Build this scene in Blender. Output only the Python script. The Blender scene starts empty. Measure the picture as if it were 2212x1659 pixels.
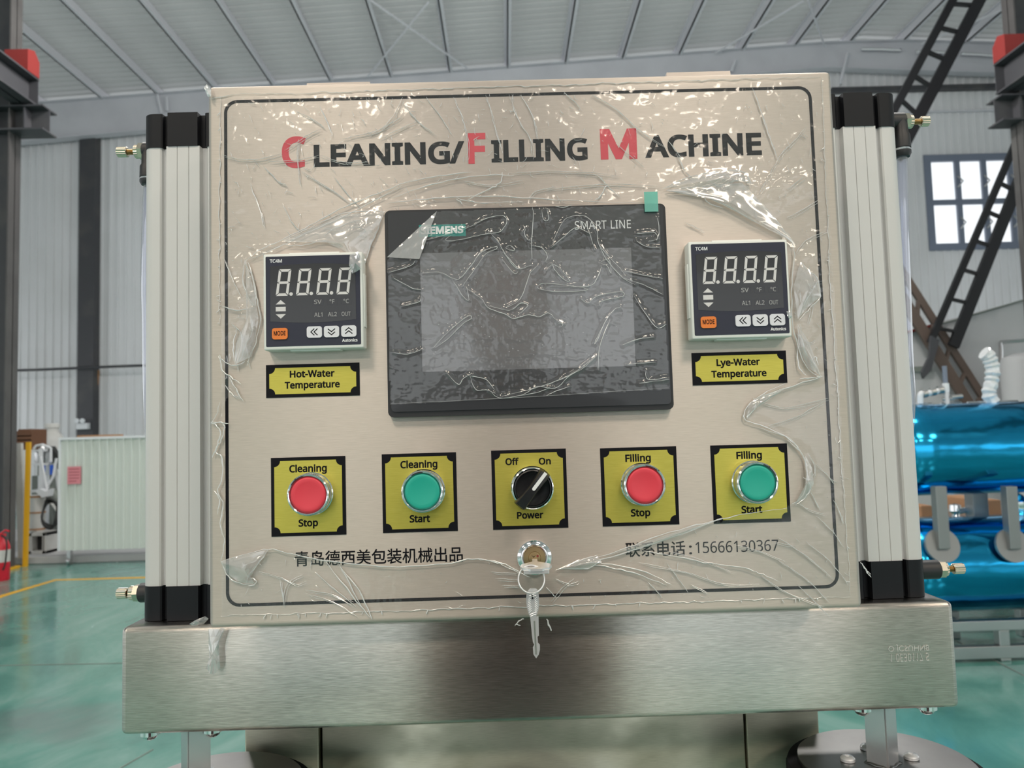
import bpy, bmesh, math, random
import numpy as np
from mathutils import Vector, Matrix
from math import pi, sin, cos, radians
random.seed(7)
S = bpy.context.scene
COL = S.collection

# ---------------------------------------------------------------- camera
F, CX, CY, H = 1661.0, 1106.0, 829.5, 1.40
PITCH, ROLL, YAW = 0.06738909, -0.02912987, 0.01018225
fw = Vector((sin(YAW)*cos(PITCH), cos(YAW)*cos(PITCH), sin(PITCH)))
r0 = Vector((cos(YAW), -sin(YAW), 0)); u0 = r0.cross(fw)
rt = r0*cos(ROLL) + u0*sin(ROLL); up = -r0*sin(ROLL) + u0*cos(ROLL)
EYE = Vector((0, 0, H))
def at(px, py, Y):
    d = rt*((px-CX)/F) - up*((py-CY)/F) + fw
    return EYE + d*(Y/d.y)
cam_data = bpy.data.cameras.new('camera'); cam = bpy.data.objects.new('camera', cam_data)
COL.objects.link(cam); S.camera = cam
cam_data.sensor_width = 36; cam_data.lens = 36*F/2212; cam_data.clip_start = .02; cam_data.clip_end = 200
m3 = Matrix((rt, up, -fw)).transposed(); cam.matrix_world = Matrix.Translation(EYE) @ m3.to_4x4()
cam_data.dof.use_dof = True; cam_data.dof.focus_distance = .56; cam_data.dof.aperture_fstop = 15

# ---------------------------------------------------------------- world and light
W = bpy.data.worlds.new('world'); S.world = W; W.use_nodes = True
bg = W.node_tree.nodes['Background']; bg.inputs[0].default_value = (.93, .97, 1.0, 1); bg.inputs[1].default_value = 1.6
def area(name, loc, sx, sy, power, col, rot=(0, 0, 0)):
    l = bpy.data.lights.new(name, 'AREA'); l.shape = 'RECTANGLE'; l.size = sx; l.size_y = sy
    l.energy = power; l.color = col
    o = bpy.data.objects.new(name, l); COL.objects.link(o); o.location = loc; o.rotation_euler = rot
    return o
# unseen lamps added: rear rows warm the panel, forward rows brighten wall and roof (their housings are built further down)
LAMPS = [(x, y) for y in (-3.5, -9) for x in (-6.5, -2.2, 2.2, 6.5)]+[(-2.6, 3.2), (2.6, 3.2)]+[(-3.6, 8.4), (0, 8.4), (3.6, 8.4)]
for i, (x, y) in enumerate(LAMPS):
    if y < 0: area('added_hall_light', (x, y, 6.9), 1.4, 1.4, 130, (1.0, .86, .70))
    else:
        l = bpy.data.lights.new('added_hall_light', 'POINT'); l.energy = 270; l.shadow_soft_size = .3; l.color = (1.0, .97, .93)
        o = bpy.data.objects.new('added_hall_light', l); COL.objects.link(o); o.location = (x, y, 6.6)
S.view_settings.view_transform = 'Standard'; S.view_settings.look = 'None'
S.view_settings.exposure = 0.0; S.view_settings.gamma = 1.0; S.view_settings.use_curve_mapping = False

# ---------------------------------------------------------------- materials
def lin(c):
    return tuple(((v/255)/12.92 if v <= 10 else (((v/255)+.055)/1.055)**2.4) for v in c) + (1,)
def mat(name, col, rough=.5, metal=0, bump=None, var=None, aniso=None, coat=0, emit=None, spec=.5, alpha=None, scale=(1, 1, 1), trans=0):
    """col linear rgb. bump=(noise scale, strength, distance); var=(noise scale, second colour, low, high)"""
    m = bpy.data.materials.new(name); m.use_nodes = True
    nt = m.node_tree; N = nt.nodes; L = nt.links; b = N['Principled BSDF']
    b.inputs['Base Color'].default_value = tuple(col[:3])+(1,)
    b.inputs['Roughness'].default_value = rough; b.inputs['Metallic'].default_value = metal
    b.inputs['Coat Weight'].default_value = coat; b.inputs['Coat Roughness'].default_value = .05
    b.inputs['Specular IOR Level'].default_value = spec
    b.inputs['Transmission Weight'].default_value = trans
    if alpha is not None: b.inputs['Alpha'].default_value = alpha
    if emit: b.inputs['Emission Color'].default_value = tuple(emit[:3])+(1,); b.inputs['Emission Strength'].default_value = emit[3]
    if bump or var:
        tc = N.new('ShaderNodeTexCoord'); mp = N.new('ShaderNodeMapping'); mp.inputs['Scale'].default_value = scale
        L.new(tc.outputs['Object'], mp.inputs[0])
    if var:
        n = N.new('ShaderNodeTexNoise'); n.inputs['Scale'].default_value = var[0]; n.inputs['Detail'].default_value = 6
        r = N.new('ShaderNodeValToRGB'); r.color_ramp.elements[0].position = var[2]; r.color_ramp.elements[1].position = var[3]
        r.color_ramp.elements[0].color = tuple(col[:3])+(1,); r.color_ramp.elements[1].color = tuple(var[1][:3])+(1,)
        L.new(mp.outputs[0], n.inputs[0]); L.new(n.outputs[0], r.inputs[0]); L.new(r.outputs[0], b.inputs['Base Color'])
    if bump:
        n2 = N.new('ShaderNodeTexNoise'); n2.inputs['Scale'].default_value = bump[0]; n2.inputs['Detail'].default_value = 4
        bp = N.new('ShaderNodeBump'); bp.inputs['Strength'].default_value = bump[1]; bp.inputs['Distance'].default_value = bump[2]
        L.new(mp.outputs[0], n2.inputs[0]); L.new(n2.outputs[0], bp.inputs['Height']); L.new(bp.outputs[0], b.inputs['Normal'])
    if aniso:
        b.inputs['Anisotropic'].default_value = aniso[0]
        v = N.new('ShaderNodeCombineXYZ')
        for i in range(3): v.inputs[i].default_value = aniso[1][i]
        L.new(v.outputs[0], b.inputs['Tangent'])
    return m
def brushed(name, c1, c2, rough, an=.6, stain=None, s2=3.0):
    """horizontal brushed stainless: fine streak colour + broad soft tonal variation"""
    m = mat(name, c1, rough, 1.0, aniso=(an, (0, 0, 1)) if an else None)
    nt = m.node_tree; N = nt.nodes; L = nt.links; b = N['Principled BSDF']
    tc = N.new('ShaderNodeTexCoord')
    mp = N.new('ShaderNodeMapping'); mp.inputs['Scale'].default_value = (60, 60, 1400); L.new(tc.outputs['Object'], mp.inputs[0])
    n = N.new('ShaderNodeTexNoise'); n.inputs['Scale'].default_value = 1.6; n.inputs['Detail'].default_value = 3; L.new(mp.outputs[0], n.inputs[0])
    n3 = N.new('ShaderNodeTexNoise'); n3.inputs['Scale'].default_value = s2; n3.inputs['Detail'].default_value = 5
    mp3 = N.new('ShaderNodeMapping'); mp3.inputs['Scale'].default_value = (1, 1, 1.8); L.new(tc.outputs['Object'], mp3.inputs[0]); L.new(mp3.outputs[0], n3.inputs[0])
    r = N.new('ShaderNodeValToRGB'); r.color_ramp.elements[0].position = .3; r.color_ramp.elements[1].position = .72
    r.color_ramp.elements[0].color = tuple(c1[:3])+(1,); r.color_ramp.elements[1].color = tuple(c2[:3])+(1,)
    mx = N.new('ShaderNodeMath'); mx.operation = 'MULTIPLY_ADD'; mx.inputs[1].default_value = .55
    mm = N.new('ShaderNodeMath'); mm.operation = 'MULTIPLY'; mm.inputs[1].default_value = .45
    L.new(n3.outputs[0], mm.inputs[0]); L.new(n.outputs[0], mx.inputs[0]); L.new(mm.outputs[0], mx.inputs[2]); L.new(mx.outputs[0], r.inputs[0])
    L.new(r.outputs[0], b.inputs['Base Color'])
    bp = N.new('ShaderNodeBump'); bp.inputs['Strength'].default_value = .12; bp.inputs['Distance'].default_value = .0004
    L.new(n.outputs[0], bp.inputs['Height']); L.new(bp.outputs[0], b.inputs['Normal'])
    if stain:
        n4 = N.new('ShaderNodeTexNoise'); n4.inputs['Scale'].default_value = stain; n4.inputs['Detail'].default_value = 2
        r4 = N.new('ShaderNodeMapRange'); r4.inputs[1].default_value = .35; r4.inputs[2].default_value = .7
        r4.inputs[3].default_value = rough*.75; r4.inputs[4].default_value = min(.8, rough*1.5)
        L.new(mp3.outputs[0], n4.inputs[0]); L.new(n4.outputs[0], r4.inputs[0]); L.new(r4.outputs[0], b.inputs['Roughness'])
    return m
def film_mat(name, veil, gloss, tint=(1, 1, 1), rough=.07, mx=.9):
    m = bpy.data.materials.new(name); m.use_nodes = True; nt = m.node_tree; N = nt.nodes; L = nt.links
    for n in list(N): N.remove(n)
    out = N.new('ShaderNodeOutputMaterial'); tr = N.new('ShaderNodeBsdfTransparent'); tr.inputs[0].default_value = tuple(tint)+(1,)
    gl = N.new('ShaderNodeBsdfGlossy'); gl.inputs['Roughness'].default_value = rough
    df = N.new('ShaderNodeBsdfDiffuse'); df.inputs[0].default_value = (.92, .93, .95, 1)
    lw = N.new('ShaderNodeLayerWeight'); lw.inputs[0].default_value = .35
    mr = N.new('ShaderNodeMapRange'); mr.inputs[3].default_value = gloss; mr.inputs[4].default_value = mx
    m1 = N.new('ShaderNodeMixShader'); m2 = N.new('ShaderNodeMixShader'); m2.inputs[0].default_value = veil
    L.new(lw.outputs['Facing'], mr.inputs[0]); L.new(mr.outputs[0], m1.inputs[0]); L.new(tr.outputs[0], m1.inputs[1]); L.new(gl.outputs[0], m1.inputs[2])
    L.new(m1.outputs[0], m2.inputs[1]); L.new(df.outputs[0], m2.inputs[2]); L.new(m2.outputs[0], out.inputs[0])
    return m
M = {}
M['panel'] = brushed('brushed_panel_steel', (.63, .565, .515), (.77, .69, .635), .56, .85)
M['beam'] = brushed('stained_beam_steel', (.34, .315, .285), (.78, .72, .665), .26, 1.0, None, 7.0)
M['bodysteel'] = brushed('machine_body_steel', (.42, .40, .32), (.60, .575, .46), .42, .4, 14)
M['discsteel'] = mat('disc_steel', (.22, .215, .21), .3, 1, bump=(30, .15, .001), var=(14, (.30, .295, .29), .4, .7))
M['tubesteel'] = mat('tube_steel', (.62, .61, .62), .3, .9, bump=(60, .2, .0006))
M['edge'] = mat('folded_edge_steel', (.80, .78, .74), .3, 1)
M['alu'] = mat('anodised_aluminium', (.64, .64, .64), .48, .15, bump=(900, .04, .0002))
M['black_metal'] = mat('black_anodised_metal', (.008, .009, .012), .45, 0, spec=.25)
M['black_plastic'] = mat('black_plastic', (.018, .019, .022), .45)
M['rubber'] = mat('black_rubber', (.010, .010, .011), .8, spec=.15)
M['nickel'] = mat('nickel_plated_brass', (.66, .60, .50), .25, 1)
M['brass'] = mat('dull_brass', (.52, .38, .2), .35, 1)
M['chrome'] = mat('chrome', (.85, .86, .87), .08, 1)
M['keysteel'] = mat('key_nickel', (.80, .81, .84), .3, .55)
M['print'] = mat('black_print', (.006, .006, .009), .55, spec=.12)
M['print_red'] = mat('red_print', (.70, .055, .085), .5)
M['plate_black'] = mat('label_plate_black', (.006, .006, .009), .5, spec=.15)
M['plate_yellow'] = brushed('label_plate_yellow', (.52, .46, .085), (.64, .575, .13), .48, .4)
M['bezel'] = mat('screen_bezel', (.020, .022, .027), .38, coat=.3)
M['display'] = mat('screen_display', (.15, .15, .165), .22, coat=.9, spec=.6)
M['teal_tag'] = mat('teal_tag', (.0, .25, .22), .5)
M['white_print'] = mat('white_print', (.85, .86, .88), .5)
M['dim_print'] = mat('dim_grey_print', (.42, .42, .43), .5)
M['case'] = mat('controller_case', (.84, .86, .83), .45)
M['face'] = mat('controller_face', (.045, .048, .072), .5, spec=.2)
M['window'] = mat('controller_window', (.018, .018, .02), .22, coat=.3)
M['segment'] = mat('digit_segment', (.72, .71, .72), .5)
M['orange'] = mat('orange_key', (.85, .22, .03), .45)
M['white_key'] = mat('white_key', (.78, .79, .85), .4)
M['red_cap'] = mat('red_button_cap', (.80, .055, .085), .42)
M['green_cap'] = mat('green_button_cap', (.015, .42, .32), .42)
M['knob'] = mat('selector_knob_plastic', (.012, .012, .014), .35)
M['green_tab'] = film_mat('green_tab', .5, .08, (.55, .92, .85)); M['green_tab'].node_tree.nodes['Diffuse BSDF'].inputs[0].default_value = (.30, .72, .64, 1)
M['film'] = film_mat('clear_film', .03, .04, rough=.11, mx=.35)
M['screen_film'] = film_mat('screen_film', .03, .05, rough=.09, mx=.5)
M['crease'] = film_mat('film_crease_glint', .62, .5, rough=.2)  # white veil stands in for bright highlights along the creases
M['crease_soft'] = film_mat('film_crease_soft_glint', .38, .3, rough=.2)  # fainter white veil for the weaker crease highlights
M['flap'] = film_mat('folded_film', .22, .16, rough=.1)
M['hose'] = film_mat('clear_hose', .10, .16, (.86, .88, 1), .04)
M['roof'] = mat('roof_sheet', (.41, .42, .415), .55, var=(.6, (.35, .36, .355), .35, .7))
def add_translucent(m, f, col):
    nt = m.node_tree; N = nt.nodes; L = nt.links; b = N['Principled BSDF']; out = N['Material Output']
    t_ = N.new('ShaderNodeBsdfTranslucent'); t_.inputs[0].default_value = tuple(col)+(1,); mx = N.new('ShaderNodeMixShader'); mx.inputs[0].default_value = f
    L.new(b.outputs[0], mx.inputs[1]); L.new(t_.outputs[0], mx.inputs[2]); L.new(mx.outputs[0], out.inputs[0])
add_translucent(M['roof'], .09, (.85, .86, .84))
M['purlin'] = mat('purlin_paint', (.66, .66, .70), .5)
M['rafter'] = mat('rafter_paint', (.60, .60, .64), .55, var=(1.2, (.53, .53, .57), .4, .7))
M['wall'] = mat('wall_sheet', (.80, .80, .82), .5, var=(.5, (.72, .72, .73), .4, .7))
M['darksteel'] = mat('dark_grey_steel', (.055, .055, .062), .5, var=(2, (.10, .095, .09), .5, .85))
M['columnsteel'] = mat('column_paint', (.075, .07, .07), .5, var=(1.5, (.13, .125, .12), .45, .8))
M['blacksteel'] = mat('black_brace_paint', (.008, .008, .010), .5)
M['brownsteel'] = mat('brown_brace_primer', (.12, .085, .07), .6)
M['redpaint'] = mat('red_paint', (.24, .025, .022), .5)
M['glass'] = film_mat('window_glass', .02, .05)
M['winframe'] = mat('window_frame', (.19, .22, .29), .5)
M['doorpanel'] = mat('sandwich_panel', (.66, .70, .66), .5, var=(1.5, (.58, .62, .57), .5, .8))
M['pink'] = mat('pink_paper', (.72, .26, .30), .8)
M['pinkprint'] = mat('pink_paper_print', (.45, .12, .15), .8)
M['whitepl'] = mat('white_plastic', (.78, .79, .82), .4)
M['offwhite'] = mat('off_white_paint', (.62, .61, .59), .6, var=(3, (.50, .49, .46), .45, .75))
M['yellow'] = mat('yellow_paint', (.80, .42, .015), .5)
M['wood'] = mat('brown_crate', (.16, .07, .035), .7, bump=(20, .3, .01), scale=(1, 1, 8))
M['card'] = mat('cardboard', (.42, .22, .11), .8)
M['blue'] = mat('blue_plastic', (.03, .12, .62), .4)
M['cable'] = mat('cable_black', (.02, .02, .02), .5)
M['greymachine'] = mat('grey_green_paint', (.20, .22, .20), .55)
M['bluefilm'] = mat('blue_film_on_steel', (.025, .40, .74), .14, 1, bump=(2.2, .35, .05), scale=(.5, 1, 1))
M['stainless'] = mat('stainless_tube', (.55, .55, .55), .3, 1)
M['stain_dull'] = mat('stainless_plate_dull', (.30, .31, .31), .4, .7)
M['housing'] = mat('pale_grey_sheet', (.52, .52, .53), .6, var=(1, (.47, .47, .48), .4, .7))
M['added_lampglass'] = mat('added_lamp_lens', (.9, .9, .85), .4, emit=(1, .9, .78, 9))  # glowing lens of the added lamps
M['jacket'] = mat('dark_jacket', (.10, .068, .07), .85); M['trousers'] = mat('dark_trousers', (.02, .022, .03), .85)
M['skin'] = mat('skin', (.45, .25, .17), .55); M['hair'] = mat('black_hair', (.012, .01, .01), .6)
# green epoxy floor
m = mat('green_epoxy', (.10, .34, .25), .12, coat=.0, spec=.75); M['floor'] = m
nt = m.node_tree; N = nt.nodes; L = nt.links; b = N['Principled BSDF']
tc = N.new('ShaderNodeTexCoord'); mp = N.new('ShaderNodeMapping'); mp.inputs['Scale'].default_value = (1, .6, 1); L.new(tc.outputs['Object'], mp.inputs[0])
n1 = N.new('ShaderNodeTexNoise'); n1.inputs['Scale'].default_value = 1.7; n1.inputs['Detail'].default_value = 9; n1.inputs['Roughness'].default_value = .62; n1.inputs['Distortion'].default_value = .8
r1 = N.new('ShaderNodeValToRGB'); e = r1.color_ramp.elements
e[0].position = .30; e[0].color = (.065, .20, .17, 1); e[1].position = .72; e[1].color = (.22, .38, .34, 1)
x = e.new(.5); x.color = (.11, .29, .245, 1)
n2 = N.new('ShaderNodeTexNoise'); n2.inputs['Scale'].default_value = .9; n2.inputs['Detail'].default_value = 4
r2 = N.new('ShaderNodeMapRange'); r2.inputs[1].default_value = .60; r2.inputs[2].default_value = .70; r2.inputs[4].default_value = .55
mx = N.new('ShaderNodeMix'); mx.data_type = 'RGBA'; mx.inputs['B'].default_value = (.17, .20, .20, 1)
L.new(mp.outputs[0], n1.inputs[0]); L.new(n1.outputs[0], r1.inputs[0]); L.new(tc.outputs['Object'], n2.inputs[0]); L.new(n2.outputs[0], r2.inputs[0])
L.new(r2.outputs[0], mx.inputs['Factor']); L.new(r1.outputs[0], mx.inputs['A']); L.new(mx.outputs['Result'], b.inputs['Base Color'])
bp = N.new('ShaderNodeBump'); bp.inputs['Strength'].default_value = .12; bp.inputs['Distance'].default_value = .01
n3 = N.new('ShaderNodeTexNoise'); n3.inputs['Scale'].default_value = 5; n3.inputs['Detail'].default_value = 3; L.new(tc.outputs['Object'], n3.inputs[0])
L.new(n3.outputs[0], bp.inputs['Height']); L.new(bp.outputs[0], b.inputs['Normal'])
r3 = N.new('ShaderNodeMapRange'); r3.inputs[1].default_value = .35; r3.inputs[2].default_value = .7; r3.inputs[3].default_value = .10; r3.inputs[4].default_value = .28
L.new(n1.outputs[0], r3.inputs[0]); L.new(r3.outputs[0], b.inputs['Roughness'])

# ---------------------------------------------------------------- helpers
def origin(o):
    v = Vector((0, 0, 0))
    while o: v += o.location; o = o.parent
    return v
def link(name, me, parent=None, loc=None):
    """mesh built in world coordinates; it becomes a child of parent or stands on its own base"""
    o = bpy.data.objects.new(name, me); COL.objects.link(o)
    if parent is not None:
        o.parent = parent; me.transform(Matrix.Translation(-origin(parent)))
    else:
        if loc is None:
            c = np.array([v.co for v in me.vertices]); lo, hi = c.min(0), c.max(0)
            loc = Vector(((lo[0]+hi[0])/2, (lo[1]+hi[1])/2, lo[2]))
        me.transform(Matrix.Translation(-Vector(loc))); o.location = loc
    return o
def obj(name, bm, m, parent=None, smooth=None, label=None, kind=None, loc=None):
    me = bpy.data.meshes.new(name)
    bmesh.ops.recalc_face_normals(bm, faces=bm.faces[:])
    bm.to_mesh(me); bm.free()
    me.materials.append(M[m] if isinstance(m, str) else m)
    if smooth is not None:
        me.polygons.foreach_set('use_smooth', [True]*len(me.polygons))
        me.set_sharp_from_angle(angle=radians(smooth))
    o = link(name, me, parent, loc)
    if label: o['label'] = label
    if kind: o['kind'] = kind
    return o
def thing(name, label, cat, loc, group=None):
    o = bpy.data.objects.new(name, None); COL.objects.link(o); o.location = loc; o.empty_display_size = .05
    o['label'] = label; o['category'] = cat
    if group: o['group'] = group
    return o
def tag(o, label, cat, group=None):
    o['label'] = label; o['category'] = cat
    if group: o['group'] = group
    return o
def B(): return bmesh.new()
def box(bm, x0, x1, y0, y1, z0, z1, bev=0, seg=2):
    t = bmesh.new(); bmesh.ops.create_cube(t, size=1)
    for v in t.verts: v.co = Vector(((x0+x1)/2+v.co.x*(x1-x0), (y0+y1)/2+v.co.y*(y1-y0), (z0+z1)/2+v.co.z*(z1-z0)))
    if bev: bmesh.ops.bevel(t, geom=t.edges[:], offset=bev, segments=seg, affect='EDGES', profile=.5)
    merge(bm, t); return bm
def merge(bm, t):
    me = bpy.data.meshes.new('t'); t.to_mesh(me); t.free(); bm.from_mesh(me); bpy.data.meshes.remove(me)
def frame_of(d):
    d = Vector(d).normalized(); a = Vector((0, 0, 1)) if abs(d.z) < .9 else Vector((1, 0, 0))
    u = d.cross(a).normalized(); return d, u, d.cross(u)
def cyl(bm, a, b, r, r2=None, n=24, bev=0):
    a, b = Vector(a), Vector(b); r2 = r if r2 is None else r2; d, u, v = frame_of(b-a)
    rings = [(a, r), (b, r2)] if not bev else [(a, r-bev), (a+d*bev, r), (b-d*bev, r2), (b, r2-bev)]
    vs = [[bm.verts.new(p+u*(cos(2*pi*i/n)*q)+v*(sin(2*pi*i/n)*q)) for i in range(n)] for p, q in rings]
    for k in range(len(vs)-1):
        for i in range(n): bm.faces.new((vs[k][i], vs[k][(i+1) % n], vs[k+1][(i+1) % n], vs[k+1][i]))
    bm.faces.new(vs[0][::-1]); bm.faces.new(vs[-1]); return bm
def lathe(bm, c, axis, prof, n=40, ripple=None):
    """prof: list of (distance along axis, radius); closed at ends when radius is 0"""
    c = Vector(c); d, u, v = frame_of(axis); rings = []
    for s, r in prof:
        if r <= 0: rings.append([bm.verts.new(c+d*s)])
        else:
            ring = []
            for i in range(n):
                rr = r*(1+(ripple if ripple and i % 2 else 0)) if ripple else r
                ring.append(bm.verts.new(c+d*s+u*(cos(2*pi*i/n)*rr)+v*(sin(2*pi*i/n)*rr)))
            rings.append(ring)
    for a, b_ in zip(rings, rings[1:]):
        for i in range(n):
            j = (i+1) % n
            if len(a) == 1 and len(b_) == 1: break
            if len(a) == 1: bm.faces.new((a[0], b_[j], b_[i]))
            elif len(b_) == 1: bm.faces.new((a[i], a[j], b_[0]))
            else: bm.faces.new((a[i], a[j], b_[j], b_[i]))
    return bm
def tube(bm, pts, r, n=8, closed=False, cap=True):
    pts = [Vector(p) for p in pts]; rs = r if isinstance(r, (list, tuple)) else [r]*len(pts); rings = []; pu = None
    for i, p in enumerate(pts):
        a = pts[i-1] if (i or closed) else p; b_ = pts[(i+1) % len(pts)] if (i < len(pts)-1 or closed) else p
        d = (b_-a)
        if d.length < 1e-9: d = Vector((0, 0, 1))
        d.normalize()
        if pu is None: _, u, v = frame_of(d)
        else: u = (pu-d*pu.dot(d)).normalized(); v = d.cross(u)
        pu = u
        rings.append([bm.verts.new(p+u*(cos(2*pi*k/n)*rs[i])+v*(sin(2*pi*k/n)*rs[i])) for k in range(n)])
    m_ = len(rings)
    for i in range(m_ if closed else m_-1):
        a, b_ = rings[i], rings[(i+1) % m_]
        for k in range(n): bm.faces.new((a[k], a[(k+1) % n], b_[(k+1) % n], b_[k]))
    if cap and not closed: bm.faces.new(rings[0][::-1]); bm.faces.new(rings[-1])
    return bm
def prism(bm, pts, vec):
    """closed polygon pts (3D) extruded by vec"""
    vec = Vector(vec); a = [bm.verts.new(p) for p in pts]; b_ = [bm.verts.new(Vector(p)+vec) for p in pts]; n = len(a)
    bm.faces.new(a[::-1]); bm.faces.new(b_)
    for i in range(n): bm.faces.new((a[i], a[(i+1) % n], b_[(i+1) % n], b_[i]))
    return bm
def smoothpath(pts, k=6):
    pts = [Vector(p) for p in pts]; out = []
    for i in range(len(pts)-1):
        p0 = pts[max(i-1, 0)]; p1 = pts[i]; p2 = pts[i+1]; p3 = pts[min(i+2, len(pts)-1)]
        for j in range(k):
            t = j/k; out.append(.5*((2*p1)+(p2-p0)*t+(2*p0-5*p1+4*p2-p3)*t*t+(3*p1-p0-3*p2+p3)*t**3))
    return out+[pts[-1]]
def rrect(cx, cz, w, h, r, k=6, notch=False):
    """rounded (or inward notched) rectangle outline in XZ"""
    out = []
    for sx, sz, a0 in ((1, 1, 0), (-1, 1, 90), (-1, -1, 180), (1, -1, 270)):
        if not notch:
            ox, oz = cx+sx*(w/2-r), cz+sz*(h/2-r)
            for i in range(k+1):
                a = radians(a0+90*i/k); out.append((ox+r*cos(a), oz+r*sin(a)))
        else:
            ox, oz = cx+sx*w/2, cz+sz*h/2; s = []
            for i in range(k+1):
                a = radians(a0+270-90*i/k if True else 0); s.append((ox+r*cos(a), oz+r*sin(a)))
            out += s
    return out
def plate(bm, outl, y0, y1):
    return prism(bm, [Vector((x, y0, z)) for x, z in outl], (0, y1-y0, 0))
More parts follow.
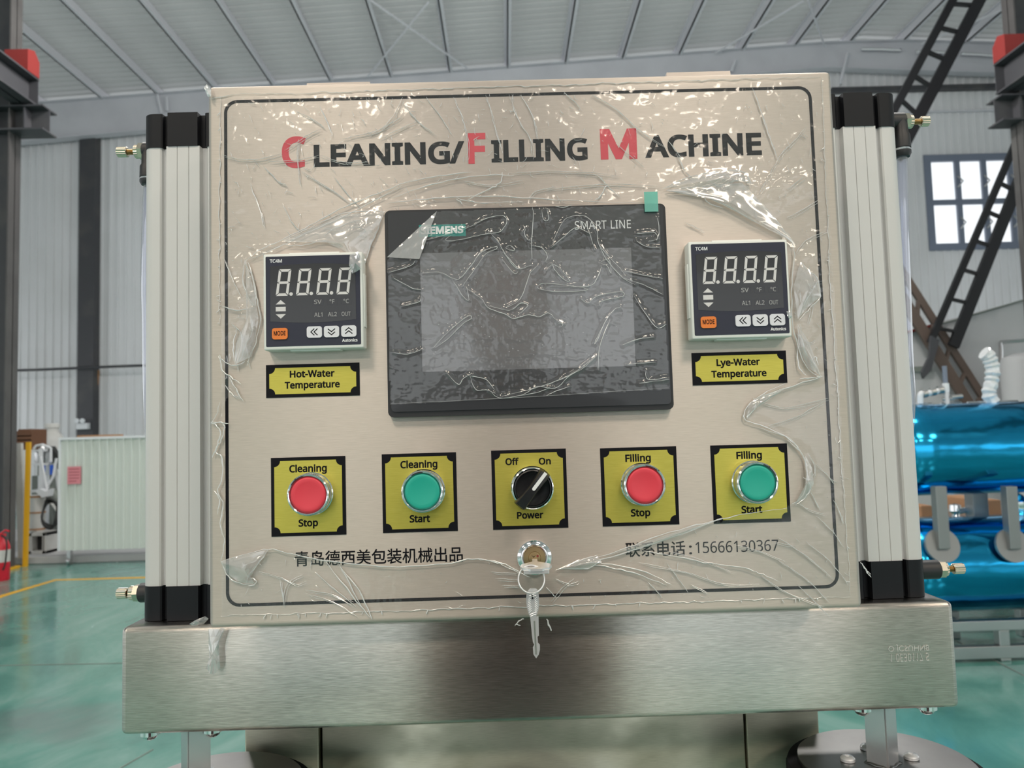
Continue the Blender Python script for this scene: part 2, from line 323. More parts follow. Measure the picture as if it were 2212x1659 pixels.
# letter outlines (thousandths): advance, closed contours
GLYPH = {
'出': [350, ['36,119 36,-7 285,-7 285,-27 313,-27 313,119 285,119 285,19 189,19 189,141 299,141 299,263 271,263 271,167 189,167 189,294 160,294 160,167 80,167 80,262 53,262 53,141 160,141 160,19 65,19 65,119']],
'包': [350, ['106,296 81,249 49,208 12,174 34,155 55,174 76,197 95,222 279,222 275,144 271,99 265,81 254,76 218,77 225,52 266,52 275,54 282,58 289,64 296,88 302,141 306,235 306,247 111,247 132,288', '94,162 186,162 186,105 94,105', '68,186 68,28 75,-2 97,-17 140,-21 273,-21 309,-15 328,3 336,39 311,49 306,21 295,8 272,4 138,4 110,6 97,14 94,28 94,82 212,82 212,186']],
'品': [350, ['106,254 245,254 245,188 106,188', '80,279 80,162 272,162 272,279', '29,125 29,-28 54,-28 54,-9 127,-9 127,-25 154,-25 154,125', '54,16 54,100 127,100 127,16', '192,125 192,-28 217,-28 217,-9 297,-9 297,-26 324,-26 324,125', '217,16 217,100 297,100 297,16']],
'岛': [350, ['113,205 140,193 166,180 187,168 201,187 180,199 153,211 127,222', '265,261 169,261 186,291 155,296 142,261 64,261 64,118 295,118 290,55 284,18 278,1 265,-3 238,-3 238,91 214,91 214,28 149,28 149,104 124,104 124,28 63,28 63,90 39,90 39,6 214,6 214,-5 224,-5 230,-26 275,-26 285,-24 293,-21 300,-15 309,7 316,52 321,130 322,141 90,141 90,236 256,236 252,208 248,190 244,182 234,179 207,180 214,157 245,157 264,165 272,179 277,206 282,250 283,261']],
'德': [350, ['111,108 111,86 336,86 336,108', '199,77 224,32 245,41 219,84', '163,60 163,6 166,-12 177,-21 200,-23 252,-23 270,-20 280,-6 285,22 264,31 262,9 258,0 249,-2 202,-2 192,-2 188,1 187,7 187,60', '129,62 121,39 110,16 97,-4 118,-15 131,6 141,30 149,54', '281,57 295,34 307,10 316,-12 337,-2 328,19 315,42 301,65', '262,199 299,199 299,151 262,151', '206,199 243,199 243,151 206,151', '151,199 187,199 187,151 151,151', '85,294 64,268 39,240 12,217 26,196 55,223 84,253 109,284', '212,295 209,265 114,265 114,244 206,244 202,218 130,218 130,131 322,131 322,218 227,218 231,244 335,244 335,265 235,265 239,294', '91,218 68,178 40,141 10,110 26,86 61,126 61,-28 86,-28 86,161 115,210']],
'机': [350, ['174,274 174,162 171,104 157,43 122,-11 142,-28 180,31 196,98 200,162 200,249 266,249 266,24 267,1 269,-11 274,-18 294,-25 312,-25 330,-20 340,0 343,55 323,66 321,16 318,2 311,0 300,0 294,2 292,22 292,274', '76,294 76,219 18,219 18,194 73,194 56,144 34,98 10,61 23,37 43,66 61,102 76,142 76,-28 102,-28 102,133 139,82 155,104 102,162 102,194 154,194 154,219 102,219 102,294']],
'械': [350, ['273,276 286,263 297,249 305,237 323,248 315,260 303,274 291,286', '308,176 300,143 290,111 277,82 271,118 267,159 263,204 332,204 332,228 262,228 261,294 236,294 238,228 130,228 130,204 239,204 244,147 250,96 259,51 241,28 221,7 198,-10 216,-25 234,-10 251,6 266,24 278,-3 291,-21 306,-27 322,-21 332,-1 337,37 319,50 317,20 313,3 309,-2 300,4 292,22 284,50 303,86 318,127 331,173', '149,186 149,126 128,126 128,103 149,103 145,66 134,31 113,-2 130,-15 153,21 165,61 170,103 196,103 196,10 217,10 217,103 237,103 237,126 217,126 217,186 196,186 196,126 170,126 170,186', '62,294 62,220 22,220 22,195 62,195 62,195 49,145 32,98 12,61 25,37 39,61 51,91 62,125 62,-28 87,-28 87,152 107,112 122,132 87,185 87,195 118,195 118,220 87,220 87,294']],
'电': [350, ['158,143 158,92 71,92 71,143', '186,143 276,143 276,92 186,92', '158,167 71,167 71,217 158,217', '186,167 186,217 276,217 276,167', '44,243 44,45 71,45 71,67 158,67 158,30 163,-2 178,-18 209,-22 286,-22 315,-15 330,7 337,50 311,62 307,27 300,9 285,5 211,5 195,6 188,14 186,29 186,67 303,67 303,243 186,243 186,293 158,293 158,243']],
'系': [350, ['100,78 79,53 52,30 25,11 48,-7 75,15 103,41 126,69', '223,67 253,42 283,15 305,-8 328,8 304,31 274,56 243,80', '232,155 261,127 107,117 160,145 212,177 265,214 244,231 189,190 103,186 129,205 153,227 178,251 222,256 263,262 299,270 281,292 212,279 126,270 37,264 44,241 140,247 117,225 96,207 83,196 57,182 64,159 75,161 100,164 153,167 125,151 102,138 86,129 66,120 50,113 37,110 45,86 59,89 93,93 165,99 165,7 158,1 112,2 122,-24 145,-24 163,-23 177,-20 186,-14 190,-6 192,7 192,101 279,107 303,76 324,88 305,113 280,140 253,166']],
'美': [350, ['243,296 235,279 224,261 213,245 120,245 133,251 125,265 115,281 102,296 79,286 90,273 99,259 106,245 34,245 34,222 161,222 161,193 51,193 51,170 161,170 161,140 20,140 20,117 158,117 153,90 29,90 29,66 146,66 122,35 81,12 14,-4 28,-27 102,-7 148,23 174,64 208,20 257,-10 320,-27 336,-3 278,10 232,33 200,66 328,66 328,90 181,90 186,117 333,117 333,140 188,140 188,170 300,170 300,193 188,193 188,222 316,222 316,245 242,245 271,287']],
'联': [350, ['170,278 184,260 196,241 204,223 227,235 218,252 205,271 191,289', '284,289 273,266 260,242 246,221 159,221 159,197 223,197 223,155 222,133 150,133 150,109 220,109 208,68 183,26 137,-13 157,-31 195,1 221,35 237,70 259,29 286,-4 321,-28 338,-6 299,21 268,60 248,109 335,109 335,133 249,133 249,154 249,197 321,197 321,221 273,221 311,280', '13,47 19,22 110,38 110,-28 133,-28 133,42 162,47 160,70 133,65 133,255 148,255 148,279 16,279 16,255 35,255 35,50', '59,255 110,255 110,206 59,206', '59,183 110,183 110,133 59,133', '59,111 110,111 110,62 59,54']],
'装': [350, ['24,260 40,248 55,234 67,222 83,239 72,251 56,263 40,275', '154,131 165,108 18,108 18,86 140,86 103,65 59,48 13,36 28,16 49,22 70,29 91,37 91,14 88,2 81,-5 73,-8 82,-30 94,-25 127,-17 201,0 202,21 117,4 117,49 138,60 156,73 173,86 209,36 258,-2 321,-26 336,-4 305,4 276,16 250,31 272,42 293,54 313,66 294,81 276,68 255,55 234,44 220,57 209,71 199,86 332,86 332,108 195,108 179,139', '218,294 218,246 135,246 135,223 218,223 218,167 146,167 146,144 321,144 321,167 245,167 245,223 327,223 327,246 245,246 245,294', '13,170 22,148 95,182 95,129 120,129 120,294 95,294 95,206']],
'西': [350, ['21,271 21,246 125,246 125,195 40,195 40,-27 65,-27 65,-5 287,-5 287,-26 313,-26 313,195 224,195 224,246 329,246 329,271', '65,20 65,85 81,67 121,97 141,133 148,171 199,171 199,116 202,94 213,83 235,80 282,80 287,80 287,20', '65,86 65,171 124,171 119,140 101,111', '148,195 148,246 199,246 199,195', '224,171 287,171 287,105 280,105 238,105 229,105 225,109 224,116']],
'话': [350, ['35,269 53,251 71,233 85,216 103,235 89,251 70,268 51,285', '146,103 146,-28 172,-28 172,-14 288,-14 288,-27 315,-27 315,103 243,103 243,161 336,161 336,186 243,186 243,254 270,259 295,265 317,271 299,292 250,280 190,269 127,262 135,240 217,250 217,186 128,186 128,161 217,161 217,103', '172,10 172,78 288,78 288,10', '15,184 15,159 64,159 64,37 61,22 53,10 45,2 61,-18 69,-10 90,8 135,43 125,65 89,38 89,184']],
'青': [350, ['257,118 257,93 96,93 96,118', '70,138 70,-29 96,-29 96,29 257,29 257,1 249,-6 201,-6 210,-27 235,-27 255,-26 269,-24 277,-19 282,-11 283,1 283,138', '96,74 257,74 257,48 96,48', '161,294 161,271 43,271 43,250 161,250 161,227 55,227 55,206 161,206 161,181 21,181 21,160 329,160 329,181 188,181 188,206 296,206 296,227 188,227 188,250 311,250 311,271 188,271 188,294']],
' ': [260, []],
'-': [258, ['32,184 32,246 226,246 226,184']],
'/': [298, ['290,573 77,0 8,0 221,573']],
'0': [458, ['419,287 419,260 418,234 416,209 413,185 409,163 404,142 399,122 392,103 384,86 376,70 366,56 355,43 343,31 330,21 316,12 301,5 285,-1 267,-5 248,-7 229,-8 204,-7 181,-2 160,5 140,15 122,27 106,43 92,60 80,81 69,103 60,129 52,156 47,186 43,217 40,251 39,287 40,323 42,357 46,389 51,418 58,446 67,471 77,494 89,514 103,531 119,547 136,559 156,569 178,576 202,580 229,581 253,580 276,576 298,569 317,559 335,547 351,531 366,514 378,494 389,471 399,446 406,418 412,389 416,357 419,323', '110,287 110,257 112,228 114,202 117,178 121,156 127,137 133,119 141,103 149,90 159,78 170,69 183,62 197,56 212,53 229,52 245,53 260,56 274,61 287,69 298,78 308,89 317,103 324,118 331,136 336,156 340,178 344,202 346,228 348,257 348,287 348,317 346,346 344,372 340,396 336,417 331,437 324,455 317,470 308,484 298,495 287,505 274,512 260,517 245,520 229,521 212,520 197,517 183,512 170,505 159,495 149,484 141,470 133,455 127,437 121,417 117,396 114,372 112,346 110,317']],
'1': [458, ['285,0 216,0 216,400 216,439 217,470 219,499 196,477 169,455 108,405 71,452 226,573 285,573']],
'2': [458, ['417,0 38,0 38,59 188,210 205,227 221,243 236,259 249,273 261,287 273,301 283,314 292,327 300,340 306,353 312,366 316,380 319,394 321,409 322,424 320,442 317,458 311,473 304,485 294,496 282,505 268,512 254,517 238,519 221,520 204,520 189,518 174,515 160,511 147,506 134,500 122,493 109,485 96,476 83,466 45,513 54,521 64,528 73,535 84,541 94,548 105,554 116,559 128,564 140,568 153,572 166,575 179,577 192,579 206,580 221,581 241,580 261,578 280,574 297,569 313,562 327,554 341,545 353,534 363,523 372,510 380,495 386,480 390,464 393,447 394,428 393,410 391,393 387,376 382,360 375,344 367,328 358,313 348,297 337,282 324,267 310,251 296,235 280,219 264,202 247,185 128,67 128,64 417,64']],
'3': [458, ['395,439 395,424 393,410 390,396 386,384 381,372 375,361 367,351 359,342 350,334 340,326 329,320 317,314 304,309 291,305 277,302 277,298 303,294 326,288 347,279 364,268 379,255 391,240 401,223 408,205 412,185 413,163 412,143 409,125 405,107 398,90 390,74 379,59 367,46 353,34 336,23 318,14 297,6 275,0 250,-5 223,-7 193,-8 176,-8 158,-7 142,-6 126,-4 110,-1 95,2 80,6 65,11 50,17 36,23 36,89 51,82 66,76 81,71 97,66 114,61 130,58 147,55 163,53 179,52 194,51 223,53 249,56 271,62 290,71 305,81 317,94 327,109 334,126 338,144 339,164 338,178 336,191 332,203 327,213 320,223 312,231 303,238 292,245 279,250 265,255 250,259 234,262 217,264 198,265 179,265 123,265 123,326 180,326 198,326 215,328 231,330 245,334 259,339 271,345 282,352 291,359 300,368 307,377 313,387 317,398 321,409 323,421 323,434 322,450 319,464 313,477 305,489 295,498 283,507 269,513 254,518 237,520 219,521 207,521 195,520 184,519 174,517 164,515 117,498 75,473 39,521 52,531 66,539 81,548 98,556 115,563 134,569 153,574 174,578 196,580 218,581 252,579 283,574 309,566 332,555 352,540 367,524 380,505 388,485 394,462']],
'4': [458, ['443,130 359,130 359,0 291,0 291,130 17,130 17,190 286,576 359,576 359,193 443,193', '291,374 291,412 293,444 294,474 295,500 292,500 276,468 257,438 86,193 291,193']],
'5': [458, ['221,351 243,350 265,348 285,344 304,338 322,331 339,322 354,312 367,301 379,288 389,274 398,258 404,241 409,223 412,204 413,183 412,160 409,138 404,118 397,98 387,81 376,64 363,49 349,36 332,25 314,15 294,7 273,0 250,-4 225,-7 199,-8 181,-8 164,-7 148,-5 132,-3 116,0 101,3 87,8 74,12 62,17 51,23 51,90 63,83 76,77 90,71 105,66 121,62 137,59 153,56 169,54 184,53 200,52 216,53 232,54 247,57 261,61 274,65 286,71 297,78 307,86 316,96 323,106 330,118 334,131 338,145 340,160 341,176 339,197 335,216 328,234 319,249 306,262 291,273 272,281 251,287 226,291 197,292 146,288 99,280 64,302 86,573 373,573 373,508 146,508 132,342 169,348']],
'6': [458, ['44,245 44,264 45,284 47,304 48,323 51,342 54,361 58,380 63,398 68,416 75,433 82,450 90,466 99,481 110,496 121,510 134,522 147,534 162,544 179,554 196,562 215,569 235,574 258,578 281,580 306,581 344,579 377,573 377,513 344,520 308,523 287,522 267,520 248,516 231,511 216,504 202,496 189,487 177,477 167,466 158,454 150,441 142,427 136,412 131,396 127,380 123,363 120,346 118,328 116,310 115,291 119,291 125,299 130,306 136,313 143,319 150,326 158,331 166,337 175,342 184,346 194,350 205,353 217,355 229,357 242,358 255,358 274,358 293,355 310,351 327,345 342,338 356,329 369,319 381,307 391,293 400,279 408,262 414,245 418,226 420,206 421,184 420,161 417,140 413,119 407,100 399,82 389,65 378,50 365,37 351,25 336,15 319,7 301,0 281,-4 261,-7 239,-8 223,-7 207,-6 192,-3 177,2 163,7 149,14 136,22 123,31 112,42 101,54 90,67 81,81 73,97 65,114 59,133 54,152 49,174 46,196 45,220', '238,51 258,53 276,57 292,63 307,72 320,84 331,98 340,115 346,136 350,159 351,184 350,205 347,224 341,242 334,257 324,271 311,283 297,292 280,298 262,302 241,303 226,303 212,301 199,297 186,293 175,287 164,281 154,274 146,266 138,257 131,248 125,238 121,228 118,218 116,208 115,198 116,188 117,177 118,167 120,156 123,146 126,136 130,126 135,117 140,107 146,99 153,90 160,83 168,76 176,70 185,64 194,60 204,56 215,53 226,52']],
'7': [458, ['109,0 344,508 35,508 35,573 419,573 419,518 187,0']],
'8': [458, ['229,581 248,580 267,578 285,575 302,571 318,565 332,558 346,550 358,541 369,530 378,519 386,506 392,492 397,477 399,461 400,443 400,430 398,417 395,405 391,394 385,383 379,373 372,364 364,355 355,346 346,338 335,330 325,323 314,316 303,309 291,303 305,296 318,289 331,281 343,273 355,265 366,256 376,247 386,237 394,227 401,216 408,204 412,191 416,178 418,164 419,148 418,130 415,112 410,95 404,80 395,65 385,52 374,40 361,29 346,20 330,11 313,4 294,-1 274,-5 253,-7 231,-8 207,-7 185,-5 164,-1 144,4 126,10 110,18 95,28 82,38 71,50 61,63 53,77 47,93 43,109 40,127 39,146 40,161 42,176 45,189 50,202 56,214 63,225 71,236 79,246 89,255 99,264 111,272 122,279 134,287 146,293 158,299 147,306 136,313 126,320 116,328 107,336 98,344 90,353 83,362 77,372 71,383 66,393 63,405 60,417 58,431 58,444 59,461 61,477 66,492 72,506 80,518 90,530 101,540 113,549 126,558 141,565 157,570 174,575 191,578 209,580', '108,145 109,129 113,114 119,100 127,87 138,76 151,66 167,58 185,53 206,49 229,48 252,49 272,53 290,58 305,66 319,76 330,88 339,101 345,115 348,131 350,148 349,159 347,169 344,179 340,188 335,197 328,205 321,213 313,221 303,228 293,235 282,242 270,248 257,254 244,260 229,265 217,270 203,264 190,258 178,251 167,244 157,237 148,230 140,222 132,214 126,206 121,197 116,188 113,178 110,168 109,157', '228,524 211,523 195,520 180,516 167,510 155,502 145,493 137,482 131,470 128,456 127,441 127,430 129,419 132,409 136,400 141,391 147,384 154,376 161,369 170,363 179,357 232,330 282,357 290,363 298,369 305,376 312,384 317,392 322,400 326,409 328,419 330,430 330,441 329,456 326,470 320,482 312,493 302,502 290,510 277,516 262,520 246,523']],
'9': [458, ['417,328 417,308 416,289 415,269 413,250 410,231 407,211 403,193 398,174 393,157 387,139 379,122 371,106 362,91 351,77 340,63 328,50 314,39 299,28 282,19 265,11 246,4 225,-1 203,-5 179,-7 154,-8 117,-6 82,0 82,60 115,53 152,50 174,50 194,53 213,56 230,62 245,68 259,76 272,85 283,95 294,106 303,118 311,131 319,145 325,160 330,176 334,192 338,209 341,226 343,244 345,262 346,281 341,281 336,273 330,266 324,260 317,253 310,247 303,241 294,236 285,231 276,227 266,223 255,220 244,217 231,216 218,214 204,214 185,215 167,217 150,221 134,227 118,235 104,243 91,254 80,266 69,279 61,294 53,310 47,327 43,346 41,366 40,387 41,411 44,433 48,453 55,473 63,491 73,507 84,522 97,536 111,547 127,557 144,566 162,572 181,577 201,580 223,581 239,580 255,578 270,575 285,571 299,565 313,558 326,550 338,541 350,530 361,518 371,505 380,490 388,475 396,458 402,439 408,420 412,399 415,377 416,353', '223,521 204,520 186,516 170,509 155,500 142,488 130,474 121,457 115,437 111,414 110,388 111,367 114,348 120,330 127,315 137,301 149,290 163,281 180,275 198,271 220,269 235,270 249,272 262,275 275,279 286,285 297,292 307,299 315,307 323,315 330,325 336,334 340,344 343,354 345,364 346,374 345,385 344,395 343,405 341,416 338,426 335,436 331,446 326,456 321,465 315,474 309,482 302,490 294,497 286,503 277,508 267,513 257,517 246,519 235,521']],
':': [215, ['58,43 58,54 60,64 63,73 67,79 72,85 78,89 85,93 92,95 99,97 107,97 115,97 122,95 130,93 136,89 142,85 148,79 152,73 155,64 157,54 157,43 157,32 155,23 152,14 148,7 142,2 136,-3 130,-7 122,-9 115,-11 107,-11 99,-11 92,-9 85,-7 78,-3 72,2 67,7 63,14 60,23 58,32', '58,387 58,398 60,408 63,416 67,423 72,429 78,433 85,437 92,439 99,441 107,441 115,441 122,439 130,437 136,433 142,429 148,423 152,416 155,408 157,398 157,387 157,376 155,366 152,358 148,351 142,345 136,340 130,337 122,334 115,333 107,332 99,333 92,334 85,337 78,340 72,345 67,351 63,358 60,366 58,376']],
'A': [512, ['437,0 368,177 141,177 73,0 0,0 224,575 289,575 512,0', '282,415 274,438 263,473 255,500 247,468 238,438 230,415 165,241 346,241']],
'B': [521, ['241,573 282,571 319,568 351,561 380,552 404,541 424,526 439,508 450,486 457,460 459,431 458,417 457,405 454,393 451,382 446,371 441,361 434,351 427,343 419,335 409,328 399,321 388,316 376,311 363,307 350,304 350,300 364,297 377,294 390,290 403,285 415,279 426,272 436,265 446,256 454,246 461,236 467,224 472,211 475,196 477,180 478,163 477,143 474,124 469,106 463,89 454,74 443,60 431,48 418,37 402,27 385,19 367,12 347,7 326,3 303,1 279,0 78,0 78,573', '256,329 283,330 307,333 328,337 344,344 357,352 367,363 374,375 380,389 383,405 384,423 383,440 379,456 372,470 363,481 351,490 336,498 318,503 297,508 272,510 245,511 150,511 150,329', '150,269 150,61 265,61 294,62 319,66 340,72 358,80 371,91 382,103 390,117 396,133 400,150 401,168 400,180 399,191 396,202 392,212 388,221 382,230 374,238 366,245 355,251 344,256 330,261 315,264 299,267 280,268 260,269']],
'C': [506, ['323,517 305,517 288,515 271,512 256,507 241,502 226,495 213,487 200,478 189,467 178,456 168,443 159,430 152,415 145,400 139,383 134,365 130,347 127,328 126,307 125,286 126,259 129,233 133,208 139,185 147,164 157,144 168,126 181,110 196,96 213,83 231,73 251,65 273,60 297,56 322,55 337,56 352,56 366,58 380,59 394,62 460,78 460,15 447,11 434,7 420,3 407,0 393,-2 379,-4 364,-6 348,-7 330,-8 312,-8 278,-7 247,-2 217,5 191,15 166,28 144,44 124,62 106,82 91,105 78,131 68,158 59,188 54,219 50,252 49,287 50,313 52,337 55,361 60,384 67,406 75,427 84,446 95,465 107,483 120,499 134,514 150,527 168,539 186,550 206,559 227,567 250,573 273,577 298,580 324,581 341,580 359,579 376,577 392,575 409,572 425,568 440,564 455,559 469,553 482,547 453,486 394,508 381,511 367,514 353,516 338,517']],
'D': [585, ['536,292 535,255 531,220 524,188 514,158 501,131 485,106 467,84 447,64 424,47 399,33 371,21 341,12 309,5 274,1 237,0 78,0 78,573 254,573 288,571 320,567 350,561 378,552 404,540 428,526 450,510 470,491 487,470 502,446 514,420 524,392 531,361 535,328', '460,289 459,319 456,346 451,371 444,394 435,415 424,433 411,450 396,464 380,477 361,487 341,496 319,502 296,507 271,510 244,511 150,511 150,62 228,62 272,64 311,71 346,82 377,98 402,119 423,144 439,174 451,208 458,246']],
'E': [446, ['398,0 78,0 78,573 398,573 398,509 150,509 150,330 383,330 383,268 150,268 150,63 398,63']],
'F': [416, ['150,0 78,0 78,573 398,573 398,509 150,509 150,306 383,306 383,243 150,243']],
'G': [583, ['326,302 524,302 524,22 506,16 487,11 468,6 450,2 431,-1 411,-3 391,-5 369,-7 347,-8 323,-8 289,-7 256,-2 226,5 199,15 173,28 150,43 129,61 111,81 94,104 81,130 69,157 60,186 54,218 50,251 49,286 50,321 55,354 62,385 71,415 84,442 100,467 117,490 138,510 160,528 186,544 213,557 243,567 275,575 309,579 346,581 365,580 383,579 401,577 419,575 437,572 454,568 470,564 486,559 501,553 516,547 489,484 477,490 464,495 450,499 436,504 421,508 405,511 390,514 374,516 358,517 342,517 315,516 290,513 267,507 245,499 225,489 206,477 189,463 174,447 161,429 150,409 141,388 134,365 128,340 125,314 124,286 125,260 128,234 132,210 138,187 146,166 156,146 168,127 182,111 198,96 216,84 236,73 258,65 283,59 310,56 340,55 355,55 368,55 381,56 393,57 404,59 452,68 452,238 326,238']],
'H': [594, ['516,0 443,0 443,267 150,267 150,0 78,0 78,573 150,573 150,330 443,330 443,573 516,573']],
'I': [272, ['239,0 32,0 32,42 99,57 99,515 32,531 32,573 239,573 239,531 172,515 172,57 239,42']],
'L': [420, ['78,0 78,573 150,573 150,64 400,64 400,0']],
'M': [727, ['330,0 142,502 139,502 142,461 144,407 144,347 144,0 78,0 78,573 184,573 361,103 364,103 544,573 650,573 650,0 578,0 578,352 579,408 581,460 584,501 581,501 390,0']],
'N': [609, ['532,0 447,0 141,476 138,476 141,432 143,378 144,320 144,0 78,0 78,573 161,573 467,99 470,99 468,137 466,193 464,249 464,573 532,573']],
'O': [626, ['577,287 577,261 575,236 571,212 567,189 561,166 553,145 544,125 534,107 523,89 510,73 496,58 481,44 465,32 447,22 428,13 407,5 386,-1 363,-5 339,-7 314,-8 287,-7 262,-5 239,0 217,6 196,13 177,22 159,33 143,45 128,59 114,73 101,90 90,107 80,126 72,146 65,167 59,189 55,212 51,237 50,262 49,288 50,322 54,355 59,386 67,415 78,442 91,467 106,490 123,510 143,529 166,545 190,558 218,568 247,575 280,580 314,581 348,580 379,576 408,568 434,558 459,545 481,529 501,511 519,490 534,468 547,442 558,415 567,386 573,355 576,322', '125,287 126,259 128,233 132,208 138,184 145,163 154,143 165,125 177,109 191,95 207,83 225,72 245,65 266,59 289,56 314,55 339,56 362,59 383,65 402,72 420,83 435,95 449,109 462,125 472,143 481,163 488,184 494,208 498,233 500,259 501,287 499,329 494,366 485,400 472,430 456,457 436,479 412,496 384,508 351,516 314,518 289,517 266,514 245,508 225,500 207,490 191,478 177,464 165,449 154,431 145,411 138,389 132,366 128,342 126,315']],
'P': [485, ['229,573 272,571 309,566 342,557 370,544 393,528 411,509 426,487 436,463 442,435 444,404 444,390 442,376 440,363 437,350 433,336 427,324 421,312 413,300 405,289 395,278 383,268 371,259 356,251 341,244 324,238 306,232 285,228 264,225 241,224 216,223 150,223 150,0 78,0 78,573', '223,511 150,511 150,285 208,285 229,285 248,287 266,289 283,292 298,296 312,302 324,308 335,315 344,324 352,334 358,345 363,357 367,370 369,385 370,401 368,422 364,441 357,457 347,472 334,484 319,493 300,501 277,506 252,510']],
'R': [498, ['236,573 263,572 289,570 312,566 334,561 353,555 371,547 386,537 400,526 412,514 422,500 430,485 436,469 441,450 443,431 444,410 444,392 442,376 438,360 433,346 427,334 420,322 412,311 404,302 395,293 385,285 374,278 363,272 352,266 341,261 330,257 487,0 403,0 264,237 150,237 150,0 78,0 78,573', '232,510 150,510 150,298 236,298 262,299 286,302 306,307 323,315 338,325 349,337 358,351 365,368 368,386 370,407 369,421 367,434 364,446 360,457 355,467 348,475 340,483 331,489 321,495 310,500 297,503 282,506 267,508 250,510']],
'S': [440, ['403,153 402,133 399,115 394,97 387,81 378,66 367,53 354,40 340,29 324,20 307,11 288,4 267,-1 245,-5 222,-7 198,-8 137,-5 83,4 41,19 41,88 53,83 66,78 81,74 96,69 113,65 130,61 147,58 165,56 183,55 201,55 218,55 233,56 247,59 261,62 273,66 284,71 293,76 302,83 310,90 316,98 321,106 325,116 328,125 330,136 330,147 330,158 328,168 326,177 323,186 318,194 313,202 306,209 298,216 288,223 277,230 264,236 250,243 234,250 216,257 196,265 181,270 168,276 155,282 143,288 131,294 120,300 110,307 101,314 93,322 85,330 78,338 72,347 66,356 61,365 57,375 54,386 51,397 50,409 48,421 48,435 49,452 52,469 56,485 63,499 71,513 81,525 93,536 106,546 120,555 136,563 153,569 171,574 190,578 210,580 231,581 250,580 268,579 285,577 302,575 318,572 333,568 348,564 362,559 376,554 389,549 366,487 354,492 342,496 329,501 316,505 302,508 288,512 274,514 259,516 244,517 229,517 215,517 202,516 190,513 179,511 169,507 160,502 152,497 145,491 138,485 133,478 129,470 125,462 123,453 122,444 121,434 122,423 123,412 125,403 129,394 133,386 139,378 145,371 153,364 162,357 172,351 184,345 197,339 212,332 228,325 246,318 266,311 284,303 301,295 317,287 332,279 345,270 357,260 367,250 377,239 385,228 391,215 396,202 400,187 402,171']],
'T': [446, ['259,0 187,0 187,509 8,509 8,573 437,573 437,509 259,509']],
'U': [586, ['513,202 512,179 509,156 505,135 498,115 489,95 479,77 466,60 451,45 435,32 416,20 395,10 372,2 347,-4 320,-7 290,-8 250,-6 213,1 181,13 152,29 128,50 108,75 92,103 81,133 74,167 72,204 72,573 144,573 144,201 146,175 150,150 158,129 168,110 182,93 198,79 218,68 240,61 266,56 294,55 314,55 333,58 350,61 365,67 379,73 391,81 402,91 412,101 420,113 427,126 432,139 436,154 439,169 441,185 442,202 442,573 513,573']],
'V': [481, ['481,573 277,0 204,0 0,573 75,573 204,205 220,160 231,119 241,80 250,119 262,161 277,207 405,573']],
'W': [745, ['735,573 583,0 510,0 399,375 389,410 380,443 373,471 370,488 367,471 361,443 352,409 342,373 234,0 161,0 10,573 85,573 174,223 183,186 190,151 196,118 201,87 206,119 213,154 222,191 232,227 333,573 407,573 512,225 523,187 532,151 538,117 544,87 550,129 560,175 572,224 660,573']],
'X': [470, ['467,0 385,0 233,249 79,0 3,0 193,298 15,573 95,573 236,348 377,573 453,573 276,300']],
'a': [450, ['231,437 261,436 287,432 311,425 331,415 347,403 361,387 371,368 379,346 383,321 385,293 385,0 334,0 320,61 317,61 309,52 302,44 294,36 286,29 279,22 271,16 262,11 253,6 244,2 234,-1 223,-3 212,-5 200,-7 186,-8 172,-8 157,-7 143,-6 129,-3 116,1 103,6 91,12 80,19 71,27 62,37 55,48 48,60 43,73 40,87 38,103 37,119 39,144 45,166 55,186 69,203 87,219 110,231 137,241 168,249 203,254 243,257 316,259 316,285 315,305 312,322 308,337 301,350 293,359 283,367 271,373 258,377 243,379 227,380 214,380 201,379 188,377 175,374 163,370 106,347 84,400 96,406 108,412 122,417 136,422 151,426 166,430 182,433 198,435 214,437', '252,208 222,206 196,202 173,197 155,190 141,182 130,172 121,161 115,148 111,134 110,119 111,105 113,93 118,82 124,73 132,66 141,60 152,55 163,52 175,50 188,49 210,50 229,54 247,60 264,68 279,79 292,92 302,108 309,127 314,148 315,172 315,210']],
'b': [493, ['139,461 138,410 135,373 139,373 147,383 156,393 166,402 177,411 189,419 203,425 218,430 234,434 252,436 272,437 303,435 331,428 357,417 380,401 401,381 418,357 432,328 441,295 447,257 449,215 448,186 446,160 441,135 435,112 427,91 417,73 406,56 394,41 380,28 365,17 348,8 331,1 312,-4 293,-7 272,-8 252,-7 234,-5 218,-1 203,4 189,10 177,18 166,26 156,35 147,45 139,55 133,55 119,0 68,0 68,609 139,609', '260,379 242,378 226,376 212,372 199,367 188,361 178,354 169,345 161,334 155,322 150,308 146,293 143,277 141,258 139,239 139,217 139,214 140,184 143,157 148,132 155,111 165,93 177,77 193,66 212,57 235,52 261,51 283,52 303,57 320,66 335,78 348,93 358,112 366,133 372,158 375,185 376,216 375,247 372,274 366,298 358,320 348,338 335,352 320,364 302,372 282,377']],
'c': [385, ['241,-8 218,-7 197,-4 177,0 157,7 139,15 122,26 107,38 93,52 80,69 69,87 60,108 53,131 48,156 45,183 44,213 45,243 48,271 54,297 61,321 71,342 82,360 95,377 109,392 125,404 142,415 161,423 181,429 201,434 223,437 245,438 258,438 271,437 284,435 296,433 309,431 320,428 331,425 341,422 350,418 358,415 337,356 292,370 244,376 227,375 212,373 197,369 184,364 172,358 162,350 152,340 144,329 137,317 131,303 126,288 122,271 119,253 118,234 117,213 118,193 119,175 122,157 126,141 131,126 137,112 144,100 152,89 161,79 172,71 183,65 196,60 209,56 224,54 240,53 254,53 267,54 279,56 291,58 302,60 351,78 351,15 342,11 333,7 324,4 314,1 304,-2 293,-4 281,-6 268,-7 255,-8']],
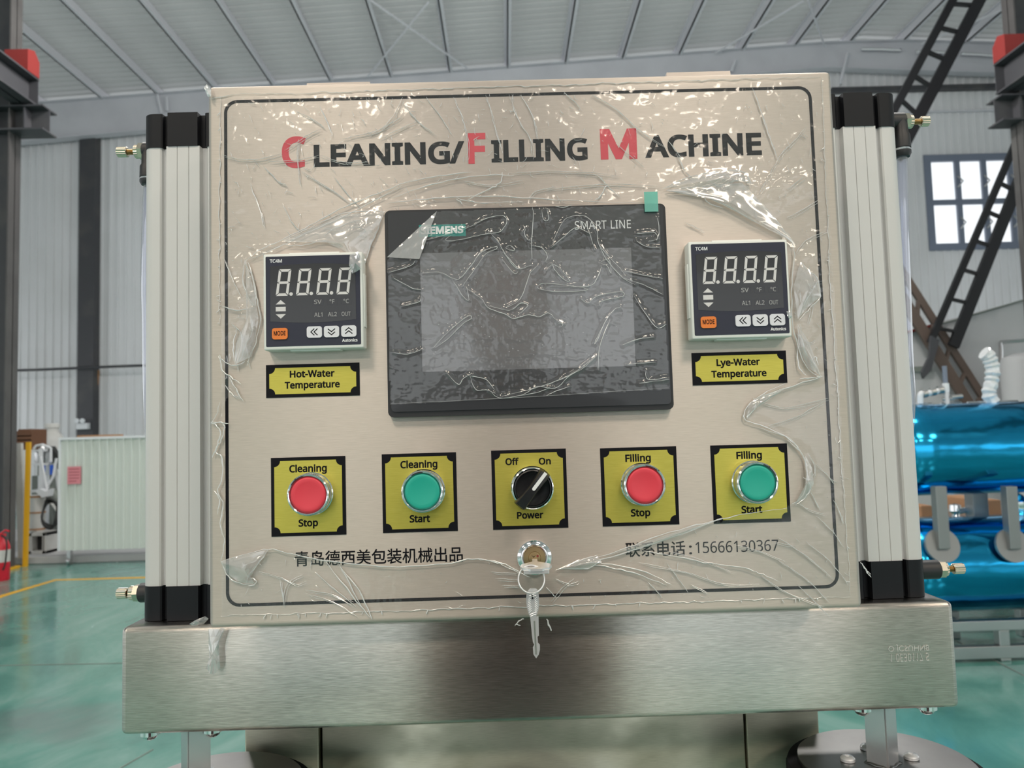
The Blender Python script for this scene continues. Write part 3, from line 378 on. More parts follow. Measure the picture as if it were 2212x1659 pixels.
'd': [493, ['221,-8 190,-6 162,1 136,12 113,28 92,48 75,72 61,101 52,134 46,172 44,214 46,256 52,294 62,327 75,357 93,381 113,402 137,417 162,429 191,436 221,438 234,438 247,437 259,435 270,432 280,429 290,426 299,422 307,417 316,412 323,407 354,374 359,374 356,405 354,438 354,609 425,609 425,0 368,0 358,58 354,58 323,24 316,19 307,14 299,9 289,5 279,1 269,-2 258,-5 246,-7 234,-8', '232,51 257,52 280,56 299,64 315,74 328,88 338,104 345,124 351,146 354,172 355,200 355,213 354,244 351,271 346,296 338,318 329,336 316,352 300,364 281,372 258,378 231,379 209,377 190,372 173,363 158,350 146,334 135,315 127,293 122,269 118,242 117,213 118,183 122,156 127,133 135,111 146,93 158,78 173,66 190,57 210,52']],
'e': [452, ['234,438 256,437 276,434 295,429 313,422 329,414 344,403 358,391 370,378 381,363 390,346 398,328 404,309 408,288 411,267 411,244 411,201 117,201 119,173 124,148 131,126 141,107 154,90 170,77 187,66 207,58 230,54 254,52 270,52 285,53 300,55 314,57 327,60 340,63 352,67 366,71 379,76 392,82 392,20 379,15 366,10 353,5 340,2 327,-1 314,-4 300,-6 284,-7 268,-8 251,-8 227,-7 204,-4 183,1 162,8 143,17 125,28 109,41 94,55 81,72 70,91 61,112 53,134 48,158 45,184 44,212 45,239 48,265 53,289 59,312 68,333 78,352 90,369 103,385 118,399 134,411 152,420 171,428 191,433 212,437', '233,380 214,379 196,375 180,368 166,359 154,348 143,334 134,318 127,300 122,280 119,257 338,257 337,272 336,285 334,298 330,310 326,322 321,332 316,342 309,350 301,358 292,364 283,370 272,374 260,378 247,379']],
'f': [276, ['266,375 158,375 158,0 87,0 87,375 12,375 12,408 87,432 87,457 88,478 90,498 93,516 98,532 104,547 111,560 119,572 129,582 140,590 152,597 165,603 179,608 194,611 210,613 227,613 274,609 310,599 292,544 262,552 228,556 214,555 202,552 192,547 183,541 175,532 169,522 164,509 161,494 159,477 158,458 158,430 266,430']],
'g': [493, ['221,438 237,437 253,435 269,432 283,428 297,422 310,415 323,406 334,397 345,385 355,373 359,373 369,430 425,430 425,-7 424,-31 422,-53 418,-73 412,-92 404,-109 395,-125 384,-139 371,-152 357,-162 341,-172 323,-179 303,-185 281,-189 258,-192 233,-192 214,-192 197,-191 179,-190 163,-188 147,-186 132,-183 117,-179 104,-175 90,-170 78,-165 78,-100 90,-106 104,-112 118,-117 133,-121 149,-125 166,-128 183,-131 200,-133 218,-134 237,-134 258,-133 277,-129 294,-122 310,-113 324,-101 335,-88 344,-72 350,-54 354,-34 355,-13 355,4 356,32 358,57 354,57 345,44 335,33 324,24 312,15 299,8 285,2 270,-2 255,-5 239,-7 221,-8 189,-6 160,1 134,13 111,29 91,51 74,76 61,105 52,138 46,174 44,214 46,253 52,289 61,322 74,351 91,377 111,399 134,416 160,428 189,435', '230,379 216,378 203,375 191,372 179,366 169,359 159,351 151,341 143,330 136,317 130,303 126,288 122,271 119,253 118,234 117,213 118,183 122,156 128,131 136,110 146,92 159,77 174,65 191,56 210,51 232,50 245,50 257,51 268,53 278,55 288,58 297,62 305,66 313,72 320,78 326,85 332,92 337,101 342,110 346,120 349,131 351,142 353,155 355,168 356,182 356,197 356,214 356,237 354,257 351,276 348,293 343,309 337,322 330,335 322,345 312,354 302,362 290,368 277,372 262,376 247,378']],
'h': [495, ['139,431 138,399 135,370 140,370 145,379 152,387 158,395 166,401 174,407 183,413 191,418 201,422 210,426 221,429 231,432 241,434 252,436 263,437 273,437 294,436 312,434 330,431 346,427 360,421 374,413 386,405 396,394 405,383 413,370 419,355 424,339 428,321 430,301 431,280 431,0 361,0 361,275 360,295 357,313 352,328 346,342 338,353 327,362 315,369 300,374 283,377 265,379 246,378 229,376 214,372 201,367 189,360 179,353 170,343 162,333 156,321 150,308 146,293 143,277 141,260 139,242 139,222 139,0 68,0 68,609 139,609']],
'i': [207, ['139,430 139,0 68,0 68,430', '104,591 111,591 117,589 122,587 128,584 133,580 137,575 141,570 143,563 145,555 145,546 145,538 143,530 141,523 137,517 133,512 128,508 122,505 117,503 111,502 104,501 97,502 91,503 85,505 80,508 75,512 70,517 67,523 64,530 63,538 63,546 63,555 64,563 67,570 70,575 75,580 80,584 85,587 91,589 97,591']],
'j': [207, ['18,-192 -18,-190 -44,-183 -44,-126 -19,-132 9,-134 19,-133 28,-132 36,-129 44,-125 51,-120 57,-113 62,-105 65,-94 67,-81 68,-67 68,430 139,430 139,-64 138,-80 137,-94 134,-108 131,-121 126,-133 120,-144 113,-154 106,-163 97,-171 87,-177 75,-183 63,-187 49,-190 34,-192', '63,546 63,555 64,563 67,570 70,575 75,580 80,584 85,587 91,589 97,591 104,591 111,591 117,589 122,587 128,584 133,580 137,575 141,570 143,563 145,555 145,546 145,538 143,530 141,523 137,517 133,512 128,508 122,505 117,503 111,502 104,501 97,502 91,503 85,505 80,508 75,512 70,517 67,523 64,530 63,538']],
'k': [428, ['138,291 137,257 135,221 138,221 152,240 172,264 189,285 326,430 409,430 235,246 421,0 336,0 187,200 138,158 138,0 68,0 68,609 138,609']],
'l': [207, ['139,0 68,0 68,609 139,609']],
'm': [749, ['540,438 567,436 592,432 614,424 633,414 649,401 662,384 672,363 679,339 683,311 685,280 685,0 615,0 615,277 614,296 612,313 607,328 601,342 594,353 584,362 573,369 560,374 545,377 528,379 504,377 483,373 465,366 450,355 438,342 429,327 421,308 416,287 412,264 411,237 411,0 342,0 342,277 341,290 340,302 338,313 335,324 332,333 328,342 323,350 317,356 310,362 303,367 295,371 286,374 276,377 265,378 253,379 237,378 222,376 208,372 196,367 185,360 176,353 168,343 160,333 154,321 150,308 146,294 143,278 140,261 139,243 139,223 139,0 68,0 68,430 125,430 136,371 140,371 145,380 151,388 158,395 165,402 173,409 181,414 189,419 198,424 207,427 217,431 226,433 236,435 246,437 256,438 266,438 285,437 303,435 320,431 335,427 349,420 362,412 373,403 383,392 391,380 398,366 402,366 411,380 422,392 433,403 446,412 461,420 476,427 491,431 507,435 523,437']],
'n': [495, ['275,438 304,436 331,432 354,424 374,414 391,401 405,384 416,363 424,339 429,311 431,280 431,0 361,0 361,275 360,295 357,313 352,328 346,342 338,353 327,362 315,369 300,374 283,377 265,379 238,377 215,372 195,364 179,353 166,338 156,321 149,301 143,278 140,252 139,223 139,0 68,0 68,430 125,430 136,371 140,371 146,380 152,388 159,395 167,402 175,409 184,414 193,419 202,424 212,427 222,431 232,433 243,435 254,437 264,438']],
'o': [485, ['442,216 441,195 440,175 437,156 433,138 428,121 422,105 415,90 407,76 398,63 388,51 377,40 365,30 352,21 339,13 324,7 309,1 293,-3 277,-6 259,-7 241,-8 225,-7 208,-6 193,-3 177,1 163,7 149,13 135,21 123,30 111,40 100,51 90,63 81,76 73,90 65,105 59,121 54,138 49,156 46,175 45,195 44,216 45,243 48,269 53,293 60,316 68,336 79,355 91,372 105,387 120,400 137,412 156,421 176,428 197,434 220,437 244,438 267,437 288,434 309,428 328,421 347,412 364,400 379,387 393,372 406,355 417,336 426,316 433,293 438,269 441,243', '117,216 118,196 119,177 122,160 126,143 130,128 136,114 143,101 152,89 161,79 172,71 183,63 197,58 211,54 226,51 243,51 260,51 275,54 289,58 303,63 314,71 325,79 334,89 343,101 350,114 356,128 360,143 364,160 367,177 368,196 369,216 368,236 367,254 364,272 360,288 355,303 349,317 342,329 334,341 324,350 314,359 302,366 289,371 275,375 259,378 242,379 217,377 195,372 176,363 160,351 147,335 136,317 128,295 122,271 118,245']],
'p': [493, ['273,438 303,436 331,429 357,418 380,402 401,383 418,358 432,329 441,296 447,258 449,216 448,187 446,161 441,136 435,114 427,93 417,74 407,57 394,41 380,28 365,17 349,8 331,1 313,-4 293,-7 272,-8 259,-8 247,-7 235,-5 224,-2 213,1 203,5 194,9 185,13 177,18 170,24 139,55 134,55 137,20 139,-16 139,-192 68,-192 68,430 126,430 136,371 139,371 170,405 177,411 185,416 194,421 203,425 213,429 223,432 235,435 247,436 259,437', '260,379 243,378 228,376 214,373 201,368 190,362 180,355 171,346 163,336 157,325 152,313 147,299 144,284 141,267 140,249 139,229 139,216 139,195 141,176 143,158 146,141 150,126 155,112 161,99 169,88 178,78 188,70 200,63 213,57 227,54 244,51 261,51 277,51 291,54 304,58 315,64 326,72 336,81 344,92 352,104 358,117 364,131 368,146 372,163 374,180 376,198 376,217 375,245 372,271 366,294 358,316 348,334 335,350 320,363 302,371 282,377']],
'r': [331, ['269,438 295,437 319,433 310,368 287,372 264,374 254,373 244,372 235,370 226,367 217,363 208,359 199,354 191,348 184,341 176,334 170,326 164,318 158,309 153,299 149,289 145,278 142,266 140,255 139,242 139,229 139,0 68,0 68,430 126,430 134,351 137,351 143,361 149,370 156,379 163,387 170,395 178,402 186,409 195,416 204,421 214,426 224,430 235,434 246,436 257,437']],
's': [384, ['348,119 347,103 345,88 341,74 335,61 327,49 318,38 308,29 296,20 283,13 268,6 252,1 235,-3 216,-6 197,-7 176,-8 159,-8 142,-7 127,-5 113,-3 99,-1 86,2 74,6 63,10 52,14 42,19 42,83 52,78 64,73 76,69 90,64 104,60 118,56 133,53 148,51 163,49 178,49 198,50 216,52 232,55 245,60 256,66 264,74 271,82 276,91 279,101 280,112 271,141 267,146 262,151 255,157 248,162 239,167 229,172 218,178 205,183 190,189 174,196 158,202 143,209 128,215 115,221 103,228 91,234 81,242 72,249 64,258 57,266 51,276 47,286 43,298 42,310 41,324 43,345 48,364 57,380 69,395 85,408 104,419 125,427 149,433 174,437 202,438 218,438 233,437 247,435 262,433 275,430 289,427 302,423 315,419 327,414 339,409 315,353 258,372 246,375 234,377 222,379 210,380 197,380 181,380 166,378 153,375 141,371 131,366 123,360 116,353 112,346 109,337 108,328 109,321 110,315 112,309 115,303 119,298 123,293 129,288 136,283 144,279 154,274 219,246 235,240 250,234 264,228 277,221 289,215 300,208 310,201 318,193 326,185 333,176 338,166 343,156 346,144 347,132']],
't': [289, ['212,50 245,53 272,59 272,5 240,-4 200,-8 186,-8 174,-6 161,-4 149,-1 138,4 127,9 116,16 107,24 99,33 91,44 85,57 80,71 77,87 74,105 74,125 74,375 13,375 13,409 75,437 103,528 144,528 144,430 269,430 269,375 144,375 144,127 145,112 147,99 151,87 156,77 163,69 171,62 180,57 190,53 200,50']],
'u': [495, ['427,430 427,0 370,0 359,57 356,57 350,48 344,40 337,33 329,26 321,20 312,15 303,10 293,5 284,2 273,-1 263,-4 253,-6 242,-7 231,-8 220,-8 200,-7 181,-5 164,-2 148,3 134,8 120,16 108,24 98,35 89,46 81,59 75,74 70,90 66,108 64,127 63,148 63,430 135,430 135,153 136,134 138,116 143,101 150,87 158,76 168,67 181,60 195,55 212,52 230,51 249,51 265,53 281,57 294,62 306,69 316,76 326,86 333,96 340,108 345,121 349,136 353,152 355,169 356,187 357,206 357,430']],
'w': [630, ['346,243 336,276 328,308 321,335 316,357 313,357 308,335 302,307 294,275 284,242 207,1 127,1 9,431 82,431 141,201 153,154 163,109 169,73 172,73 178,97 185,128 193,160 201,188 277,431 354,431 428,188 440,149 451,109 457,74 460,74 466,108 477,153 489,201 549,431 621,431 502,1 419,1']],
'y': [409, ['1,430 76,430 169,185 184,144 196,105 205,68 209,68 224,121 245,186 333,430 409,430 224,-59 217,-75 211,-90 204,-104 196,-117 188,-130 180,-141 170,-151 160,-161 150,-169 138,-176 126,-182 113,-187 99,-190 84,-192 67,-192 34,-190 9,-186 9,-130 30,-133 56,-135 66,-134 75,-133 84,-131 92,-129 99,-126 106,-121 113,-117 119,-112 125,-106 130,-99 152,-59 174,-2']],
'°': [343, ['172,334 157,335 142,337 129,340 116,344 105,350 94,357 84,364 75,373 67,383 60,393 54,405 50,417 47,430 45,443 44,457 45,471 47,485 50,498 54,510 60,522 67,532 74,542 83,551 93,558 104,565 116,571 128,575 142,578 156,580 172,581 186,580 200,578 214,575 226,571 238,565 249,558 259,551 268,542 276,532 283,522 289,510 293,498 297,485 298,471 299,457 298,443 297,430 293,417 289,405 283,393 276,383 268,373 259,364 249,357 238,350 226,344 214,340 200,337 186,335', '172,382 187,383 200,385 211,389 221,395 229,403 235,411 240,421 244,432 246,444 247,457 246,471 244,483 240,494 235,504 228,513 220,521 210,527 199,531 186,533 172,534 158,533 144,531 133,527 123,521 115,513 108,504 103,494 99,483 97,471 96,457 97,444 99,432 103,421 108,411 115,403 123,395 133,389 144,385 158,383']],
}
def pt_in(p, poly):
    x, y = p; c = False; j = len(poly)-1
    for i in range(len(poly)):
        (xi, yi), (xj, yj) = poly[i], poly[j]
        if (yi > y) != (yj > y) and x < (xj-xi)*(y-yi)/(yj-yi)+xi: c = not c
        j = i
    return c
def glyphs(body, off=0.0, spacing=1.0):
    """flat mesh of a line of lettering; off = extra stroke weight"""
    if any(ch not in GLYPH for ch in body): return glyphs_font(body, off, spacing)
    x = 0; loops = []; bm0 = bmesh.new(); layer = 0
    for ch in body:
        adv, cs = GLYPH[ch]; mine = []
        for q in cs:
            pts = [tuple(map(int, t_.split(','))) for t_ in q.split()]; mine.append([((a+x)/1000, b_/1000) for a, b_ in pts])
        loops += mine; x += adv*spacing
        area_ = lambda p_: sum(p_[i][0]*p_[(i+1) % len(p_)][1]-p_[(i+1) % len(p_)][0]*p_[i][1] for i in range(len(p_)))
        sg = 1 if sum(area_(p_) for p_ in mine) > 0 else -1                  # outer contours wind this way, holes the other
        outs = [p_ for p_ in mine if area_(p_)*sg > 0]; holes = [p_ for p_ in mine if area_(p_)*sg <= 0]
        for k_, o_ in enumerate(outs):
            c = bpy.data.curves.new('t', 'CURVE'); c.dimensions = '2D'; c.fill_mode = 'BOTH'
            for pts in [o_]+[h_ for h_ in holes if pt_in(h_[0], o_)]:
                sp = c.splines.new('POLY'); sp.points.add(len(pts)-1); sp.use_cyclic_u = True
                for i, p_ in enumerate(pts): sp.points[i].co = (p_[0], p_[1], 0, 1)
            o = bpy.data.objects.new('t', c); COL.objects.link(o); dg = bpy.context.evaluated_depsgraph_get(); dg.update()
            me = bpy.data.meshes.new_from_object(o.evaluated_get(dg)); me.transform(Matrix.Translation((0, 0, k_*.5)))
            bm0.from_mesh(me); bpy.data.objects.remove(o); bpy.data.curves.remove(c); bpy.data.meshes.remove(me)
    me = bpy.data.meshes.new('t'); bm0.to_mesh(me); bm0.free()
    if off > 0:
        bm = bmesh.new(); bm.from_mesh(me)
        zi = 0
        for pts in loops:
            n = len(pts)
            for i in range(n):
                a, b_ = Vector(pts[i]), Vector(pts[(i+1) % n]); d_ = b_-a
                if d_.length < 1e-6: continue
                d_.normalize(); nn = Vector((-d_.y, d_.x))*off
                zi += 1; zz = 1+zi % 36; bm.faces.new([bm.verts.new((q.x, q.y, zz)) for q in (a-nn, b_-nn, b_+nn, a+nn)])
                p_ = Vector(pts[i-1]); e_ = (a-p_)
                if e_.length > 1e-6 and abs(e_.normalized().cross(d_)) > .12:
                    e_.normalize(); n1 = Vector((-e_.y, e_.x)); n2 = Vector((-d_.y, d_.x)); dt = 1+n1.dot(n2)
                    if dt > .25:
                        for sg_ in (-1, 1):
                            zi += 1; zz = 1+zi % 36; mt = a+(n1+n2)*(sg_*off/dt)
                            q_ = [a, a+n1*sg_*off, mt, a+n2*sg_*off]; bm.faces.new([bm.verts.new((v.x, v.y, zz)) for v in q_])
                    else:
                        zi += 1; zz = 1+zi % 36
                        bm.faces.new([bm.verts.new((a.x+off*.8*cos(t_), a.y+off*.8*sin(t_), zz)) for t_ in [pi/8+pi/4*z_ for z_ in range(8)]])
        bm.to_mesh(me); bm.free()
    return me
_ref = {}
def glyphs_font(body, off=0.0, spacing=1.0):
    c = bpy.data.curves.new('t', 'FONT'); c.body = body; c.offset = off; c.space_character = spacing; c.resolution_u = 5
    o = bpy.data.objects.new('t', c); COL.objects.link(o); bpy.context.view_layer.update()
    me = bpy.data.meshes.new_from_object(o.evaluated_get(bpy.context.evaluated_depsgraph_get()))
    bpy.data.objects.remove(o); bpy.data.curves.remove(c); return me
def text(body, x0, x1, ybase, capx, Y, m, parent, off=0.0, name='lettering', shear=0.0, spacing=1.0, ref='H', thick=.00012, label=None, tilt=0):
    """lettering standing on plane Y: left pixel x0 / right pixel x1 / baseline pixel at the left / cap height in pixels"""
    me = glyphs(body, off, spacing)
    if (ref, off) not in _ref:
        r_ = glyphs(ref, off); z = [v.co.y for v in r_.vertices]; _ref[(ref, off)] = (min(z), max(z))
    b0, b1 = _ref[(ref, off)]
    co = np.array([v.co for v in me.vertices]); mn, mx_ = co[:, 0].min(), co[:, 0].max()
    a = at(x0, ybase, Y); xr = at(x1, ybase-.0292*(x1-x0), Y).x; cap = (at(x0, ybase-capx, Y)-a).z
    sx = (xr-a.x)/(mx_-mn); sz = cap/(b1-b0)
    bm = bmesh.new(); bm.from_mesh(me); bpy.data.meshes.remove(me)
    for v in bm.verts:
        x, y = v.co.x, v.co.y
        v.co = Vector((a.x+(x-mn)*sx+shear*(y-b0)*sz, Y+v.co.z*1.5e-6, a.z+(y-b0)*sz))
    g = bmesh.ops.extrude_face_region(bm, geom=bm.faces[:])
    for v in [q for q in g['geom'] if isinstance(q, bmesh.types.BMVert)]: v.co.y -= thick
    return obj(name, bm, m, parent, label=label)
def pbox(bm, px0, px1, py0, py1, Y0, Y1, bev=0):
    """axis aligned box whose face at depth Y0 covers the pixel box (centre lines)"""
    mx, my = (px0+px1)/2, (py0+py1)/2
    return box(bm, at(px0, my, Y0).x, at(px1, my, Y0).x, Y0, Y1, at(mx, py1, Y0).z, at(mx, py0, Y0).z, bev)

# ================================================================ SETTING
WY = 18.0                                                            # far wall
XL, XR, YB = -13.0, 13.5, -14.0
bm = B(); box(bm, XL-.2, XR+.2, YB, WY+.3, -.15, 0); floor = obj('floor', bm, 'floor', kind='structure')
# yellow lane lines
def floorpt(px, py):
    d = rt*((px-CX)/F) - up*((py-CY)/F) + fw; t = -H/d.z; return EYE+d*t
def strip(name, pts, w, m, z=.001):
    bm = B(); ps = [floorpt(*p) for p in pts]
    L_, R_ = [], []
    for i, p in enumerate(ps):
        d = (ps[min(i+1, len(ps)-1)]-ps[max(i-1, 0)]).normalized(); n = Vector((-d.y, d.x, 0))
        L_.append(bm.verts.new((p.x+n.x*w/2, p.y+n.y*w/2, z))); R_.append(bm.verts.new((p.x-n.x*w/2, p.y-n.y*w/2, z)))
    for i in range(len(ps)-1): prism(bm, [Vector((v.co.x, v.co.y, 0)) for v in (L_[i], R_[i], R_[i+1], L_[i+1])], (0, 0, .003))
    bmesh.ops.delete(bm, geom=L_+R_, context='VERTS')
    return obj(name, bm, m, floor)
strip('lane_marking', [(-60, 1312), (0, 1289), (120, 1253), (340, 1247), (700, 1238)], .075, 'yellow')
strip('lane_marking', [(-30, 1240), (45, 1222)], .12, 'yellow')
for p in ([(-100, 1440), (270, 1433)], [(190, 1700), (330, 1620)], [(2060, 1382), (2212, 1460)], [(2200, 1330), (1990, 1340)]):
    strip('floor_joint', p, .006, 'greymachine')

# far wall : corrugated sheet around the window opening
def corrugated(bm, x0, x1, z0, z1, y, pitch=.19, depth=.035, top=None):
    n = max(1, int(round((x1-x0)/pitch))); p = (x1-x0)/n; prof = []
    for i in range(n):
        x = x0+i*p; prof += [(x, 0), (x+p*.62, 0), (x+p*.70, -depth), (x+p*.92, -depth)]
    prof.append((x1, 0)); zt = top or (lambda x: z1)
    lo = [bm.verts.new((x, y+d, z0)) for x, d in prof]; hi = [bm.verts.new((x, y+d, zt(x))) for x, d in prof]
    for i in range(len(prof)-1): bm.faces.new((lo[i], lo[i+1], hi[i+1], hi[i]))
RX = at(1858, 104, WY).x                                             # ridge
ZR = at(1858, 104, WY).z; ZL = at(115, 237, WY).z; SL = (ZR-ZL)/(RX-at(115, 237, WY).x)
roofz = lambda x: ZR-abs(x-RX)*SL
w0, w1 = at(1990, 340, WY), at(2003, 540, WY); wx0 = w0.x+.05; wx1 = wx0+3.45; wz1, wz0 = w0.z, w1.z
bm = B()
corrugated(bm, XL, wx0, 0, 0, WY, top=roofz); corrugated(bm, wx1, XR, 0, 0, WY, top=roofz)
corrugated(bm, wx0, wx1, 0, wz0, WY); corrugated(bm, wx0, wx1, wz1, 0, WY, top=roofz)
wall_far = obj('wall_far', bm, 'wall', kind='structure')
# window
win = bpy.data.objects.new('window_1', None); COL.objects.link(win); win.location = ((wx0+wx1)/2, WY, wz0); win['kind'] = 'structure'
bm = B(); t = .13
box(bm, wx0-.03, wx1, WY-.08, WY+.02, wz1-t, wz1+.03); box(bm, wx0-.03, wx1, WY-.08, WY+.02, wz0-.03, wz0+t)
box(bm, wx0-.03, wx0+t, WY-.08, WY+.02, wz0+t, wz1-t); box(bm, wx1-t, wx1, WY-.08, WY+.02, wz0+t, wz1-t)
obj('window_frame', bm, 'winframe', win)
zm = (wz0+wz1)/2
bm = B(); box(bm, wx0+t, wx1-t, WY-.075, WY+.01, zm-.06, zm+.06); obj('transom', bm, 'winframe', win)
cols = [wx0+t+(wx1-wx0-2*t)*i/5 for i in range(6)]
for i in range(1, 5):
    bm = B(); box(bm, cols[i]-.06, cols[i]+.06, WY-.07, WY+.01, wz0+t, wz1-t); obj('mullion', bm, 'winframe', win)
for i in range(5):
    for (a, c) in ((wz0+t, zm-.06), (zm+.06, wz1-t)):
        bm = B(); box(bm, cols[i]+(.06 if i else 0), cols[i+1]-(.06 if i < 4 else 0), WY-.03, WY-.024, a, c); obj('pane', bm, 'glass', win)
for i in (1, 2, 3):
    for zz in (zm+.5, zm-.5):
        bm = B(); tube(bm, [(cols[i]-.02, WY-.09, zz+.12), (cols[i]+.06, WY-.15, zz-.02), (cols[i]-.04, WY-.1, zz-.16)], .02, 6); obj('window_latch', bm, 'stainless', win)

# roof : corrugated sheets on two slopes, with purlins, rafters, tie rods
bm = B()
def slope(xa, xb):
    n = int((WY-YB)/.22); rows = []
    for i in range(n+1):
        y = YB+(WY-YB)*i/n
        for dy, dz in ((0, 0), (.14, 0), (.155, .035), (.205, .035)):
            rows.append((y+dy, dz))
    A = [bm.verts.new((xa, y, roofz(xa)+.2+dz)) for y, dz in rows]; C = [bm.verts.new((xb, y, roofz(xb)+.2+dz)) for y, dz in rows]
    for i in range(len(rows)-1): bm.faces.new((A[i], C[i], C[i+1], A[i+1]))
slope(XL-.3, RX); slope(RX, XR+.3)
ceiling = obj('ceiling', bm, 'roof', kind='structure')
def purlin_x(px): return at(px[0], px[1], WY).x
far_px = [(-40, 250), (104, 240), (240, 224), (357, 214), (478, 196), (600, 186), (722, 180), (849, 176), (974, 172), (1096, 165), (1218, 160), (1338, 152), (1458, 146), (1590, 128), (1702, 122), (1818, 112), (1930, 108), (2062, 114), (2190, 120)]
for p in far_px:
    x = purlin_x(p); z = roofz(x)+.18; bm = B()
    box(bm, x-.015, x+.015, YB, WY-.05, z-.22, z); box(bm, x-.015, x+.075, YB, WY-.05, z-.22, z-.2); box(bm, x-.075, x, YB, WY-.05, z-.02, z)
    obj('purlin', bm, 'purlin', ceiling)
def rafter(y, name='rafter', wide=.12):
    bm = B(); xs = np.linspace(XL, XR, 15)
    def dep(x): return .62+.20*max(0, (abs(x-RX)-2)/12) if x < RX else .75
    top = [Vector((x, y, roofz(x)-.02)) for x in xs]; bot = [Vector((x, y, roofz(x)-dep(x))) for x in xs[::-1]]
    prism(bm, top+bot, (0, .02, 0))
    lw = [Vector((x, y-wide, roofz(x)-dep(x)-.02)) for x in xs]
    for off in (0, 1):
        a = [Vector((x, y-wide, roofz(x)-(dep(x) if off else .02))) for x in xs]
        for i in range(len(xs)-1):
            p, q = a[i], a[i+1]; prism(bm, [p, q, q-Vector((0, 0, .02)), p-Vector((0, 0, .02))], (0, 2*wide, 0))
    return obj(name, bm, 'rafter', ceiling)
rafter(WY-.4); rafter(2.0); rafter(-6)
# sag rods crossing between purlins
def rod(p, q, r=.012, m='purlin'):
    bm = B(); a = at(*p); b_ = at(*q); tube(bm, [a, b_], r, 6); return obj('tie_rod', bm, m, ceiling)
def roofpt(px, py):
    Y0 = 5.0
    for _ in range(60):
        p = at(px, py, Y0); zz = roofz(p.x)-.12; Y0 += (zz-p.z)/max(.2, (p.z-H)/Y0)*.5
        Y0 = min(Y0, WY-.6)
    return at(px, py, Y0)
for a, c in (((800, 0), (1010, 148)), ((925, 5), (795, 165)), ((1735, 2), (1545, 115)), ((1745, 0), (1782, 100)), ((2168, 20), (1990, 95))):
    bm = B(); tube(bm, [roofpt(*a), roofpt(*c)], .022, 6); obj('tie_rod', bm, 'purlin', ceiling)
# fly braces beside the rafter
for x0_, in ((357,), (1590,), (1818,), (2062,)):
    pass
for (a, c) in (((340, 205), (350, 245)), ((360, 210), (362, 240)), ((1588, 130), (1580, 155)), ((1830, 115), (1815, 180)), ((1990, 118), (1970, 172))):
    bm = B(); tube(bm, [at(a[0], a[1], WY-.5), at(c[0], c[1], WY-.5)], .035, 6); obj('fly_brace', bm, 'purlin', ceiling)
# foil insulation strip showing right of the ridge
for (a, c) in (((1860, 107), (1945, 109)), ((1978, 112), (2045, 115)), ((2075, 117), (2150, 122))):
    bm = B(); p, q = at(a[0], a[1], WY-.55), at(c[0], c[1], WY-.55); tube(bm, [p, (p+q)/2+Vector((0, 0, .01)), q], .045, 8); obj('foil_strip', bm, 'chrome', ceiling)
# side walls with an open window band, back wall with the big open gateway
for nm, x, s in (('wall_left', XL, 1), ('wall_right', XR, -1)):
    bm = B(); top = roofz(x)+.2
    box(bm, x-.05, x+.05, YB, WY, 0, 1.2); box(bm, x-.05, x+.05, YB, WY, 3.6, top)
    for y in np.arange(YB, WY, 4): box(bm, x-.07, x+.07, y, y+.25, 1.2, 3.6)
    obj(nm, bm, 'wall', kind='structure')
bm = B(); top = lambda x: roofz(x)+.2
box(bm, XL, -9, YB-.05, YB+.05, 0, 4.6); box(bm, 9, XR, YB-.05, YB+.05, 0, 4.6)
prism(bm, [(XL, YB-.05, 4.5), (XR, YB-.05, 4.5), (XR, YB-.05, top(XR)), (RX, YB-.05, top(RX)), (XL, YB-.05, top(XL))], (0, .1, 0))
obj('wall_back', bm, 'wall', kind='structure')
# girts, columns of the far wall
def hb(name, p, q, Yf, dep, m, parent=None, kind='structure'):
    bm = B(); a, c = at(p[0], p[1], Yf), at(q[0], q[1], Yf); box(bm, min(a.x, c.x), max(a.x, c.x), Yf, Yf+dep, min(a.z, c.z), max(a.z, c.z))
    o = obj(name, bm, m, parent); 
    if not parent and kind: o['kind'] = kind
    return o
hb('trim_1', (172, 292), (198, 1240), WY-.32, .25, 'darksteel').location.z += 0
z = at(1900, 199, WY).z; bm = B(); box(bm, at(1790, 199, WY).x, XR, WY-.2, WY-.04, z-.05, z+.06); obj('trim_2', bm, 'darksteel', kind='structure')
z = at(180, 800, WY).z; bm = B(); tube(bm, smoothpath([(XL, WY-.42, z+.05), (-11, WY-.42, z), (-8.5, WY-.42, z+.03), (-6, WY-.42, z+.02)]), .03, 8); obj('trim_3', bm, 'darksteel', kind='structure')
z = at(1900, 247, WY).z; bm = B(); box(bm, at(1940, 247, WY).x, XR, WY-.1, WY-.04, z-.02, z+.02); obj('trim_4', bm, 'purlin', kind='structure')
bm = B(); a = at(210, 800, WY-.06); c = at(192, 950, WY-.06); tube(bm, [at(212, 800, WY-.1), at(205, 880, WY-.1), at(192, 950, WY-.1)], .035, 6); obj('rust_streak_pipe', bm, 'card', wall_far)

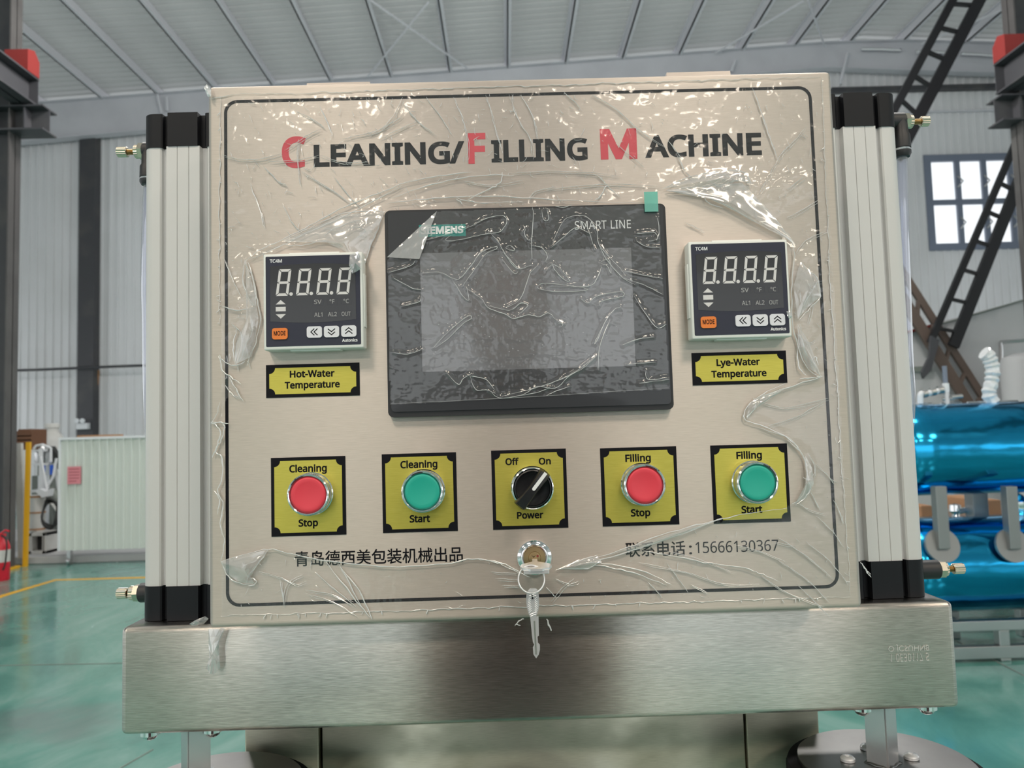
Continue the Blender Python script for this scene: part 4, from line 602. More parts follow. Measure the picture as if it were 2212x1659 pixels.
# crane columns and runway beams
def hcolumn(x_face, sgn, Y, label):
    """H column: flange towards the hall"""
    r = thing('crane_column', label, 'column', (x_face-sgn*.2, Y, 0), 'crane columns')
    bm = B(); box(bm, x_face-sgn*.02, x_face, Y-.11, Y+.11, 0, 8.2) if sgn > 0 else box(bm, x_face, x_face+.02, Y-.11, Y+.11, 0, 8.2)
    obj('flange', bm, 'columnsteel', r)
    o_ = x_face-sgn*.42; bm = B(); box(bm, min(o_, o_+sgn*.02), max(o_, o_+sgn*.02), Y-.11, Y+.11, 0, 8.2); obj('flange', bm, 'columnsteel', r)
    bm = B(); box(bm, min(x_face, o_), max(x_face, o_), Y-.006, Y+.006, 0, 8.2); obj('web', bm, 'darksteel', r)
    bm = B(); box(bm, min(x_face+sgn*.03, o_-sgn*.03), max(x_face+sgn*.03, o_-sgn*.03), Y-.16, Y+.16, 0.001, .03); obj('base_plate', bm, 'yellow', r)
    return r
YC = 9.2
xl = at(37, 900, YC+.11).x; xr = at(2166, 60, YC+.11).x
colL = hcolumn(xl, 1, YC, 'dark grey steel crane column at the left edge, beside the storage corner')
colR = hcolumn(xr, -1, YC, 'dark grey steel crane column at the right edge, beside the window')
def runway(sgn, xin, ztop, zbot, label, red_label, yend):
    """bracket + runway beam + rail"""
    r = thing('crane_runway_beam', label, 'beam', (xin-sgn*.15, 7, zbot), 'crane runway beams')
    a, c = sorted((xin, xin-sgn*.26)); m_ = (a+c)/2
    bm = B(); box(bm, m_-.008, m_+.008, 0, yend, zbot, ztop); obj('web', bm, 'darksteel', r)
    bm = B(); box(bm, a, c, 0, yend, ztop-.02, ztop); obj('flange', bm, 'darksteel', r)
    bm = B(); box(bm, a, c, 0, yend, zbot, zbot+.02); obj('flange', bm, 'darksteel', r)
    bm = B(); box(bm, a+.01, c-.01, yend-.012, yend, zbot+.02, ztop-.02); obj('end_plate', bm, 'darksteel', r)
    bm = B(); box(bm, m_-.03, m_+.03, 0, yend-.1, ztop, ztop+.05); obj('rail', bm, 'redpaint', r, label='red painted crane rail')
    bm = B(); prism(bm, [(m_-.14, yend-.25, ztop), (m_-.14, yend-.25, ztop+.26), (m_-.14, yend-.12, ztop+.3), (m_-.14, yend-.02, ztop+.2), (m_-.14, yend-.02, ztop)], (.28, 0, 0))
    obj('end_stop', bm, 'redpaint', r, label=red_label)
    return r
xin = at(85, 200, YC).x; zt, zb = at(85, 172, YC).z, at(85, 232, YC).z
runway(1, xin, zt, zb, 'dark steel runway beam with red rail, upper left corner', 'red end stop with stepped top', YC)
xin2 = at(2150, 200, YC).x; zt2, zb2 = at(2150, 140, YC).z, at(2150, 205, YC).z
runway(-1, xin2, zt2, zb2, 'dark steel runway beam with red end block, upper right corner', 'red end stop block', YC)
def bracket(p0, p1, r):
    a, c = at(p0[0], p0[1], YC-.05), at(p1[0], p1[1], YC-.05); x0, x1 = min(a.x, c.x), max(a.x, c.x); z0, z1 = min(a.z, c.z), max(a.z, c.z)
    bm = B(); box(bm, x0, x1, YC-.15, YC+.15, z1-.02, z1); box(bm, x0, x1, YC-.15, YC+.15, z0, z0+.02); box(bm, x0, x1, YC-.007, YC+.007, z0+.02, z1-.02)
    b_ = obj('bracket', bm, 'darksteel', r)
    for k in (.3, .75):
        bm = B(); xx = x0+(x1-x0)*k; box(bm, xx-.008, xx+.008, YC-.14, YC+.14, z0+.02, z1-.02); obj('stiffener', bm, 'darksteel', b_)
bracket((-60, 236), (102, 285), colL)
bracket((2152, 210), (2290, 262), colR)

# ladder braces crossing in front of the window
def ladder(pa, pb, qa, qb, Y, m, label, rungs=8, w=(.05, .03)):
    """two chords pa-pb, qa-qb (pixels) with rungs"""
    A, B_, C_, D_ = at(*pa, Y), at(*pb, Y), at(*qa, Y), at(*qb, Y)
    r = thing('lattice_brace', label, 'brace', tuple((B_+D_)/2), 'lattice braces in the right bay')
    def flat(a, c, hw):
        bm = B(); d = (c-a).normalized(); n = Vector((-d.z, 0, d.x))*hw
        prism(bm, [a-n, a+n, c+n, c-n], (0, .06, 0)); return bm
    obj('chord', flat(A, B_, w[0]), m, r); obj('chord', flat(C_, D_, w[1]), m, r)
    for i in range(rungs):
        t = (i+.5)/rungs; obj('rung', flat(A.lerp(B_, t)+Vector((0, .001, 0)), C_.lerp(D_, t)+Vector((0, .001, 0)), .018), m, r)
YB2 = 10.05
ladder((2128, -20), (1940, 340), (2070, -20), (1905, 290), YB2, 'blacksteel', 'black steel lattice brace running down from the roof at upper right', 6, (.075, .05))
ladder((2232, 320), (2062, 748), (2200, 300), (2012, 740), YB2+.1, 'blacksteel', 'black steel lattice brace crossing in front of the window', 7, (.07, .04))
ladder((1940, 625), (2238, 1100), (1935, 560), (2281, 1100), YB2+.25, 'brownsteel', 'brown steel lattice brace above the blue tanks', 10, (.07, .045))
bm = B(); prism(bm, [at(2012, 725, YB2+.05), at(2030, 735, YB2+.05), at(2012, 800, YB2+.05), at(1996, 818, YB2+.05), at(1991, 805, YB2+.05), at(2008, 770, YB2+.05)], (0, .05, 0))
tag(obj('brace_gusset', bm, 'darksteel'), 'dark grey tapered end plate hanging where the braces cross', 'plate')

# ================================================================ STORAGE CORNER, LEFT
YS = 10.2
bm = B(); c = at(120, 1206, 9.5); box(bm, XL+.1, at(320, 1200, 9.5).x+1.2, 9.6, 13, .001, .09, .01)
tag(obj('concrete_plinth', bm, 'housing'), 'low grey concrete plinth under the stored clutter', 'plinth')
PZ = .09
def seat(r): pass
# sandwich panel gate leaf
a = at(135, 1000, 9.45); c = at(322, 1000, 9.45); z0 = at(230, 1186, 9.45).z; z1 = at(230, 948, 9.45).z
r = thing('sliding_gate_panel', 'pale ribbed sheet metal gate panel standing beside the clutter', 'gate', ((a.x+c.x)/2+.3, 9.45, 0))
bm = B(); n = 24; xe = c.x+.5; corrugated(bm, a.x, xe, z0, z1, 9.425, pitch=.098, depth=.022)
box(bm, a.x, xe, 9.43, 9.48, z0, z1); obj('sheet', bm, 'doorpanel', r)
bm = B(); box(bm, a.x-.02, xe, 9.395, 9.49, z1, z1+.03); box(bm, a.x-.02, a.x, 9.395, 9.49, z0, z1); obj('edge_trim', bm, 'whitepl', r)
for x in (a.x+.1, xe-.3):
    bm = B(); cyl(bm, (x-.015, 9.45, .05), (x+.015, 9.45, .05), .05, n=16); box(bm, x-.02, x+.02, 9.42, 9.48, .05, z0); obj('caster', bm, 'stainless', r)
bm = B(); p = at(157, 1008, 9.36); q = at(157, 1046, 9.36); x0, x1 = at(143, 1025, 9.36).x, at(172, 1025, 9.36).x
box(bm, x0, x1, 9.385, 9.39, q.z, p.z); pink = thing('paper_notice', 'pink paper notice stuck on the ribbed gate panel', 'notice', (0, 9.39, q.z))
obj('paper', bm, 'pink', pink)
bm = B()
for i in range(5):
    zz = p.z-(p.z-q.z)*(.15+i*.17); box(bm, x0+.02, x1-.02-(.03 if i == 4 else 0), 9.3838, 9.385, zz-.006, zz+.006)
obj('printed_line', bm, 'pinkprint', pink, kind='stuff')
bm = B(); a = at(175, 944, 9.5); c = at(268, 944, 9.5); box(bm, a.x, c.x, 9.405, 9.485, z1+.03, z1+.05, .004); tag(obj('plank', bm, 'card'), 'thin brown board lying on top of the ribbed gate panel', 'board')
# emergency light
r = thing('emergency_light', 'white twin-head emergency light on the dark wall column', 'light', tuple(at(174, 928, WY-.45)))
bm = B(); a, c = at(162, 914, WY-.5), at(186, 927, WY-.5); box(bm, a.x, c.x, WY-.46, WY-.32, c.z, a.z, .01); obj('case', bm, 'whitepl', r)
for px in (168, 180):
    bm = B(); p = at(px, 909, WY-.5); lathe(bm, p-Vector((0, .05, 0)), (0, 1, 0), [(0, 0), (.0, .055), (.04, .05), (.08, .02), (.1, 0)], 16); obj('lamp_head', bm, 'whitepl', r, smooth=40)
# board, pole, crate, drum
bm = B(); a, c = at(39, 1208, 9.52), at(45, 957, 9.6); prism(bm, [(a.x, 9.52, .09), (a.x+.085, 9.52, .09), (c.x, 9.6, c.z), (c.x-.085, 9.6, c.z)], (0, .05, 0))
tag(obj('white_board', bm, 'offwhite'), 'narrow dirty white board leaning by the left crane column', 'board')
bm = B(); a, c = at(52, 1208, 9.43), at(59, 955, 9.5); prism(bm, [(a.x-.02, 9.43, .0), (a.x+.03, 9.43, .0), (c.x+.03, 9.5, c.z), (c.x-.02, 9.5, c.z)], (0, .035, 0))
tag(obj('yellow_bar', bm, 'yellow'), 'tall yellow bar leaning upright in front of the clutter', 'bar')
def sbox(px0, px1, py0, py1, Y, d, m, name, label, cat, bev=.01):
    bm = B(); pbox(bm, px0, px1, py0, py1, Y, Y+d, bev); return tag(obj(name, bm, m), label, cat)
# shelf unit
X0, X1 = at(54, 1000, YS).x, at(89, 1000, YS).x
r = thing('storage_rack', 'white metal storage rack loaded with parts behind the yellow bar', 'rack', ((X0+X1)/2, YS+.2, PZ))
for x in (X0, X1):
    for y in (YS, YS+.5):
        bm = B(); box(bm, x-.018, x+.018, y-.018, y+.018, PZ, at(70, 972, YS).z); obj('post', bm, 'whitepl', r)
shz = [at(70, yy, YS).z for yy in (1060, 1002, 972)]
for z in shz:
    bm = B(); box(bm, X0-.02, X1+.02, YS-.02, YS+.52, z-.025, z+.004, .003); obj('shelf', bm, 'whitepl', r)
bm = B(); zc = shz[2]+.004; a, c = at(43, 930, YS+.1), at(73, 930, YS+.1); box(bm, a.x, c.x, YS+.05, YS+.4, zc, at(58, 927, YS+.1).z, .01)
r = thing('wooden_crate', 'brown wooden crate on top of the storage rack', 'crate', ((a.x+c.x)/2, YS+.2, zc)); obj('side', bm, 'wood', r)
for k in range(1, 5):
    bm = B(); z = zc+(at(58, 927, YS+.1).z-zc)*k/5; box(bm, a.x-.006, c.x+.006, YS+.04, YS+.05, z-.045, z+.03, .003); obj('slat', bm, 'wood', r)
xx = (X0+X1)/2
bm = B(); lathe(bm, (xx-.02, YS+.22, shz[1]+.004), (0, 0, 1), [(0, 0), (0, .075), (.12, .085), (.22, .06), (.24, .05), (.24, 0)], 20); tag(obj('steel_pot', bm, 'stainless', smooth=40), 'dull steel pot on the middle shelf of the storage rack', 'pot')
bm = B(); lathe(bm, (xx+.05, YS+.12, shz[0]+.004), (0, 0, 1), [(0, 0), (0, .05), (.18, .05), (.2, .02), (.27, .018), (.27, 0)], 16); tag(obj('spray_bottle', bm, 'whitepl', smooth=40), 'white bottle on the lower shelf of the storage rack', 'bottle')
# pale drum with neck, standing on a stand behind
D0 = at(103, 980, 11.2)
r = thing('storage_drum', 'pale round-shouldered drum standing high at the back of the clutter', 'drum', (D0.x, 11.3, PZ))
zb = at(103, 1000, 11.2).z; zt = at(103, 915, 11.2).z; R = (at(126, 950, 11.2).x-at(80, 950, 11.2).x)/2
bm = B(); hgt = zt-zb; lathe(bm, (D0.x, 11.3, zb), (0, 0, 1), [(0, 0), (0, R*.95), (.02, R), (hgt*.55, R), (hgt*.68, R*.93), (hgt*.78, R*.62), (hgt*.8, R*.58), (hgt*.88, R*.58), (hgt*.89, R*.66), (hgt*.97, R*.66), (hgt, R*.6), (hgt, 0)], 36); obj('tank', bm, 'offwhite', r, smooth=40)
bm = B()
for sx in (-1, 1):
    for sy in (-1, 1): box(bm, D0.x+sx*R*.7-.02, D0.x+sx*R*.7+.02, 11.3+sy*R*.7-.02, 11.3+sy*R*.7+.02, PZ, zb)
obj('stand', bm, 'greymachine', r)
# tall pale bin, white stool, chair, cables, motor
a, c = at(56, 1100, 9.95), at(86, 1100, 9.95); zt = at(70, 1070, 9.95).z; zb = at(70, 1150, 9.95).z
r = thing('paper_roll', 'tall pale pinkish roll standing on the small box frame', 'roll', ((a.x+c.x)/2, 10.05, zb))
bm = B(); lathe(bm, ((a.x+c.x)/2, 10.05, zb), (0, 0, 1), [(0, 0), (0, (c.x-a.x)/2), (zt-zb, (c.x-a.x)/2), (zt-zb, .02), (zt-zb-.02, 0)], 24); obj('roll', bm, 'offwhite', r, smooth=40)
for k in (.05, .5, .93):
    bm = B(); lathe(bm, ((a.x+c.x)/2, 10.05, zb+(zt-zb)*k), (0, 0, 1), [(0, (c.x-a.x)/2+.001), (.0, (c.x-a.x)/2+.005), (.02, (c.x-a.x)/2+.005), (.02, (c.x-a.x)/2+.001)], 24); obj('band', bm, 'card', r)
bm = B(); x0, x1 = at(56, 1180, 9.8).x, at(94, 1180, 9.8).x; zt = zb
for (p, q) in (((x0, PZ), (x1, PZ+.04)), ((x0, zt-.04), (x1, zt)), ((x0, PZ), (x0+.04, zt)), ((x1-.04, PZ), (x1, zt)), ((x0+.17, PZ), (x0+.2, zt))):
    box(bm, p[0], q[0], 9.85, 10.2, p[1], q[1], .005)
r = thing('small_frame_stand', 'small beige box frame on the plinth under the pale roll', 'stand', ((x0+x1)/2, 10, PZ)); obj('frame', bm, 'offwhite', r)
bm = B(); box(bm, x0+.05, x0+.16, 9.95, 10.15, PZ+.04, zt-.05, .01); obj('box_inside', bm, 'cable', r)
# leaning white folding chair
r = thing('folding_chair', 'white tubular folding chair upturned on the clutter pile', 'chair', tuple(at(100, 1065, 10.4)))
def pl(pts, Y): return [at(x, y, Y) for x, y in pts]
bm = B(); tube(bm, pl([(73, 970), (78, 963), (92, 960), (110, 968), (110, 998)], 10.08), .016, 6); obj('back_frame', bm, 'whitepl', r)
bm = B(); tube(bm, pl([(88, 985), (96, 1030), (104, 1070)], 10.08), .016, 6); obj('leg', bm, 'whitepl', r)
bm = B(); tube(bm, pl([(122, 990), (115, 1030), (100, 1055)], 10.1), .016, 6); obj('leg', bm, 'whitepl', r)
bm = B(); pbox(bm, 83, 91, 968, 985, 10.08, 10.11, .005); obj('seat', bm, 'whitepl', r)
bm = B(); prism(bm, pl([(104, 965), (112, 964), (124, 985), (128, 1010), (120, 1014), (112, 1000)], 10.3), (0, .08, 0)); tag(obj('black_bag', bm, 'cable'), 'black bag lying against the folding chair', 'bag')
bm = B(); lathe(bm, at(104, 1010, 10.95), (.0, .0, 1), [(-.104, 0), (-.1, .09), (.08, .1), (.1, .08), (.1, 0)], 20); tag(obj('blue_bucket', bm, 'blue', smooth=40), 'blue plastic bucket behind the white chair legs, on the grey locker', 'bucket')
bm = B(); lathe(bm, at(103, 1063, 10.25), (1, .1, -.85), [(0, 0), (0, .10), (.30, .11), (.30, .07), (.42, .06), (.42, 0)], 24); tag(obj('electric_motor', bm, 'greymachine', smooth=40), 'grey-green cylindrical motor tilted behind the gate panel', 'motor')
q_ = at(104, 1010, 10.95); bm = B(); box(bm, q_.x-.14, q_.x+.14, 10.8, 11.1, PZ, q_.z-.105, .01)
tag(obj('grey_locker', bm, 'greymachine'), 'narrow grey locker behind the clutter with the blue bucket on top', 'locker')
sbox(95, 136, 1152, 1172, 10.3, .4, 'cable', 'dark_crate', 'low black crate of scrap beside the gate panel', 'crate')
sbox(112, 140, 1090, 1152, 10.42, .3, 'greymachine', 'dark_machine_box', 'dark grey machine casing half hidden by the gate panel', 'machine')
bm = B()
for k in range(6):
    c0 = at(107+k*1.2, 1110, 9.75+.02*k); R1, R2 = .09+.008*k, .19-.008*k
    tube(bm, [c0+Vector((R1*cos(t_)+.0, .02*sin(3*t_), R2*sin(t_))) for t_ in np.linspace(0, 2*pi, 28, endpoint=False)], .013, 6, closed=True)
tag(obj('cable_coil', bm, 'cable'), 'coil of thick black cable hanging in the clutter', 'cable')
bm = B(); tube(bm, pl([(92, 1082), (96, 1078), (112, 1088), (128, 1110)], 10.0), .016, 6); tag(obj('bent_pipe', bm, 'offwhite'), 'pale bent pipe over the cable coil', 'pipe')
bm = B(); tube(bm, pl([(118, 1000), (124, 1040), (127, 1080)], 10.25), .02, 6); tag(obj('grey_pipe', bm, 'stainless'), 'thin grey pipe upright beside the gate panel', 'pipe')
bm = B(); prism(bm, pl([(76, 1062), (84, 1056), (98, 1062), (108, 1056), (104, 1072), (90, 1075)], 9.95), (0, .1, 0)); tag(obj('blue_cloth', bm, 'whitepl'), 'pale cloth bundle between the rack and the motor', 'cloth')
# fire extinguisher
p = at(3, 1240, 8.5); r = thing('fire_extinguisher', 'red fire extinguisher on the floor at the left edge', 'extinguisher', (p.x, 8.5, 0))
bm = B(); lathe(bm, (p.x, 8.5, 0), (0, 0, 1), [(0, 0), (0, .075), (.01, .08), (.36, .08), (.42, .06), (.45, .03), (.47, .025), (.47, 0)], 28); obj('cylinder', bm, 'redpaint', r, smooth=40)
M['extred'] = mat('extinguisher_red', (.62, .01, .03), .35); r.children[0].data.materials[0] = M['extred']
bm = B(); box(bm, p.x-.03, p.x+.03, 8.47, 8.53, .47, .5, .004); tube(bm, [(p.x-.02, 8.5, .5), (p.x+.05, 8.48, .54), (p.x+.1, 8.46, .53)], .01, 6); obj('handle', bm, 'extred', r)
bm = B(); lathe(bm, (p.x, 8.5, .2), (0, 0, 1), [(0, .0803), (0, .0812), (.13, .0812), (.13, .0803)], 28); obj('paper_label', bm, 'offwhite', r, smooth=40)
bm = B(); tube(bm, smoothpath([(p.x+.02, 8.46, .49), (p.x+.09, 8.44, .42), (p.x+.085, 8.43, .2), (p.x+.06, 8.43, .12)]), .009, 6); obj('hose', bm, 'cable', r)

# ================================================================ BLUE TANKS, RIGHT
YT = 4.6
zc1 = at(2100, 971, YT).z; zc2 = at(2100, 1232, YT).z; RT = .285; tx0 = at(1935, 1000, YT).x; tx1 = tx0+3.0
def tank(zc, label, Yc, R=RT, top=True):
    r = thing('filter_vessel', label, 'tank', ((tx0+tx1)/2, Yc, zc-R), 'blue wrapped vessels')
    bm = B(); prof = [(0, 0), (.02, R*.55), (.07, R*.85), (.14, R)] + [(.14+(tx1-tx0-.28)*k/24, R*(1+.004*sin(k*2.1))) for k in range(1, 25)] + [(tx1-tx0-.07, R*.85), (tx1-tx0-.02, R*.55), (tx1-tx0, 0)]
    lathe(bm, (tx0, Yc, zc), (1, 0, 0), prof, 64); obj('shell', bm, 'bluefilm', r, smooth=50)
    return r
v1 = tank(zc1, 'upper horizontal vessel wrapped in shiny blue film', YT+.25)
v2 = tank(zc2, 'lower horizontal vessel wrapped in shiny blue film', YT+.25)
for k, px in enumerate((1990, 2052, 2110, 2175)):
    bm = B(); p = at(px, 869, YT+.25); cyl(bm, (p.x-.06, p.y, zc1+RT-.002), (p.x+.07, p.y, zc1+RT-.002), .012, n=10); obj('seam_strip', bm, 'chrome', v1)
r = thing('vessel_frame', 'stainless steel frame with square posts carrying the blue vessels', 'frame', ((tx0+tx1)/2, YT, 0))
for px in (2032, 2184):
    p = at(px, 1100, YT-.05); bm = B(); box(bm, p.x-.038, p.x+.028, YT-.08, YT-.02, at(px, 1185, YT-.05).z, at(px, 1050, YT-.05).z, .004)
    obj('post', bm, 'stain_dull', r)
    bm = B(); lathe(bm, (p.x, YT-.03, at(px, 1180, YT-.05).z), (0, -.9, .25), [(0, 0), (0, .1), (.02, .1), (.02, 0)], 28); obj('foot_pad', bm, 'stain_dull', r)
for px in (2110, 2268):
    p = at(px, 1100, YT+.5); bm = B(); box(bm, p.x-.05, p.x+.05, YT+.45, YT+.55, zc2, zc1, .004); obj('post', bm, 'stain_dull', r)
zz = [at(2150, y, YT).z for y in (1338, 1360, 1393, 1420)]
bm = B(); box(bm, tx0-.1, tx1, YT-.03, YT+.03, zz[1], zz[0], .004); obj('rail', bm, 'stainless', r)
bm = B(); box(bm, tx0-.1, tx1, YT-.03, YT+.03, zz[3], zz[2], .004); obj('rail', bm, 'stainless', r)
bm = B(); box(bm, tx0-.1, tx1, YT+.47, YT+.53, zz[1], zz[0], .004); obj('rail', bm, 'stainless', r)
for px in (2163, 2330):
    p = at(px, 1370, YT); bm = B(); box(bm, p.x-.03, p.x+.03, YT-.029, YT+.029, zz[2], zz[1], .003); obj('leg', bm, 'stainless', r)
for px in (2000, 2163, 2330):
    p = at(px, 1370, YT); bm = B(); box(bm, p.x-.03, p.x+.03, YT-.03, YT+.03, 0.001, zz[3], .003); obj('leg', bm, 'stainless', r)
    bm = B(); box(bm, p.x-.03, p.x+.03, YT+.47, YT+.53, 0.001, zz[1], .003); obj('leg', bm, 'stainless', r)
for x in np.linspace(tx0+.3, tx1-.3, 4):
    bm = B(); box(bm, x-.03, x+.03, YT+.03, YT+.47, zz[1]-.001, zz[0]+.001); obj('cross_bar', bm, 'stainless', r)
# things seen in the gap
sbox(1990, 2015, 1092, 1129, YT+1.1, .5, 'card', 'cardboard_box', 'brown cardboard box behind the gap left of the first square post', 'box')
sbox(2122, 2164, 1080, 1125.5, YT+1.1, .5, 'card', 'open_carton', 'open tan carton seen between the two blue vessels', 'box')
bm = B(); box(bm, tx0-.4, tx1+1, YT+.95, YT+1.75, .72, at(2100, 1126, YT+1.1).z, .01)
r = thing('work_table', 'pale steel work table behind the blue vessels', 'table', ((tx0+tx1)/2, YT+1.3, 0)); obj('tabletop', bm, 'stainless', r)
for x in (tx0-.35, tx1+.9):
    for y in (YT+1.0, YT+1.7):
        bm = B(); box(bm, x-.03, x+.03, y-.03, y+.03, .001, .72); obj('leg', bm, 'stainless', r)
bm = B(); lathe(bm, at(2064, 1110, YT+.6), (0, 0, 1), [(-.06, 0), (-.06, .035), (0, .02), (.02, .04), (.06, .035), (.07, 0)], 18); lathe(bm, at(2070, 1105, YT+.55), (1, 0, .2), [(0, 0), (0, .02), (.09, .02), (.09, 0)], 14)
tag(obj('pipe_valve', bm, 'chrome', smooth=40), 'small shiny valve in the gap between the blue vessels', 'valve')
bm = B(); lathe(bm, at(2200, 1110, YT+.3), (0, 0, 1), [(-.12, 0), (-.12, .05), (0, .05), (.03, .07), (.08, .07), (.12, .03), (.14, 0)], 18)
tag(obj('pipe_elbow', bm, 'chrome', smooth=40), 'shiny capped pipe stub at right between the blue vessels', 'pipe')
# wavy clamp edge of lower opening
# gauge, taps and wrapped pipe on top of the upper vessel
zt1 = zc1+RT
r = thing('pressure_gauge_stand', 'small clear-wrapped valve with blue stem on the upper blue vessel', 'valve', (at(2045, 868, YT+.25).x, YT+.25, zt1))
p = at(2045, 868, YT+.25).x
bm = B(); cyl(bm, (p, YT+.25, zt1-.01), (p, YT+.25, zt1+.075), .016, n=14); obj('stem', bm, 'stainless', r, smooth=40)
bm = B(); cyl(bm, (p, YT+.25, zt1+.075), (p, YT+.25, zt1+.13), .02, n=14); obj('sleeve', bm, 'whitepl', r, smooth=40)
bm = B(); cyl(bm, (p, YT+.25, zt1+.13), (p, YT+.25, zt1+.24), .014, n=14); obj('blue_rod', bm, 'winframe', r, smooth=40)
bm = B(); cyl(bm, (p+.03, YT+.25, zt1+.04), (p+.10, YT+.25, zt1+.045), .014, n=12); cyl(bm, (p-.03, YT+.25, zt1+.03), (p+.05, YT+.25, zt1+.03), .01, n=12); obj('side_tap', bm, 'stainless', r, smooth=40)
r = thing('bent_clamp_pipe', 'jointed white pipe elbow on the upper blue vessel', 'pipe', (at(1990, 868, YT+.25).x, YT+.25, zt1))
bm = B(); tube(bm, smoothpath([at(1988, 872, YT+.25), at(1989, 852, YT+.25), at(2000, 850, YT+.25), at(2020, 846, YT+.25), at(2036, 842, YT+.25)]), .018, 10); obj('pipe', bm, 'whitepl', r, smooth=50)
for px, py in ((1997, 851), (2015, 847), (2031, 843)):
    bm = B(); q = at(px, py, YT+.25); cyl(bm, q-Vector((.014, 0, 0)), q+Vector((.014, 0, .004)), .026, n=14); obj('clamp', bm, 'stainless', r, smooth=40)
r = thing('wrapped_standpipe', 'standpipe wrapped in crumpled clear plastic on the upper blue vessel', 'pipe', (at(2140, 868, YT+.25).x, YT+.25, zt1))
bm = B(); pts = smoothpath([at(2146, 872, YT+.25), at(2136, 850, YT+.25), at(2142, 825, YT+.25), at(2144, 795, YT+.25), at(2135, 770, YT+.25), at(2125, 762, YT+.25)], 5)
tube(bm, pts, [.03+.014*abs(sin(i*1.3))+.006*random.random() for i in range(len(pts))], 10); obj('plastic_wrap', bm, 'crease', r)
# pale housing and tall tank behind
YH = 10.5
bm = B(); prism(bm, [at(1940, 905, YH), at(1940, 722, YH), at(2031, 700, YH), at(2089, 684, YH), at(2240, 640, YH), at(2500, 600, YH), at(2500, 1120, YH), at(1940, 1150, YH)], (0, 2.2, 0))
r = thing('large_grey_housing', 'large smooth pale grey housing with sloping top behind the blue vessels', 'housing', (at(2200, 900, YH).x, YH+1, 0))
bm2 = B(); xa, xb = at(1940, 722, YH).x, at(2500, 600, YH).x
tz = [at(1940, 722, YH), at(2031, 700, YH), at(2089, 684, YH), at(2240, 640, YH), at(2500, 600, YH)]
prism(bm2, [Vector((xa, YH, .001))]+[Vector((q.x, YH, q.z)) for q in tz]+[Vector((xb, YH, .001))], (0, 2.2, 0)); bm.free(); obj('casing', bm2, 'housing', r)
bm = B(); tube(bm, [at(1950, 722, YH-.02), at(2031, 700, YH-.02), at(2089, 684, YH-.02), at(2240, 640, YH-.02)], .015, 6); obj('top_edge', bm, 'greymachine', r)
bm = B(); tube(bm, [at(1955, 719, YH-.06), at(2031, 698, YH-.06)], .022, 6); obj('red_pipe', bm, 'redpaint', r)
bm = B(); box(bm, xa, at(2010, 800, YH).x, YH-.05, YH, at(1990, 800, YH).z-.02, at(1990, 792, YH).z); obj('ledge', bm, 'greymachine', r)
bm = B(); tube(bm, smoothpath([at(2162, 905, YH-.3), at(2162, 760, YH-.3), at(2160, 742, YH-.3), at(2175, 738, YH-.3), at(2260, 732, YH-.3)], 5), .025, 8); tag(obj('pipe_loop', bm, 'stainless'), 'thin steel pipe bent over the pale tank at the right edge', 'pipe')
p = at(2215, 800, 9.9); zt = at(2200, 765, 9.9).z; r_ = (at(2215, 800, 9.9).x-at(2168, 800, 9.9).x)
r = thing('upright_tank', 'upright pale steel tank at the right edge behind the blue vessels', 'tank', (p.x, 9.9+r_, 0))
bm = B(); lathe(bm, (p.x, 9.9, .3), (0, 0, 1), [(0, 0), (0, r_), (zt-.42, r_), (zt-.34, r_*.9), (zt-.3, r_*.5), (zt-.28, 0)], 40); obj('shell', bm, 'housing', r, smooth=40)
for k in range(3):
    bm = B(); cyl(bm, (p.x+r_*.7*cos(k*2.1+1), 9.9+r_*.7*sin(k*2.1+1), .001), (p.x+r_*.7*cos(k*2.1+1), 9.9+r_*.7*sin(k*2.1+1), .32), .04, n=12); obj('leg', bm, 'stainless', r)
# invented housings for the added lamps, out of view under the roof
for (x, y) in LAMPS:
    r = thing('added_hall_lamp', 'round white lamp added out of view under the roof to light the hall', 'lamp', (x, y, 6.95), 'added lamps under the roof')
    bm = B(); lathe(bm, (x, y, 6.95), (0, 0, 1), [(0, .05), (0, .28), (.02, .3), (.2, .12), (.35, .1), (.35, 0)], 28); obj('housing', bm, 'whitepl', r, smooth=40)
    bm = B(); lathe(bm, (x, y, 6.945), (0, 0, 1), [(0, 0), (0, .24), (.01, .24), (.01, 0)], 28); obj('lens', bm, 'added_lampglass', r)
    bm = B(); cyl(bm, (x, y, 7.3), (x, y, roofz(x)+.15), .012, n=6); obj('hanger', bm, 'darksteel', r)

# ================================================================ THE MACHINE
D = .553
Lx, Rx_, Zt, Zb = -.2125974, .24991758, H+.26411153, H-.12877305
# crossbeam
YBm = .600
a = at(259, 1470, YBm); c = at(2067, 1400, YBm); bz1 = at(262, 1356, YBm).z; bz0 = at(262, 1590, YBm).z
beam = thing('crossbeam', 'wide stained stainless steel crossbeam under the control cabinet', 'beam', ((a.x+c.x)/2, YBm+.05, bz0))
bm = B(); box(bm, a.x, c.x, YBm, YBm+.115, bz0, bz1, .0045, 4); obj('beam_shell', bm, 'beam', beam, smooth=40)
me = B()
def stamp(s, x0, x1, y, cap):
    return text(s, x0, x1, y, cap, YBm, 'beam', beam, name='stamped_lettering', off=.01, thick=.0003)
